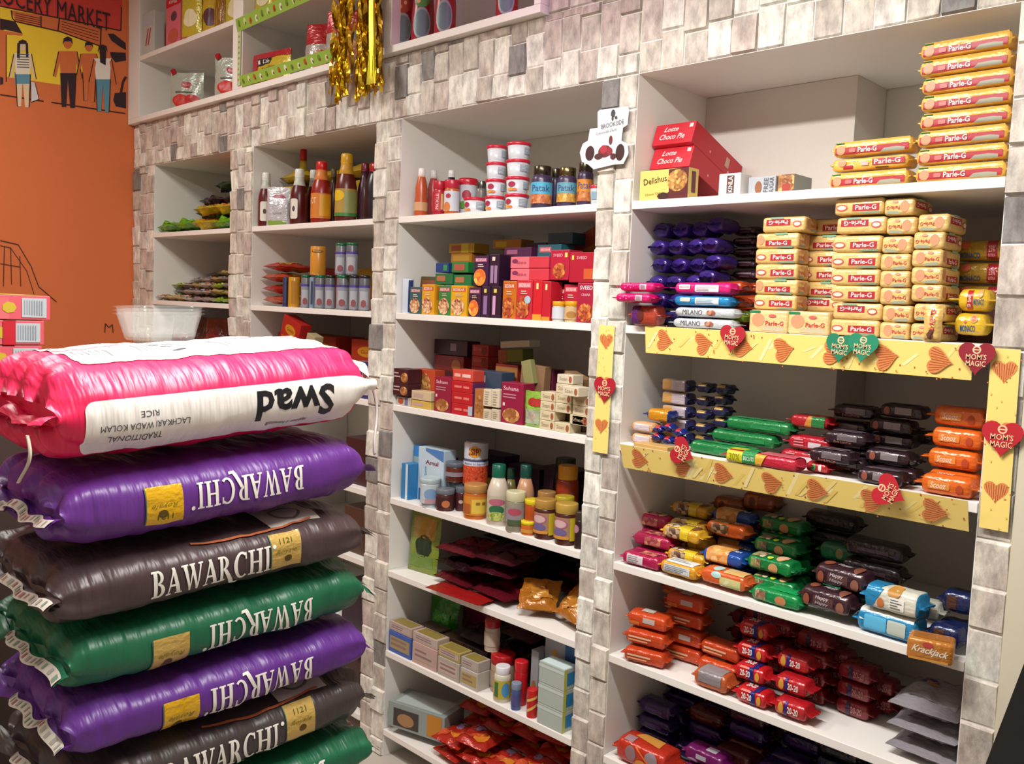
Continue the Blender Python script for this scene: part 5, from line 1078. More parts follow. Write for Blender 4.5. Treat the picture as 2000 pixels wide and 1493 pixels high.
# third shelf
Z = ZS[2]
COOK = 'food:#b8783c,#8a5028,#d8a868:90'
G4 = 'cartons on the middle bay third shelf'
def c4(x0, x1, yt, Y, d, base, label, F=(), z=0, **k): return carton(x0, x1, yt, Y, Z + z, d, base, label, F, k.get('T', ()), k.get('R', ()), group=G4, rz=k.get('rz', 0))
c4(775, 802, 776, .006, .05, '#b8b0a8/card', 'small grey-white carton at the left foot of the third shelf', [ell(.3, .5, .2, .35, '#a85030/card'), rect(.6, .1, .8, .9, '#6a6a8a/card')])
for k in range(2): c4(775, 803, [748, 722][k], .01, .06, '#3c1820/card', ['lower', 'upper'][k] + ' dark maroon cookie carton at the left end', [ell(.75, .4, .25, .35, COOK)] + textlines(2, .05, .3, .5, .8, '#b8a0a0/card', k), z=.034 + k * .041)
for k in range(2): c4(804, 842, [784, 765][k], .004, .045, ['#c8a850/card', '#c8b490/card'][k], ['lower yellowish', 'upper cream'][k] + ' small flat carton in front of the orange-brown one', [rect(.1, .3, .6, .7, '#b8a098/card')], z=.0275 * k)
c4(806, 846, 722, .055, .045, '#b84828/card', 'orange-brown carton with oval biscuit picture', [ell(.55, .45, .28, .45, COOK), rect(.05, .5, .2, .95, '#e8a890/card')], z=0)
suh = lambda: [text('Suhana', .45, .86, .7, .1, '#dcb8c0/card', 0, .01)] + textlines(2, .1, .6, .7, .74, '#b88890/card', 2) + [ell(.5, .2, .4, .18, COOK), rect(.1, .42, .2, .5, '#d8c0c0/card')]
c4(848, 880, 737, .006, .05, '#8c1c38/card', 'maroon snack mix carton with white name, left of the stacked red ones', suh())
for k in range(3): c4(882, 923, [790, 769, 749][k], .004, .055, '#b41c24/card', ['bottom', 'middle', 'top'][k] + ' of three flat red cartons stacked below the open-lidded one', [rect(.15, .4, .5, .6, '#d87870/card'), rect(.58, .4, .85, .6, '#d87870/card')] + ([rect(.8, .1, 1, .9, '#a8b4c0/card')] if k == 0 else []), z=k * .034, R=[rect(0, 0, 1, 1, '#5a2c58/card')])
carton_at(C(903, .01, Z + .13), .008, Z + .1035, .095, .035, .05, '#c84838/card', 'red carton with slanted open lid on top of the flat red stack', [rect(.1, .35, .4, .65, '#e8a8a0/card'), rect(.5, .35, .9, .65, '#e8c0b8/card')], [rect(.1, .1, .9, .9, '#d86858/card')], group=G4)
c4(924, 979, 726, .06, .06, '#34465c/card', 'navy grey carton with a small printed panel, behind the cream bundles', [rect(.15, .15, .45, .75, '#9aa4ae/card')], z=.088); c4(924, 977, 760, .06, .06, '#8a5030/card', 'hidden carton holding up the navy grey one', z=0)
c4(926, 944, 760, .006, .045, '#a86838/card', 'narrow brown biscuit carton left of the cream bundles', [ell(.5, .4, .4, .4, COOK)])
for j in range(2):
    c4(944 + j * 16, 959 + j * 16, 800, .0, .03, '#c4b8a0/card', ['left', 'right'][j] + ' short cream carton at the foot of the taped bundle', textlines(4, .2, .2, .8, .8, '#a09480/card', j)); c4(944 + j * 16, 959 + j * 16, 761, .0, .03, '#cfc4ac/card', ['left', 'right'][j] + ' upright cream carton of the taped bundle', textlines(6, .2, .1, .8, .9, '#a89c88/card', j), z=.042)
c4(976, 1018, 748, .006, .05, '#8c183c/card', 'maroon mix carton with white name, right of the cream bundle', suh())
pl_ = pouch_proto(.07, .105, .026, '#8ab848/foil', [rect(.1, .1, .9, .5, '#a8b498/foil'), rect(.3, .6, .9, .8, '#a8302c/card'), ell(.5, .3, .3, .12, '#b0a090/card')], seed=21, cr=.005)
place(pl_, 'snack_pouch', 'shiny lime green snack pouch standing between maroon and cream cartons', 'pouch', (C(1039, .016, Z + .05), .016, Z), .0)
cb = lambda s: [ell(.85, .5, .1, .36, '#9a5a3c/card'), text('Soan', .4, .55, .5, .4, '#a8987c/card')]
for j in range(3):
    for k in range(4):
        nm = 'cream sweet carton, ' + ORD[k + 1] + ' up in the ' + ['left', 'middle', 'right'][j] + ' column of the neat block'
        carton([1052, 1083, 1117][j], [1080, 1113, 1150][j], 0, .002, Z, .05, '#cfc2a0/card', nm, cb(k), group=G4, hh=.0268, dz=k * .0275)
for j, (a, b) in enumerate(((1085, 1114), (1118, 1150))): carton(a, b, 0, .004, Z, .05, '#d0c6ae/card', ['left', 'right'][j] + ' cream carton lying askew on top of the neat block', cb(0), group=G4, hh=.026, dz=.1104, rz=.05 - .1 * j)
carton_at(C(1118, .08, Z + .13), .075, Z + .135, .09, .025, .04, '#8a6a48/card', 'brown-shaded carton tilted behind the neat cream block', cb(0), rz=-.3, ry=.2, group=G4); carton_at(C(1038, .09, Z + .14), .08, Z + .115, .04, .075, .02, '#8a8a5a/card', 'olive carton on end behind the lime pouch', (), ry=-.25, group=G4)
for k in range(2): carton_at(C(1090, .06, Z + .05), .06, Z + k * .046, .2, .045, .06, '#7a6248/card', 'hidden carton in the back layer behind the cream block', group=G4)
for k in range(3): carton_at(C(936, .16, Z + .12), .16, Z + .106 + k * .0375, .078, .0368, .06, '#a02820/card', ['bottom', 'middle', 'top'][k] + ' of three red cartons stacked high at the back', [ell(.75, .5, .2, .4, '#6a2018/card'), text('SEVAI', .35, .6, .5, .3, '#c87868/card')], group=G4)
carton_at(C(936, .16, Z + .12), .16, Z, .078, .105, .06, '#7a2018/card', 'hidden carton under the red back stack', group=G4)
c4(848, 905, 703, .16, .06, '#8a2420/card', 'red-brown carton under the dark one at the back left', [ell(.75, .4, .15, .4, '#b8703c/card')], z=.105); c4(848, 912, 681, .16, .06, '#341826/card', 'dark violet carton with small white square at the back left', [rect(.5, .3, .68, .8, '#8a7a80/card')], z=.146); c4(848, 905, 725, .16, .06, '#4a1a1c/card', 'hidden carton under the back left pair')
carton_at(C(985, .12, Z + .13), .12, Z + .0, .09, .165, .04, '#8a2c20/card', 'rust-red carton standing behind the navy one', [rect(.0, .75, 1, .95, '#9a6a3c/card')], rz=.1, group=G4); carton_at(C(1040, .1, Z + .13), .10, Z, .10, .17, .03, '#8c6c50/card', 'plain kraft-brown carton standing at the back', (), ry=.06, group=G4)
carton_at(C(1000, .16, Z + .2), .155, Z + .17, .11, .042, .05, '#5a6a24/card', 'olive green carton with red corner at the top of the pile', [rect(.0, .0, .35, 1, '#8a4a2c/card')], ry=-.1, group=G4); carton_at(C(1008, .16, Z + .25), .155, Z + .219, .13, .022, .05, '#b8b8a0/card', 'pale flat carton on the olive one, highest of the third shelf', (), ry=-.09, group=G4)
bagm = pouch_proto(.2, .15, .07, '#b0a8a6/clear', (), seed=31, cr=.014, n=10)
place(bagm, 'plastic_bag', 'crumpled clear plastic bag at the back right of the third shelf', 'bag', (-1.69, .22, Z + .001), .1)
carton_at(-2.31, .2, Z, .16, .09, .08, '#16201c/card', 'near-black green carton in the shade at the back left', (), group=G4)
c4(1020, 1075, 720, .13, .05, '#5a1c34/card', 'dim maroon carton behind the olive one', [text('RASOI', .4, .6, .6, .3, '#8a5868/card')], z=.0)

# fourth shelf: jars and cans
Z = ZS[3]
carton(783, 797, 906, .02, Z, .05, '#2c78b0/card', 'thin blue carton at the left end beside the tall milk carton', [rect(.6, 0, .9, 1, '#c8d8e0/card')])
carton(812, 861, 876, .06, Z, .055, '#b8ccd8/card', 'tall blue and white milk powder carton', [rect(.05, .0, .5, .22, '#2c6ab0/card'), text('Amul', .55, .74, .5, .08, '#7a3040/card', 0, .02), text('Calcium', .3, .45, .1, .4, '#5a88a8/card', 90, 0, .3), ell(.6, .2, .3, .1, '#a03c4c/card'), poly([(.3, .95), (1, .8), (1, 1), (.3, 1)], '#4a7ab8/card')], (), (), name='carton')
carton(798, 811, 872, .058, Z, .05, '#2c7ac0/card', 'blue side of a second milk carton, tight against the tall one', [rect(.1, .5, .9, .8, '#8aa8a8/card'), rect(.1, .05, .9, .3, '#2c5aa0/card')])
carton(838, 872, 893, .125, Z, .05, '#6a2078/card', 'purple carton with lime label behind the white cup', [rect(.4, .55, .95, .72, '#b8b828/card'), text('GERMAN', .68, .635, .45, .1, '#5a6a1c/card')])
vessel(826, 868, 933, .0, Z, 'tub', 'white paper cup tub at the front left', '#b8c8cc/plastic', '#a8b8bc/plastic', None, [rect(0, 0, 1, 1, '#b8c4c8/card'), ell(.55, .5, .18, .3, '#7a98c0/card'), rect(.4, .0, .9, .25, '#b89098/card')], 'tub', 'tub')
JB = 'dark cherry jars with grey lids'
vessel(848, 885, 955, .0, Z, 'widejar', 'dark jar with grey lid nearest the edge, right of the white tub', '#4a2420/plastic', '#6a7078/plastic', None, [rect(.1, .1, .9, .9, '#3a1c20/card'), ell(.55, .4, .12, .3, '#b86a40/card')], group=JB)
vessel(884, 908, 952, .04, Z, 'widejar', 'dark jar with grey lid behind and to the right, on the shelf', '#4a2028/plastic', '#5c646c/plastic', None, [ell(.5, .5, .1, .14, '#b8a8a0/card')], group=JB)
vessel(870, 908, 904, .045, Z + .09, 'widejar', 'dark jar with grey lid stacked on another, white label band', '#5a2418/plastic', '#5a626c/plastic', None, [rect(.1, .3, .8, .7, '#8a808c/card')], group=JB)
vessel(870, 906, 951, .062, Z, 'widejar', 'supporting dark jar under the stacked one', '#4a2028/plastic', '#5c646c/plastic', None, [], group=JB, hh=.0895)
sip = [rect(0, .62, 1, 1, '#c4c8d4/card'), rect(0, .56, 1, .6, '#4a5088/card'), text('SIP', .5, .8, .3, .2, '#8a3c24/card', 0, .05), ell(.5, .8, .13, .14, '#d89828/card'), text('SIP', .5, .8, .2, .16, '#7a3020/card', 0, .03), rect(0, 0, 1, .56, 'food:#b83820,#d8582c,#8a2418:170'), rect(0, .46, 1, .56, '#c8ccd4/card'), text('Beans in Sauce', .5, .51, .5, .05, '#5a60a0/card')]
vessel(903, 945, 940, .07, Z, 'widejar', 'clear jar with silver lid supporting the big can', '#5a3c28/plastic', '#9a9a98/metal', None, [], hh=.085)
vessel(902, 948, 861, .068, Z + .0855, 'can', 'big food can with white and red bean label standing above the honey jar', '#b8b8b4/metal', None, None, sip, 'tin_can', 'can')
vessel(905, 951, 947, .0, Z, 'widejar', 'amber honey jar with tan lid and yellow label', '#b8601c/plastic', '#b08048/plastic', '#c8822c/card', [rect(.45, .1, .95, .85, '#d8b848/card'), rect(.55, .55, .65, .7, '#8a6a1c/card'), rect(.7, .55, .8, .7, '#8a6a1c/card'), rect(.2, .1, .42, .6, '#a85a28/card')])
vessel(922, 960, 936, .15, Z, 'widejar', 'dim jar with yellow lid behind the honey jar', '#6a5028/plastic', '#b8a81c/plastic', None, [])
vessel(950, 993, 908, .0, Z, 'dressing', 'white dressing bottle with green cap and salad label', '#c4b8a8/plastic', '#0c5c48/plastic', None, [rect(.2, 0, .8, 1, '#b8b098/card'), ell(.5, .75, .22, .14, '#b06078/card'), ell(.5, .45, .2, .18, '#2c6a48/card'), ell(.5, .2, .22, .18, 'food:#8aa03c,#c8c870,#5a7a2c:120')], 'dressing_bottle', 'bottle')
vessel(1006, 1042, 908, .05, Z, 'dressing', 'peach dressing bottle with dark green cap, second row', '#b88868/plastic', '#0a4038/plastic', None, [rect(.2, .1, .8, .6, '#a87858/card')], 'dressing_bottle', 'bottle')
vessel(984, 1008, 915, .10, Z, 'dressing', 'dim olive bottle between the two green-capped ones', '#6a6030/plastic', '#143c30/plastic', None, [], 'dressing_bottle', 'bottle')
vessel(991, 1030, 960, .0, Z, 'widejar', 'clear mayonnaise jar with cream lid', '#8a8474/plastic', '#c8c4a0/plastic', None, [rect(.2, .2, .8, .9, '#8a8488/card'), ell(.5, .7, .2, .16, '#a8485c/card'), rect(.3, .1, .7, .35, '#4a5a3c/card')])
vessel(1010, 1040, 1017, -.0, Z, 'widejar', 'lower small amber jar with yellow lid, of the two-high pair at the edge', '#b8601c/plastic', '#d8c818/plastic', None, [rect(.2, .1, .7, .6, '#c88a3c/card')])
xq, yq, rq = jar_geo(1010, 1040, 0, Z); hq = zh(1025, 1017, yq - rq * .3, Z)
vessel(1013, 1046, 977, 0, Z + hq + .0006, 'widejar', 'upper small amber jar with yellow lid, of the two-high pair at the edge', '#a8481c/plastic', '#d8c01c/plastic', None, [])
ch_ = [rect(0, .1, .78, 1, '#a07c60/card'), rect(.62, 0, .8, 1, '#c8b024/card'), ell(.35, .72, .22, .22, '#a86070/card'), ell(.35, .72, .18, .17, '#c8a8a8/card'), ell(.35, .36, .2, .16, '#6a5c8c/card'), rect(.1, .06, .6, .2, '#c88a3c/card')]
CH = 'choco spread jars with gold lids'
vessel(1043, 1086, 976, -.0, Z, 'widejar', 'brown spread jar with gold lid, left of the front pair', '#4a2018/plastic', '#a8803c/plastic', None, ch_, group=CH)
vessel(1083, 1128, 984, -.0, Z, 'widejar', 'brown spread jar with gold lid, right of the front pair', '#4a2018/plastic', '#b09040/plastic', None, ch_, group=CH)
vessel(1048, 1084, 961, .07, Z, 'widejar', 'brown jar with tan lid behind the left spread jar', '#3a2018/plastic', '#9a7040/plastic', None, [], group=CH); vessel(1082, 1120, 970, .07, Z, 'widejar', 'jar with olive yellow lid behind the right spread jar', '#3a2018/plastic', '#a89828/plastic', None, [], group=CH)
vessel(1122, 1140, 1000, .01, Z, 'widejar', 'dark labelled jar cut off by the right pillar', '#2a1a1c/plastic', '#3a2c24/plastic', None, [ell(.3, .75, .2, .2, '#a8788a/card')])
vessel(1083, 1128, 910, .12, Z, 'jar', 'tall red chutney jar with yellow lid at the back right', '#8a2c14/plastic', '#c88c1c/plastic', None, [])
vessel(1078, 1124, 896, .19, Z, 'jar', 'dark jar with black green lid deepest at the back right', '#1c1c1c/plastic', '#0c2420/plastic', None, [])
for j in range(4):
    carton_at(-2.25 + j * .17, .3, Z, .15, .15 - .02 * (j % 2), .08, ['#2a1838/card', '#34142c/card', '#3a1430/card', '#2c1420/card'][j], ['dark violet', 'dark plum', 'dark magenta', 'near-black'][j] + ' carton in the deep shade behind the jars', [rect(.2, .5, .6, .7, '#5a2848/card')])

# fifth to bottom shelves: dim pouches, boxes
Z = ZS[4]
yg = pouch_proto(.14, .215, .035, '#7a8a2c/foil', [rect(.1, .55, .9, .9, '#a8842c/foil'), ell(.55, .45, .3, .18, '#1c3020/card'), rect(.1, .1, .9, .3, '#6a8a40/foil')], seed=41, cr=.006)
place(yg, 'snack_pouch', 'yellow-green pouch standing at the left of the fifth shelf, middle bay', 'pouch', (-2.325, .07, Z + .001), .1, -.1)
dark = [pouch_proto(.17, .21, .05, c, [rect(.15, .3, .85, .7, c2)], seed=50 + i, cr=.018, gus=False) for i, (c, c2) in enumerate((('#400c18/foil', '#5c1422/foil'), ('#200a10/foil', '#38101a/foil'), ('#5a101c/foil', '#801824/foil'), ('#140c0e/foil', '#221417/foil')))]
rnd = random.Random(9)
def heap(protos, names, x0, x1, ys, Z, step, group, shelf, lift=.026, seed=1, lab='snack_pouch', maxz=3, rzr=.5):
    r = random.Random(seed)
    for yi, y in enumerate(ys):
        x = x0
        while x < x1:
            for k in range(r.randint(max(1, maxz - 1), maxz)):
                i = r.randrange(len(protos))
                place(protos[i], lab, names[i] + ' crumpled in the heap on ' + shelf, lab.split('_')[-1], (x + r.uniform(-.01, .01), y, Z + lift + k * lift * 1.9), r.uniform(-rzr, rzr) * .4, -R90, group=names[i].split()[0] + ' ' + names[i].split()[1] + ' ' + group)
            x += step
DNM = ['dark red snack pouch', 'dark maroon snack pouch', 'crimson-edged snack pouch', 'blackish snack pouch']
heap(dark, DNM, -2.13, -1.85, (.03,), Z, .175, 'pouches on the fifth shelf', 'the fifth shelf of the middle bay', seed=4, maxz=4, rzr=.35)
heap(dark, DNM, -2.13, -1.62, (.25,), Z, .175, 'pouches on the fifth shelf', 'the fifth shelf of the middle bay', seed=3, maxz=4, rzr=.35)
rdl = pouch_proto(.24, .09, .012, '#a01c1c/foil', (), seed=44, cr=.004, gus=False, n=8)
place(rdl, 'snack_pouch', 'flat bright red pouch poking out at the fifth shelf edge', 'pouch', (-2.05, .0, Z + .012), .05, -R90)
gp = pouch_proto(.12, .13, .05, '#a8681c/foil', [ell(.5, .45, .3, .3, '#b87c2c/foil')], seed=45, cr=.014)
place(gp, 'snack_pouch', 'golden crumpled pouch lying near the right of the fifth shelf edge', 'pouch', (C(1047, .04, Z), .04, Z + .03), .6, -1.1); place(gp, 'snack_pouch', 'golden crumpled pouch against the right pillar, fifth shelf', 'pouch', (C(1112, .03, Z), .05, Z + .03), -.3, -.8)
Z = ZS[5]
sm = lambda c, s: [rect(.06, .2, .94, .8, c)] + textlines(2, .12, .3, .85, .75, '#8a6a6a/card', s)
G6 = 'small incense-like boxes on the sixth shelf'
cols6 = ['#9a8a60/card', '#b09a90/card', '#b8a498/card', '#a89454/card', '#a8a09a/card']
tops = [rect(.1, .1, .9, .9, '#8a7a3c/card')]
xs6 = [(760, 788, '#8a9050/card'), (806, 850, '#b09488/card'), (818, 862, '#b8a08c/card'), (854, 898, '#a8a090/card'), (898, 932, '#b0a8a0/card')]
for k, (a, b, c) in enumerate(((759, 802, '#3c5aa8/card'), (805, 852, '#b89a90/card'), (855, 896, '#a8a094/card'), (899, 932, '#b4aca4/card'))):
    carton(a, b, [1240, 1262, 1290, 1310][k], .004, Z, .055, c, ['blue-fronted', 'pinkish', 'grey', 'pale grey'][k] + ' small flat box, ' + ORD[k + 1] + ' from the left along the sixth shelf edge', sm(cols6[k], k), tops, group=G6, name='small_box')
    carton(a + 2, b + 1, 0, .008, Z, .055, cols6[(k + 1) % 5], ['olive', 'rosy', 'straw-topped', 'lilac-fronted'][k] + ' small flat box in the upper layer, ' + ORD[k + 1] + ' from the left', sm('#a89890/card', k + 4), tops, group=G6, name='small_box', hh=.03, dz=[.045, .045, .045, .045][k] - .0) if False else carton_at((C(a, .008, Z) + C(b, .008, Z)) / 2, .008, Z + zh((a + b) / 2, [1240, 1262, 1290, 1310][k], .004, Z) + .0008, C(b, .008, Z) - C(a, .008, Z), .032, .055, cols6[(k + 1) % 5], ['olive', 'rosy', 'straw-topped', 'lilac-fronted'][k] + ' small flat box in the upper layer, ' + ORD[k + 1] + ' from the left', sm('#b0a49c/card', k + 4), tops, group=G6, name='small_box')
    carton_at((C(a, .1, Z) + C(b, .1, Z)) / 2 + .03, .09, Z, .11, .09, .06, ['#6a4a44/card', '#5a4a40/card', '#5a4438/card', '#4a3c38/card'][k], 'dim brown box in the row behind, ' + ORD[k + 1] + ' from the left', sm('#7a6a62/card', k + 8), group=G6, name='small_box')
gpo = pouch_proto(.13, .17, .05, '#2c7a1c/foil', [rect(.2, .3, .8, .7, '#3c9a28/foil')], seed=46, cr=.01); mgb = pouch_proto(.2, .2, .06, '#7a1434/foil', [rect(.2, .2, .8, .8, '#8c1c40/foil')], seed=47, cr=.012)
place(gpo, 'snack_pouch', 'green pouch at the far left of the sixth shelf', 'pouch', (-2.33, .16, Z + .001), .1, -.1); place(mgb, 'snack_pouch', 'dim magenta pouch behind the green one', 'pouch', (-2.25, .3, Z + .001), .1, -.08)
heap(dark, DNM, -2.1, -1.75, (.12,), Z, .175, 'pouches on the sixth shelf', 'the sixth shelf of the middle bay', seed=6, maxz=3)
vessel(940, 988, 1302, .04, Z, 'widejar', 'red-topped white jar at the foot of the two-high pair, sixth shelf', '#a89078/plastic', '#a8181c/plastic', None, [rect(.1, .1, .9, .8, '#a8907c/card')], hh=.12)
vessel(946, 977, 1246, .045, Z + .1205, 'widejar', 'upper white jar with red lid, sixth shelf', '#b8a898/plastic', '#a01820/plastic', None, [rect(.1, .1, .9, .9, '#b8a898/card')], hh=.1)
vessel(964, 998, 1303, -.0, Z, 'jar', 'white-lidded jar with yellow and blue label at the sixth shelf edge', '#c8c4b0/plastic', '#dadce0/plastic', '#b8a838/card', [ell(.65, .5, .14, .4, '#4a90c0/card'), rect(.25, .1, .4, .9, '#3c6a3c/card')])
vessel(984, 1002, 1262, .13, Z, 'bottle', 'orange-red bottle beside the red-lidded jars', '#a83c1c/plastic', '#a02018/plastic', None, [], 'bottle', 'bottle')
vessel(1003, 1030, 1292, .03, Z, 'widejar', 'bright red jar with upright lettering, standing back from the edge', '#b8141c/plastic', '#c01c24/plastic', None, [text('SALT', .5, .5, .14, .7, '#5a1418/card', 90)])
vessel(998, 1018, 1335, .0, Z, 'widejar', 'small blue jar at the sixth shelf edge', '#4a5488/plastic', '#7a8aa0/plastic', None, [rect(.2, .1, .8, .8, '#4a4a80/card')]); vessel(1029, 1050, 1347, -.0, Z, 'can', 'small red tin at the sixth shelf edge', '#b81c1c/plastic', None, None, [line((.2, .2), (.8, .5), .1, '#d8b060/card'), line((.2, .6), (.8, .8), .1, '#d8b060/card')], 'tin_can', 'can')
WB = 'white boxes with blue and yellow ends'
for k in range(3):
    carton(1049, 1098, 0, -.0, Z, .06, '#a8b4ac/card', ['lowest', 'middle', 'topmost'][k] + ' pale plastic-lidded box in the right-hand stack, sixth shelf', [rect(.0, .75, 1, .9, '#c0ccc8/card')], [rect(.03, .05, .97, .95, '#c8dcdc/card')], [rect(.0, .0, .2, 1, '#b8b83c/card'), rect(.2, .2, 1, .8, '#2c7ab0/card')], group=WB, name='box', hh=.062, dz=k * .0628)
carton(1060, 1126, 1243, .075, Z, .06, '#98a0a8/card', 'large pale carton with yellow flower behind the box stack', [ell(.3, .75, .08, .06, '#b88c1c/card'), rect(.6, .2, 1, 1, '#2c5c98/card'), rect(.05, .3, .5, .5, '#a8b0b8/card')], group=WB)
carton(1034, 1048, 1270, .05, Z, .05, '#8a8c90/card', 'narrow pale carton with a gold crest beside the red jar', [ell(.5, .4, .3, .1, '#8a6430/card')])
Z = ZS[6]
rp = [pouch_proto(.13, .13, .05, '#a82418/foil', [ell(.35, .7, .16, .1, '#7a6a90/card'), ell(.65, .35, .2, .14, '#c8761c/card'), poly([(.1, .1), (.9, .5), (.9, .6), (.1, .3)], '#c8502c/foil'), rect(.1, .85, .9, .95, '#b8a8a0/foil')], seed=60 + i, cr=.01, gus=False) for i in range(3)]
NG = ['glossy red and orange snack pouch', 'glossy red and orange snack pouch', 'glossy red and orange snack pouch']
k = 0
for yi, y in enumerate((-.0, .14, .27)):
    for j in range(5):
        for l_ in range(2 + (yi > 0)):
            place(rp[(j + l_) % 3], 'snack_pouch', 'glossy red pouch, bottom shelf ' + ['front', 'second', 'back'][yi] + ' row, ' + ORD[j + 1] + ' along, ' + ORD[l_ + 1] + ' layer', 'pouch', (-2.1 + j * .115 - .02 * (yi % 2), y + .0, Z + .026 + l_ * .051), .12 * ((j + l_) % 3) - .1, -R90, group='red and orange pouches on the bottom shelf')
carton(766, 852, 1395, .02, Z, .12, '#8a9490/card', 'open pale carton with picture front at the left of the bottom shelf', [rect(.1, .1, .55, .8, '#3a3430/card'), ell(.32, .4, .15, .25, '#a07850/card'), rect(.7, .1, .95, .95, '#b87a20/card')], [rect(.1, .1, .9, .9, '#a8b4b0/card')], rz=.25, hh=.09)
heap(dark, DNM, -2.25, -1.7, (.25,), Z + .0, .2, 'pouches on the bottom shelf', 'the bottom shelf of the middle bay', seed=8, maxz=2) if False else None

# ================================================================== SECOND BAY FROM THE LEFT
Z = ZS[0]
def b2(*a, **k): return vessel(*a, **k)
b2(498, 527, 338, .01, Z, 'bottle', 'ketchup bottle with white cap nearest the left pillar of the second bay', '#5a1014/plastic', '#dcdcd8/plastic', None, [rrect(.32, .05, .68, .95, .08, .1, '#d8d4c8/card'), ell(.5, .5, .06, .12, '#4a3c3c/card')], 'ketchup_bottle', 'bottle', band='#b8bcb0/card')
tp = pouch_proto(.1, .155, .04, '#b8b4b8/foil', [ell(.55, .75, .3, .05, '#a04860/card'), rect(.1, .0, .9, .12, '#8aa848/foil'), rect(.3, .3, .7, .34, '#9a9aa0/card')], seed=71, cr=.004)
place(tp, 'sauce_pouch', 'silver-white sauce pouch leaning between ketchup bottles', 'pouch', (C(541, .03, Z + .05), .035, Z), .6, -.03)
b2(567, 600, 330, .01, Z, 'bottle', 'tall ketchup bottle with white cap and white crest label', '#500e12/plastic', '#dcdcd8/plastic', None, [rrect(.2, .05, .5, .95, .08, .1, '#d8d4c8/card'), ell(.36, .5, .05, .12, '#4a3c3c/card')], 'ketchup_bottle', 'bottle', band='#b8bcb0/card')
b2(598, 624, 332, .085, Z, 'bottle', 'ketchup bottle with white cap standing just behind the tall one', '#480c12/plastic', '#d0d0cc/plastic', None, [], 'ketchup_bottle', 'bottle', band='#a8aca0/card')
b2(607, 646, 315, .01, Z, 'bottle', 'chilli sauce bottle with red cap and orange label', '#8a1c10/plastic', '#c01818/plastic', None, [rect(.1, 0, .9, 1, '#c8782c/card'), rect(.5, .1, .9, .95, '#d89a1c/card'), text('HOT', .28, .7, .24, .25, '#e8c8a0/card')], 'sauce_bottle', 'bottle', band='#c87838/card')
b2(654, 696, 300, .01, Z, 'bottle', 'sauce bottle with yellow cap and yellow-green label', '#5a1810/plastic', '#c8981c/plastic', None, [rect(.05, .1, .95, 1, '#a8883c/card'), ell(.3, .75, .2, .2, '#d8b01c/card'), rect(.5, .1, .9, .9, '#8a9058/card'), rect(.05, 0, .95, .12, '#3c7a3c/card')], 'sauce_bottle', 'bottle', band='#b88a28/card')
b2(578, 602, 292, .13, Z, 'bottle', 'taller sauce bottle with pointed red cap in the back row', '#7a5010/plastic', '#b8141c/plastic', None, [], 'sauce_bottle', 'bottle', band='#a8901c/card')
b2(692, 720, 318, .07, Z, 'bottle', 'dim dark-purple bottle right of the yellow-capped one', '#3a1428/plastic', '#6a1828/plastic', None, [], 'sauce_bottle', 'bottle')
b2(640, 660, 330, .1, Z, 'bottle', 'dim brown bottle between the two brightest sauces', '#3a2014/plastic', '#5a4a2c/plastic', None, [], 'sauce_bottle', 'bottle')
b2(709, 756, 318, .01, Z, 'squeeze', 'big dark syrup bottle with blue oval label at the right end of the second bay', '#1c0c18/plastic', '#a01428/plastic', None, [], 'syrup_bottle', 'bottle')
xx, yy, rr = jar_geo(710, 750, .01, Z)
yb = [pouch_proto(.195, .17, .06, '#a88a1c/foil', [ell(.5, .6, .2, .12, '#b84a1c/card'), rect(.1, .2, .9, .35, '#b89c24/foil')], seed=80 + i, cr=.012) for i in range(3)]
for j in range(4): place(yb[j % 3], 'noodle_packet', 'yellow noodle packet standing behind the sauce bottles, ' + ORD[j + 1] + ' from the left', 'noodle packet', (-3.27 + j * .2, .14, Z + .001), .0, -.05, group='yellow noodle packets behind the bottles')
for j in range(3): place(yb[j % 3], 'noodle_packet', 'yellow noodle packet lying on top of the standing ones, ' + ORD[j + 1] + ' from the left', 'noodle packet', (-3.26 + j * .215, .10, Z + .205), .05 * (j % 2) - .02, -R90, group='yellow noodle packets behind the bottles')
Z = ZS[1]
CG = 'ribbed tins with dark lids on the second bay second shelf'
cl = lambda c: [rect(0, .0, 1, .75, '#8a8c98/card'), rect(0, .72, 1, .8, '#4a3c8a/card'), rect(.3, .15, .7, .6, '#a8aab0/card'), ell(.5, .2, .14, .12, '#8a4a4c/card')]
for k, (a, b, cap, body) in enumerate(((552, 563, None, '#28305c/plastic'), (563, 585, None, '#c08a1c/plastic'), (588, 606, '#14603c/plastic', '#6a6c70/plastic'), (604, 615, None, '#7a8ca4/plastic'), (615, 635, '#14603c/plastic', '#6a6c70/plastic'), (635, 654, '#1c1c20/plastic', '#5c5e64/plastic'), (657, 682, '#14603c/plastic', '#6a6c70/plastic'), (682, 701, '#1c1c20/plastic', '#5c5e64/plastic'), (701, 722, '#1c1c20/plastic', '#5c5e64/plastic'))):
    vessel(a, b, 545, .012, Z, 'can', ['narrow navy tin at the left of the tin row', 'orange-yellow tin at the left of the tin row', 'first green-lidded tin of the front row', 'narrow pale blue tin in the front row', 'second green-lidded tin of the front row', 'black-lidded tin right of the second green-lidded one', 'third green-lidded tin of the front row', 'black-lidded tin second from the right pillar', 'black-lidded tin nearest the right pillar'][k], body, cap, None, cl(0) if cap else [rect(.4, .1, .6, .9, '#3a3c58/card' if k != 1 else '#a87020/card')], 'tin_can', 'can', group=CG, hh=.118)
zt = Z + .1285
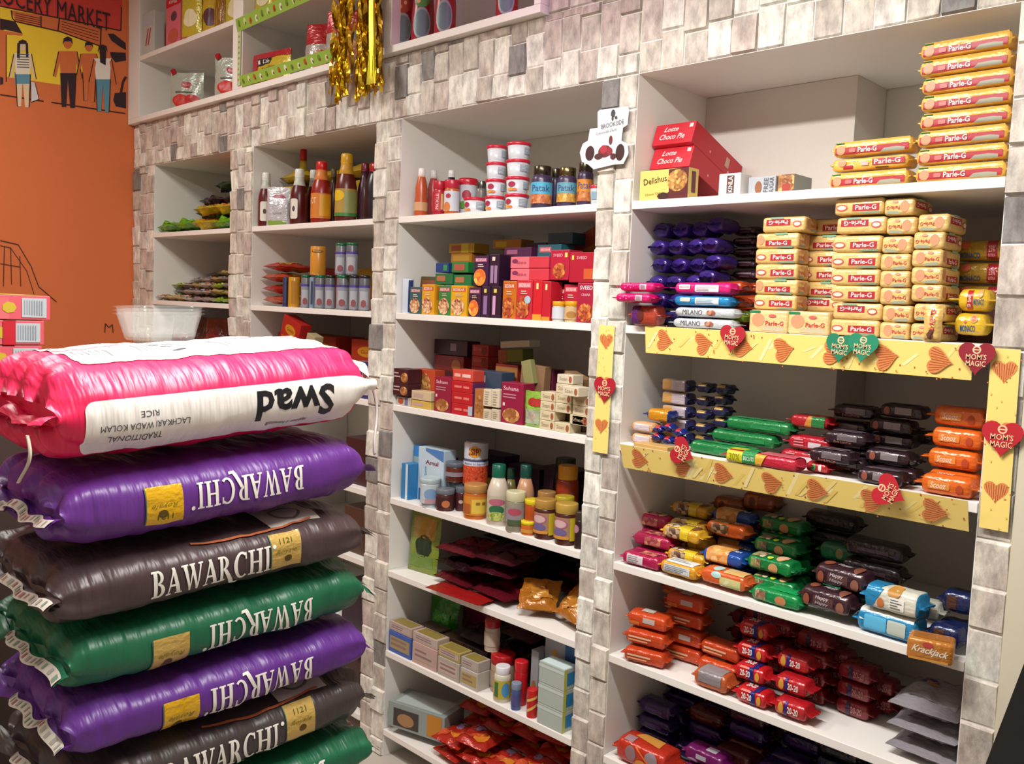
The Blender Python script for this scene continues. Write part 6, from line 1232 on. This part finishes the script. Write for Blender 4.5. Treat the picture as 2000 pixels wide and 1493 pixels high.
for k, (a, b, cap, body) in enumerate(((606, 636, None, '#c8862c/plastic'), (655, 677, '#14603c/plastic', '#6a6c70/plastic'), (676, 698, '#14603c/plastic', '#5c5e64/plastic'))):
    vessel(a, b, 484, .012, zt, 'can', ['wide orange tin standing on top of the tin row', 'left green-lidded tin on top of the tin row', 'right green-lidded tin on top of the tin row'][k], body, cap, None, cl(0) if cap else [ell(.5, .85, .22, .06, '#7a5020/card'), text('MASALA', .5, .86, .3, .05, '#e8c070/card')], 'tin_can', 'can', group=CG, hh=.108)
yr = pouch_proto(.15, .17, .045, '#b8502c/foil', [rect(.1, .4, .9, .9, '#c8a83c/foil'), ell(.4, .6, .2, .14, '#b8b060/foil')], seed=90, cr=.008, gus=False); yr2 = pouch_proto(.15, .17, .045, '#a8281c/foil', [rect(.2, .2, .8, .6, '#c89a38/foil')], seed=91, cr=.008, gus=False)
for k in range(4): place([yr, yr2][k % 2], 'snack_pouch', 'red and yellow pouch, ' + ORD[k + 1] + ' up in the pile at the left of the second bay', 'pouch', (-3.285, .03, Z + .025 + k * .046), .05 * (k % 3) - .05, -R90, group='red and yellow pouches on the second shelf')
for j in range(4): place([yr2, yb[0]][j % 2], 'snack_pouch', 'dim ' + ['red', 'yellow'][j % 2] + ' pouch standing behind the tins, ' + ORD[j + 1] + ' from the left', 'pouch', (-3.27 + j * .185, .3, Z + .001), .1, -.1, group='pouches behind the tins')
Z = ZS[2]
RC = '#9a2c18/card'; gl = [ell(.5, .55, .3, .2, '#b8801c/card'), text('Gulab', .5, .55, .4, .14, '#8a2018/card', 0, .01), rect(.1, .1, .9, .2, '#b8681c/card')]
for k, (px, Y, z_, rz, ry) in enumerate(((-3.275, .12, 0, .0, 0), (-3.27, .12, .103, .03, 0), (-3.05, .12, .0, -.02, 0), (-3.05, .12, .103, .0, 0), (-2.83, .12, 0, .02, 0), (-2.73, .11, .103, 0, 0), (640, .1, .212, .0, 0))):
    carton_at(px, Y, Z + z_, .2, .1, .14, RC if k % 2 else '#a84418/card', ['lower left', 'upper left', 'lower middle', 'upper middle', 'lower right', 'upper right', 'topmost'][k] + ' red-orange sweet mix carton in the second bay third shelf', gl, rz=rz, group='red-orange sweet cartons') if k < 6 else None
carton_at(C(568, .01, Z + .25), -.002, Z + .17, .13, .10, .05, '#a01c18/card', 'red carton with gold emblem tilted against the sweet cartons', gl, ry=.32, group='red-orange sweet cartons')
carton_at(C(598, .004, Z + .1), .006, Z + .12, .055, .095, .04, '#a89a78/card', 'cream carton with dark numeral tilted beside the red one', [text('7', .5, .5, .4, .5, '#3a2c24/card')], ry=.28)
carton(683, 700, 706, .012, Z, .06, '#8c90a0/card', 'pale lilac side of a carton by the right pillar of the second bay'); carton(701, 722, 708, .012, Z, .06, '#20286a/card', 'navy carton with white crest next to the right pillar of the second bay', [rrect(.25, .1, .9, .9, .1, .08, '#b8b0b4/card'), ell(.55, .7, .25, .14, '#8a3c40/card'), ell(.55, .3, .2, .16, '#9a4844/card')])
for j in range(4): carton_at(-3.27 + j * .19, .02 if j < 2 else .014, Z, .15 if j < 3 else .05, .1, .08, ['#8a3418/card', '#a85020/card', '#7a2a18/card', '#903018/card'][j], 'orange-brown carton low in the front row of the second bay, ' + ORD[j + 1] + ' from the left', gl) if j < 3 else None
for zi in (3, 4, 5, 6):   # lower shelves show only as slivers beside the sacks; added cartons darken them
    carton_at(-2.655, .03, ZS[zi], .16, .17, .12, ['#3a1c20/card', '#4a3428/card', '#2a1c2c/card', '#3c2420/card'][zi - 3], ['dark maroon', 'brown', 'dark violet', 'rust-brown'][zi - 3] + ' carton added to darken the gap between the sacks and the stone pillar')
# ================================================================== LEFTMOST BAY
Z = ZS[0]
mk = lambda c, c2, s, cr=.02: pouch_proto(.175, .115, .06, c, [rect(.15, .2, .85, .8, c2)], seed=s, cr=cr, gus=False)
g1, g2, g3, g4, g5 = mk('#5c9a1c/foil', '#7ab82c/foil', 100), mk('#b8a01c/foil', '#c85a1c/foil', 101), mk('#b83c14/foil', '#c8501c/foil', 102), mk('#4a2c40/foil', '#5a5a2c/foil', 103), mk('#1c3c24/foil', '#2c5a2c/foil', 104)
seq = [(0, .0, 0, g1), (1, .0, 0, g1), (2, .0, 0, g2), (3, .0, 0, g1), (2, .0, 1, g2), (3, .0, 1, g2), (0, .12, 0, g1), (1, .12, 0, g1), (2, .12, 0, g4), (3, .12, 0, g2), (1, .12, 1, g4), (2, .12, 1, g4), (3, .12, 1, g3), (2, .14, 2, g4), (3, .12, 2, g3), (3, .12, 3, g3), (3, .12, 4, g2), (2, .12, 3, g5), (1, .12, 2, g4), (0, .25, 0, g4), (1, .25, 0, g5), (2, .25, 0, g5), (3, .25, 0, g5), (1, .25, 1, g4), (2, .25, 1, g5), (3, .25, 1, g5), (2, .25, 2, g5), (3, .25, 2, g5), (3, .25, 3, g5), (3, .25, 4, g2)]
nmc = {id(g1): 'bright green', id(g2): 'yellow and orange', id(g3): 'red-orange', id(g4): 'brown and purple', id(g5): 'dark green'}
for j, y, l_, g in seq:
    place(g, 'snack_pouch', nmc[id(g)] + ' pouch, ' + ORD[j + 1] + ' from the left, ' + ORD[l_ + 1] + ' layer, ' + ['front', 'middle', 'back'][[.0, .12, .25].index(min((.0, .12, .25), key=lambda q: abs(q - y)))] + ' row, leftmost bay', 'pouch', (-4.228 + j * .187, y, Z + .031 + l_ * .061), .1 * ((j + l_) % 3 - 1), -R90, group='pouches heaped on the leftmost bay top shelf')
Z = ZS[1]
cols = [('#a8988c', '#4a5c8a'), ('#b8a898', '#b8603c'), ('#8a7a7c', '#5a3c48'), ('#b8a060', '#c88a3c'), ('#a89088', '#7a4a4c'), ('#9ab838', '#b8c848'), ('#c8b8ac', '#7a6a8a')]
sp = [pouch_proto(.085, .078, .03, a + '/foil', [rect(.15, .2, .85, .75, b + '/foil'), ell(.5, .5, .2, .2, '#c8b8a8/card')], seed=110 + i, cr=.014, gus=False, n=8) for i, (a, b) in enumerate(cols)]
sz_ = .028
cn = ['grey and blue', 'beige and orange', 'mauve', 'golden', 'brownish', 'lime', 'cream and lilac']
rnd = random.Random(21)
for yi, y in enumerate((-.0, .085, .17, .255)):
    for j in range(8):
        for l_ in range(1 + yi + (yi > 0) + (j > 2) + (j > 4)):
            i = rnd.randrange(7) if not (yi == 0 and l_ == 0 and j > 5) else 5
            place(sp[i], 'sachet', cn[i] + ' sachet, ' + ORD[j + 1] + ' along, ' + ORD[l_ + 1] + ' layer up, ' + ['front', 'second', 'third', 'back'][yi] + ' row, leftmost bay', 'sachet', (-4.275 + j * .093, y + .004, Z + .016 + l_ * .031), rnd.uniform(-.12, .12), -R90, group='sachets heaped in the leftmost bay')
Z = ZS[2]
dr2 = [pouch_proto(.16, .24, .07, c + '/foil', [rect(.2, .3, .8, .7, c2 + '/foil')], seed=120 + i, cr=.014) for i, (c, c2) in enumerate((('#4a1418', '#6a1c20'), ('#2c1416', '#401c1c')))]
for j in range(4): place(dr2[j % 2], 'snack_pouch', 'dark red pouch standing in the leftmost bay behind the trays, ' + ORD[j + 1] + ' from the left', 'pouch', (-4.2 + j * .168, .08 + .03 * (j % 2), Z + .001), .15, -.08, group='dark red pouches in the leftmost bay')

# ================================================================== UPPER CABINET
ZU, ZU2 = 2.3505, 2.6375
def up(x0, x1, yt, Y, Zz, d, base, label, F=(), h=.24, **k):
    return carton(x0, x1, 0, Y, Zz, d, base, label, F, hh=h, name=k.get('name', 'carton'), cat=k.get('cat', 'box'), rz=k.get('rz', 0))
up(278, 301, 0, -.028, ZU2, .05, '#c0c4c0/card', 'pale cereal carton with red script at the far left of the upper cabinet', [line((.3, .2), (.5, .6), .08, '#a83048/card'), line((.5, .2), (.7, .6), .08, '#a83048/card'), rect(.1, .7, .9, .95, '#b8c4cc/card')], h=.19)
stick = lambda s, c='#b07c20/foil': pouch_proto(.085, .2, .03, c, [rect(.1 + .1 * i, .05, .14 + .1 * i, .8, '#8a5a1c/card') for i in range(8)] + [rect(.1, .8, .9, .95, '#c8b8a0/foil')], seed=s, cr=.003)
place(stick(130), 'snack_pouch', 'clear pouch of brown sticks beside the pale cereal carton', 'pouch', (C(318, .0, ZU2), .012, ZU2), .15)
up(324, 352, 0, -.015, ZU2, .06, '#d87080/card', 'pink and red cereal carton with fruit picture, upper cabinet', [rect(0, .82, 1, 1, '#c8202c/card'), ell(.55, .6, .2, .1, '#5a4448/card'), ell(.5, .2, .35, .15, '#c86050/card'), text('Kellogg', .5, .91, .6, .1, '#e8d0d0/card', 0, .01, .3)], h=.215)
up(356, 373, 0, -.015, ZU2, .06, '#c8b83c/card', 'yellow-green cereal carton right of the pink one', [ell(.5, .75, .25, .08, '#5a5a48/card'), rect(0, 0, 1, .35, '#c8705c/card')], h=.215)
yp = [pouch_proto(.11, .25, .035, c, [ell(.5, .7, .3, .08, '#4a4838/card'), ell(.5, .3, .35, .15, c2)], seed=131 + i, cr=.004) for i, (c, c2) in enumerate((('#c0b030/foil', '#e0d8b0/card'), ('#c8a828/foil', '#5a3444/card')))]
place(yp[0], 'cereal_pouch', 'yellow pouch with white flakes picture in the upper cabinet', 'pouch', (C(386, .0, ZU2), .012, ZU2), .4); place(yp[1], 'cereal_pouch', 'yellow pouch with purple chocolate picture in the upper cabinet', 'pouch', (C(404, .0, ZU2), .012, ZU2), .4)
place(stick(133, '#b88a18/foil'), 'snack_pouch', 'golden pouch of long sticks near the cabinet divider', 'pouch', (C(430, .0, ZU2), .012, ZU2), .5); place(yp[0], 'cereal_pouch', 'yellow pouch cut off by the cabinet divider', 'pouch', (C(448, .0, ZU2), .03, ZU2), .4)
tom = pouch_proto(.165, .165, .05, '#a8b0a4/foil', [ell(.5, .66, .16, .08, '#a8202c/card'), text('MAGIC', .5, .66, .2, .04, '#e0c0c0/card'), ell(.35, .22, .25, .18, '#c02820/card'), ell(.7, .22, .25, .18, '#b82820/card'), rect(.2, .44, .7, .48, '#5a5a54/card')], seed=135, cr=.005)
for nm, px, lab in (('a', 361, 'white tomato ketchup pouch with red spout, alone in the left compartment'), ('b', 450, 'second tomato ketchup pouch, half hidden by the cabinet divider')):
    m = MB(); m.lathe([(.012, 0), (.012, .022), (.009, .024)], '#b01828/plastic', 14); sp_ = m.mesh('spout')
    o_ = link('sauce_pouch', None); o_.location = (C(px, .02, ZU), .03, ZU); o_.rotation_euler = (0, 0, .6); link('pouch_body', tom[0][1], o_); q_ = link('spout', sp_, o_); q_.location = (-.062, 0, .158); q_.rotation_euler = (0, -.5, 0)
    tag(o_, lab, 'pouch')
# frozen snack bags in the middle compartment
mc = pouch_proto(.23, .135, .05, '#c8b02c/foil', [rect(0, 0, .2, 1, '#b0202c/foil'), rect(0, .82, 1, 1, '#b0202c/foil'), rect(.15, .62, .55, .82, '#1c1c1c/card'), text("McCain", .35, .72, .32, .13, '#e8e0d8/card', 0, .01), text('Smiles', .5, .5, .4, .1, '#8a5a28/card'), ell(.6, .25, .3, .16, '#d8902c/card'), ell(.4, .28, .18, .12, '#e0c040/card')], seed=140, cr=.006)
place(mc, 'frozen_snack_bag', 'yellow and red frozen snack bag with black name panel in the middle compartment', 'bag', (C(524, .01, ZU + .05), .02, ZU), .15, -.05)
rb = pouch_proto(.17, .2, .05, '#a8a098/foil', [rect(0, .6, 1, 1, '#b01c24/foil'), ell(.5, .28, .34, .2, 'food:#c87838,#a8482c,#d8a860:90')], seed=141, cr=.008)
place(rb, 'frozen_snack_bag', 'red-topped snack bag left of the tinsel in the middle compartment', 'bag', (C(628, .05, ZU), .06, ZU), .5, -.1); place(rb, 'frozen_snack_bag', 'red-topped snack bag just beside the tinsel in the middle compartment', 'bag', (C(672, .02, ZU), .03, ZU), .5, -.05)
place(yp[0], 'cereal_pouch', 'yellow pouch on the high shelf of the middle compartment, left', 'pouch', (C(512, .02, ZU2), .03, ZU2), .2); place(yp[1], 'cereal_pouch', 'yellow pouch on the high shelf of the middle compartment, right', 'pouch', (C(545, .02, ZU2), .03, ZU2), .2)
# red drink bottles right compartment
for k, (a, b, lab, c) in enumerate(((765, 806, 'leftmost big red syrup bottle in the right upper compartment', '#a83c1c/card'), (803, 848, 'big red syrup bottle with green fruit label, second of three', '#4a8a3c/card'), (848, 890, 'big red syrup bottle, third of three', '#a84c20/card'), (968, 1012, 'big red syrup bottle standing alone at the right end', '#7a6a60/card'))):
    vessel(a + (4 if k == 0 else 0), b + (3 if k == 0 else 0), 0, .0, ZU, 'squeeze', lab, '#a01c2c/plastic', '#b8182c/plastic', None, [], 'syrup_bottle', 'bottle', hh=.33)
    xx, yy, rr = jar_geo(a, b, 0, ZU); ob_ = [o_ for o_ in COL.objects if o_.get('label') == lab][0]
    m = MB(); m.decals([ell(.5, .23, .24, .2, '#9aa0a4/card'), ell(.5, .23, .2, .165, '#6a8088/card'), ell(.5, .52, .2, .1, c), ell(.42, .5, .05, .03, '#d8a070/card'), ell(.55, .55, .04, .025, '#d8a070/card')], lambda u, v, l: Vector(((rr * 1.03 + l * .0004) * math.sin((u - .5) * 3.4), -(rr * 1.03 + l * .0004) * math.cos((u - .5) * 3.4), .004 + v * .26)), 14, 4)
    link('label', m.mesh('label'), ob_)
# gold tinsel garland
m = MB(); r = random.Random(3)
for i in range(58):
    x0 = -2.72 + r.random() * .24; ph = r.uniform(0, 6); ln = r.uniform(.52, .6); w0 = r.uniform(.008, .016); y0 = YU - .012 - r.random() * .035
    sp2 = (x0 + 2.60) * .25
    def rib(u, v, x0=x0, ph=ph, ln=ln, w0=w0, y0=y0, sp2=sp2):
        z = 2.78 - v * ln; tw_ = math.sin(v * 26 + ph)
        return Vector((x0 + sp2 * v ** 1.5 + (u - .5) * w0 * (math.cos(v * 17 + ph)) + .002 * tw_, y0 + (u - .5) * w0 * math.sin(v * 17 + ph) + .002 * math.cos(v * 22 + ph), z))
    m.grid(rib, 1, 40, ['#c8a21c/metal', '#b8921c/metal', '#d8b83c/metal'][i % 3], smooth=False)
for sgn, x0 in ((0, -2.505),):
    m.grid(lambda u, v: Vector((x0 + (u - .5) * .05 * (1 - .5 * math.sin(v * 3.1)) + .02 * v, YU - .05 - .006 * math.sin(u * 20 + v * 5), 2.78 - v * .56)), 8, 24, '#c0b030/metal')
tg = link('tinsel_garland', m.mesh('tinsel_garland')); tag(tg, 'shiny gold tinsel garland hanging over the upper cabinet divider', 'garland')

# ================================================================== LEFT EDGE: boxes behind the sacks, dark case at the right
def pinkbox(z0, z1, y1, lab, flip):
    pr_ = carton_proto(.45, z1 - z0 - .001, .3, '#d85a68/card', [rect(0, .02, .8, .9, '#d86a70/card')] + [ell(.32 + .12 * i, .5 + .08 * (i % 2), .035, .24, '#c8b030/card', 7) for i in range(5)] + [rect(.86, .1, .98, .9, '#b8c0c4/card')] + [rect(.87 + .012 * i, .2, .875 + .012 * i, .8, '#8a98a0/card') for i in range(8)] + ([rect(.8, 0, .86, 1, '#c01c2c/card')] if flip else []), [rect(0, 0, 1, 1, '#c8b83c/card')], name='carton')
    place(pr_, 'carton', lab, 'box', (-2.3, y1 - .225, z0), R90)
pinkbox(1.306, 1.365, -1.16, 'pink carton lowest of three at the left edge, behind the rice sacks', False)
pinkbox(1.425, 1.483, -1.141, 'upper pink carton with yellow shapes at the left edge, behind the rice sacks', False)
pinkbox(1.366, 1.424, -1.155, 'lower pink and red carton at the left edge, behind the rice sacks', True)
m = MB(); m.box(-2.66, -1.75, ZF, -2.29, -1.12, 1.305, '#3a2a24/board', .004); tag(link('storage_counter', m.mesh('storage_counter')), 'plain wooden counter carrying the pink cartons behind the rice sacks', 'counter')
m = MB(); k = m.mi('#101012/plastic'); pts = [(-.60, ZF), (-.31, 1.16), (.25, 1.16), (.3, ZF)]
vs = [[m.bm.verts.new((x, y, z)) for x, z in pts] for y in (-.45, -.30)]
for f in (vs[0], vs[1][::-1]): m.bm.faces.new(f)
for i in range(4): m.bm.faces.new((vs[0][i], vs[1][i], vs[1][(i + 1) % 4], vs[0][(i + 1) % 4]))
tag(link('display_stand', m.mesh('display_stand')), 'black slant-sided stand cut off by the bottom right corner', 'stand')
_bad = [k for k, v in SEEN.items() if not 4 <= len(k.split()) <= 16]
if _bad: print('LABELLEN', len(_bad), _bad[:60])
# ================================================================== final small settling of goods so that they touch without cutting into each other (tenths of a millimetre)
NUDGE = {27: (0, -160, 50), 32: (40, 0, 0), 33: (-90, 0, 0), 34: (-90, 0, 0), 35: (-90, 0, 0), 46: (40, 0, 0), 47: (160, 0, 0), 49: (0, 40, 0), 51: (0, 40, 0), 53: (0, 40, 0), 55: (0, 40, 0), 57: (0, 40, 0), 58: (0, 0, 12), 59: (0, 40, 12), 60: (40, 0, 25), 61: (90, 0, 25), 62: (0, 0, 50), 63: (0, 0, 50), 64: (0, 0, 50), 65: (0, 0, 50), 66: (0, 0, 90), 67: (0, 0, 140), 68: (40, 0, 0), 69: (90, 0, 0), 70: (0, 0, 12), 71: (0, 0, 12), 72: (0, 0, 12), 73: (0, 0, 12), 74: (0, 0, 50), 75: (0, 0, 90), 76: (40, 0, 0), 77: (90, 0, 50), 78: (0, 0, 90), 79: (0, 0, 90), 80: (0, 0, 90), 81: (0, 0, 90), 82: (0, 0, 90), 83: (0, -260, 0), 84: (-40, 0, 140), 85: (0, 0, 140), 91: (40, 0, 0), 92: (40, 40, 25), 93: (90, 0, 0), 95: (40, 0, 0), 96: (90, 0, 0), 97: (40, 0, 200), 99: (40, 0, 0), 100: (40, 40, 25), 101: (40, 0, 140), 103: (40, 0, 0), 104: (90, 0, 0), 105: (90, 0, 90), 107: (40, 0, 0), 108: (40, 40, 25), 109: (90, 0, 25), 111: (40, 0, 0), 112: (90, 0, 0), 113: (90, 0, 90), 123: (0, 0, 200), 124: (0, 0, 280), 125: (40, 0, 200), 130: (0, -260, 0), 131: (0, -160, 0), 151: (0, 0, 25), 152: (40, 0, 0), 154: (0, 90, 200), 156: (0, 0, 140), 158: (0, 0, 90), 160: (40, 0, 12), 164: (0, 0, 50), 166: (0, 0, 50), 167: (40, 0, 12), 168: (0, 0, 90), 170: (0, -400, 0), 172: (0, -90, 280), 173: (90, 0, 280), 174: (0, -400, 25), 176: (260, -40, 0), 177: (0, 0, 140), 178: (0, 90, 0), 179: (0, 0, 280), 181: (90, 0, 50), 182: (160, 0, 0), 183: (90, 0, 280), 185: (0, 160, 90), 186: (0, 0, 280), 187: (-40, 0, 140), 188: (0, 0, 280), 189: (0, 160, 0), 191: (40, 0, 200), 192: (0, 0, 50), 193: (40, 0, 280), 200: (260, 0, 25), 202: (90, -40, 50), 203: (0, 0, 400), 204: (90, 40, 50), 206: (160, 0, 90), 207: (40, 0, 25), 208: (0, 0, 200), 209: (0, 0, 12), 210: (260, 0, 0), 211: (0, 0, 140), 212: (0, 0, 25), 213: (0, -40, 50), 214: (0, 0, 200), 215: (0, -40, 200), 217: (0, -260, 0), 218: (160, 40, 0), 221: (40, 0, 200), 222: (0, 40, 50), 223: (0, 40, 50), 224: (0, 90, 0), 225: (0, 90, 0), 226: (0, 40, 0), 228: (90, 0, 0), 229: (90, 0, 0), 230: (0, 40, 50), 231: (0, 40, 50), 232: (0, 0, 50), 233: (0, 0, 50), 234: (90, 0, 50), 235: (90, 0, 50), 236: (0, 0, 90), 237: (0, 0, 90), 238: (0, 0, 90), 240: (0, 0, 280), 245: (0, 90, 12), 246: (0, 260, 0), 247: (0, -40, 0), 248: (0, -40, 0), 249: (0, -40, 0), 250: (0, -40, 0), 251: (0, -400, 400), 252: (0, -260, 400), 253: (0, -90, 400), 255: (90, 0, 140), 256: (-260, 0, 90), 257: (0, 90, 400), 258: (0, -400, 0), 271: (0, -40, 50), 272: (0, 0, 50), 273: (90, 0, 0), 274: (0, 0, 50), 276: (0, 0, 50), 278: (0, 0, 50), 283: (0, 260, 0), 284: (0, 0, 12), 285: (0, -40, 12), 286: (0, 0, 12), 287: (0, 0, 25), 294: (0, 160, 0), 295: (0, -40, 12), 296: (0, 0, 50), 297: (0, 0, 50), 298: (0, 260, 50), 302: (0, 0, 50), 303: (0, 0, 50), 307: (-40, 40, 200), 308: (0, 0, 50), 309: (0, 0, 50), 310: (0, 0, 50), 314: (0, -40, 12), 315: (0, -40, 12), 326: (0, 0, 50), 329: (40, 0, 0), 330: (0, 0, 25), 331: (0, 0, 50), 332: (40, 0, 25), 334: (0, 0, 90), 335: (0, -40, 50), 336: (0, 0, 50), 337: (0, 0, 12), 339: (0, -40, 0), 340: (0, 0, 25), 341: (0, -90, 25), 342: (0, -90, 0), 343: (40, 0, 0), 344: (0, -40, 0), 345: (0, -40, 0), 346: (0, -40, 0), 347: (0, 0, 90), 348: (0, -40, 90), 353: (0, 0, 12), 354: (0, 0, 50), 355: (0, 0, 12), 356: (0, 0, 50), 359: (0, -40, 280), 360: (0, -40, 280), 361: (0, -40, 280), 362: (0, -40, 400), 363: (0, -40, 400), 364: (0, -40, 400), 365: (0, -40, 400), 366: (0, -40, 280), 367: (0, -40, 280), 368: (0, -40, 280), 369: (0, -40, 280), 370: (0, -40, 400), 371: (0, -40, 400), 372: (0, -40, 400), 373: (0, -40, 400), 375: (0, 0, 12), 376: (0, 40, 12), 377: (0, 40, 0), 379: (40, 40, 0), 381: (0, 40, 50), 382: (40, 0, 0), 383: (0, 40, 90), 384: (0, 0, 90), 385: (0, 0, 90), 413: (90, 0, 0), 415: (40, 0, 0), 425: (0, 160, 0), 427: (-40, 0, 0), 429: (-90, 0, 0), 430: (0, 0, 90), 431: (160, 0, 50), 432: (0, 0, 200), 433: (0, -90, 200), 434: (160, 0, 50), 435: (0, 0, 12), 440: (0, 0, 90), 444: (0, 0, 12), 446: (0, 0, 50), 447: (0, 0, 200), 448: (0, 0, 140), 450: (0, 0, 200), 452: (0, 160, 0), 458: (0, 260, 0), 459: (0, 260, 0), 460: (0, 90, 140), 462: (0, -160, 0), 463: (40, -160, 25), 466: (0, 40, 0), 469: (0, 0, 25), 470: (0, 0, 50), 471: (40, 0, 50), 479: (40, 0, 0), 480: (90, 0, 0), 481: (40, 0, 0), 482: (40, 0, 0), 483: (40, 0, 0), 484: (40, 0, 0), 486: (0, 0, 280), 487: (0, 0, 280), 488: (0, 0, 280), 489: (-90, 0, 280), 493: (0, 0, 280), 494: (-90, -400, 0), 498: (40, 0, 0), 503: (0, 0, 140), 504: (0, 0, 280), 506: (0, 90, 0), 507: (-90, 0, 50), 511: (0, 260, 0), 512: (0, 40, 0), 514: (90, 0, 0), 515: (0, 160, 0), 517: (0, -160, 0), 518: (90, 0, 0), 519: (40, 90, 0), 521: (90, 0, 0), 522: (40, 160, 0), 523: (90, 0, 0), 529: (0, -90, 0), 530: (160, 0, 0), 531: (90, 160, 0), 548: (0, 0, 200), 549: (0, 0, 140), 551: (0, 40, 12), 553: (0, 0, 50), 554: (0, 0, 50), 555: (40, 0, 50), 559: (90, 40, 0), 560: (0, -400, 0), 562: (-400, 0, 12), 565: (-400, 0, 0), 574: (90, 0, 0), 575: (0, 160, 0), 577: (400, 400, 0), 578: (0, -400, 400), 579: (40, 0, 400), 580: (0, 0, 400), 581: (0, 0, 400), 582: (400, 0, 0), 585: (-90, -400, 0), 595: (90, -90, 0), 596: (90, 0, 280), 597: (0, 0, 280), 598: (90, 0, 0), 600: (0, 0, 200), 601: (90, 0, 280), 602: (40, 0, 0), 603: (90, 0, 0), 605: (90, 0, 0), 607: (90, 0, 280), 608: (0, -40, 280), 609: (0, 0, 280), 610: (90, 0, 0), 613: (0, 0, 200), 614: (90, 0, 280), 615: (0, 0, 280), 616: (40, 0, 0), 620: (0, 0, 90), 621: (0, 40, 90), 622: (0, 0, 400), 623: (0, 0, 400), 624: (0, 0, 400), 625: (0, 40, 25), 626: (0, 0, 25), 627: (0, 0, 90), 628: (40, 0, 140), 629: (0, 0, 400), 630: (0, 0, 400), 631: (90, -260, 400), 633: (-40, 0, 50), 634: (90, 0, 280), 635: (260, 0, 0), 636: (0, 0, 12), 642: (40, 90, 0), 645: (-90, -400, 0), 646: (0, 260, 0), 650: (0, 400, 0), 651: (0, 260, 0), 690: (0, 0, 50), 692: (-40, 0, 0), 696: (0, 0, 50), 697: (0, 0, 50), 698: (-40, 0, 0), 699: (0, 0, 25), 703: (0, -40, 50), 704: (-40, 0, 0), 709: (0, 0, 12), 710: (0, 0, 12), 711: (-40, 0, 0), 714: (0, 0, 25), 715: (0, 90, 0), 717: (-40, 0, 0), 727: (90, 0, 0), 730: (0, 0, 50), 738: (40, 0, 0), 748: (90, 0, 0), 752: (40, 0, 0), 755: (40, 0, 0), 762: (0, 0, 50), 773: (40, -40, 0), 784: (0, 0, 12), 788: (40, 0, 0), 814: (0, -40, 0), 816: (0, 0, 50), 824: (0, 0, 25), 839: (0, 0, 25), 843: (0, 0, 25), 851: (0, 0, 12), 860: (0, 260, 0), 863: (0, -400, 0), 864: (0, 90, 0)}
for _i, _d in NUDGE.items(): ALL[_i].location = ALL[_i].location + Vector(_d) * 1e-4
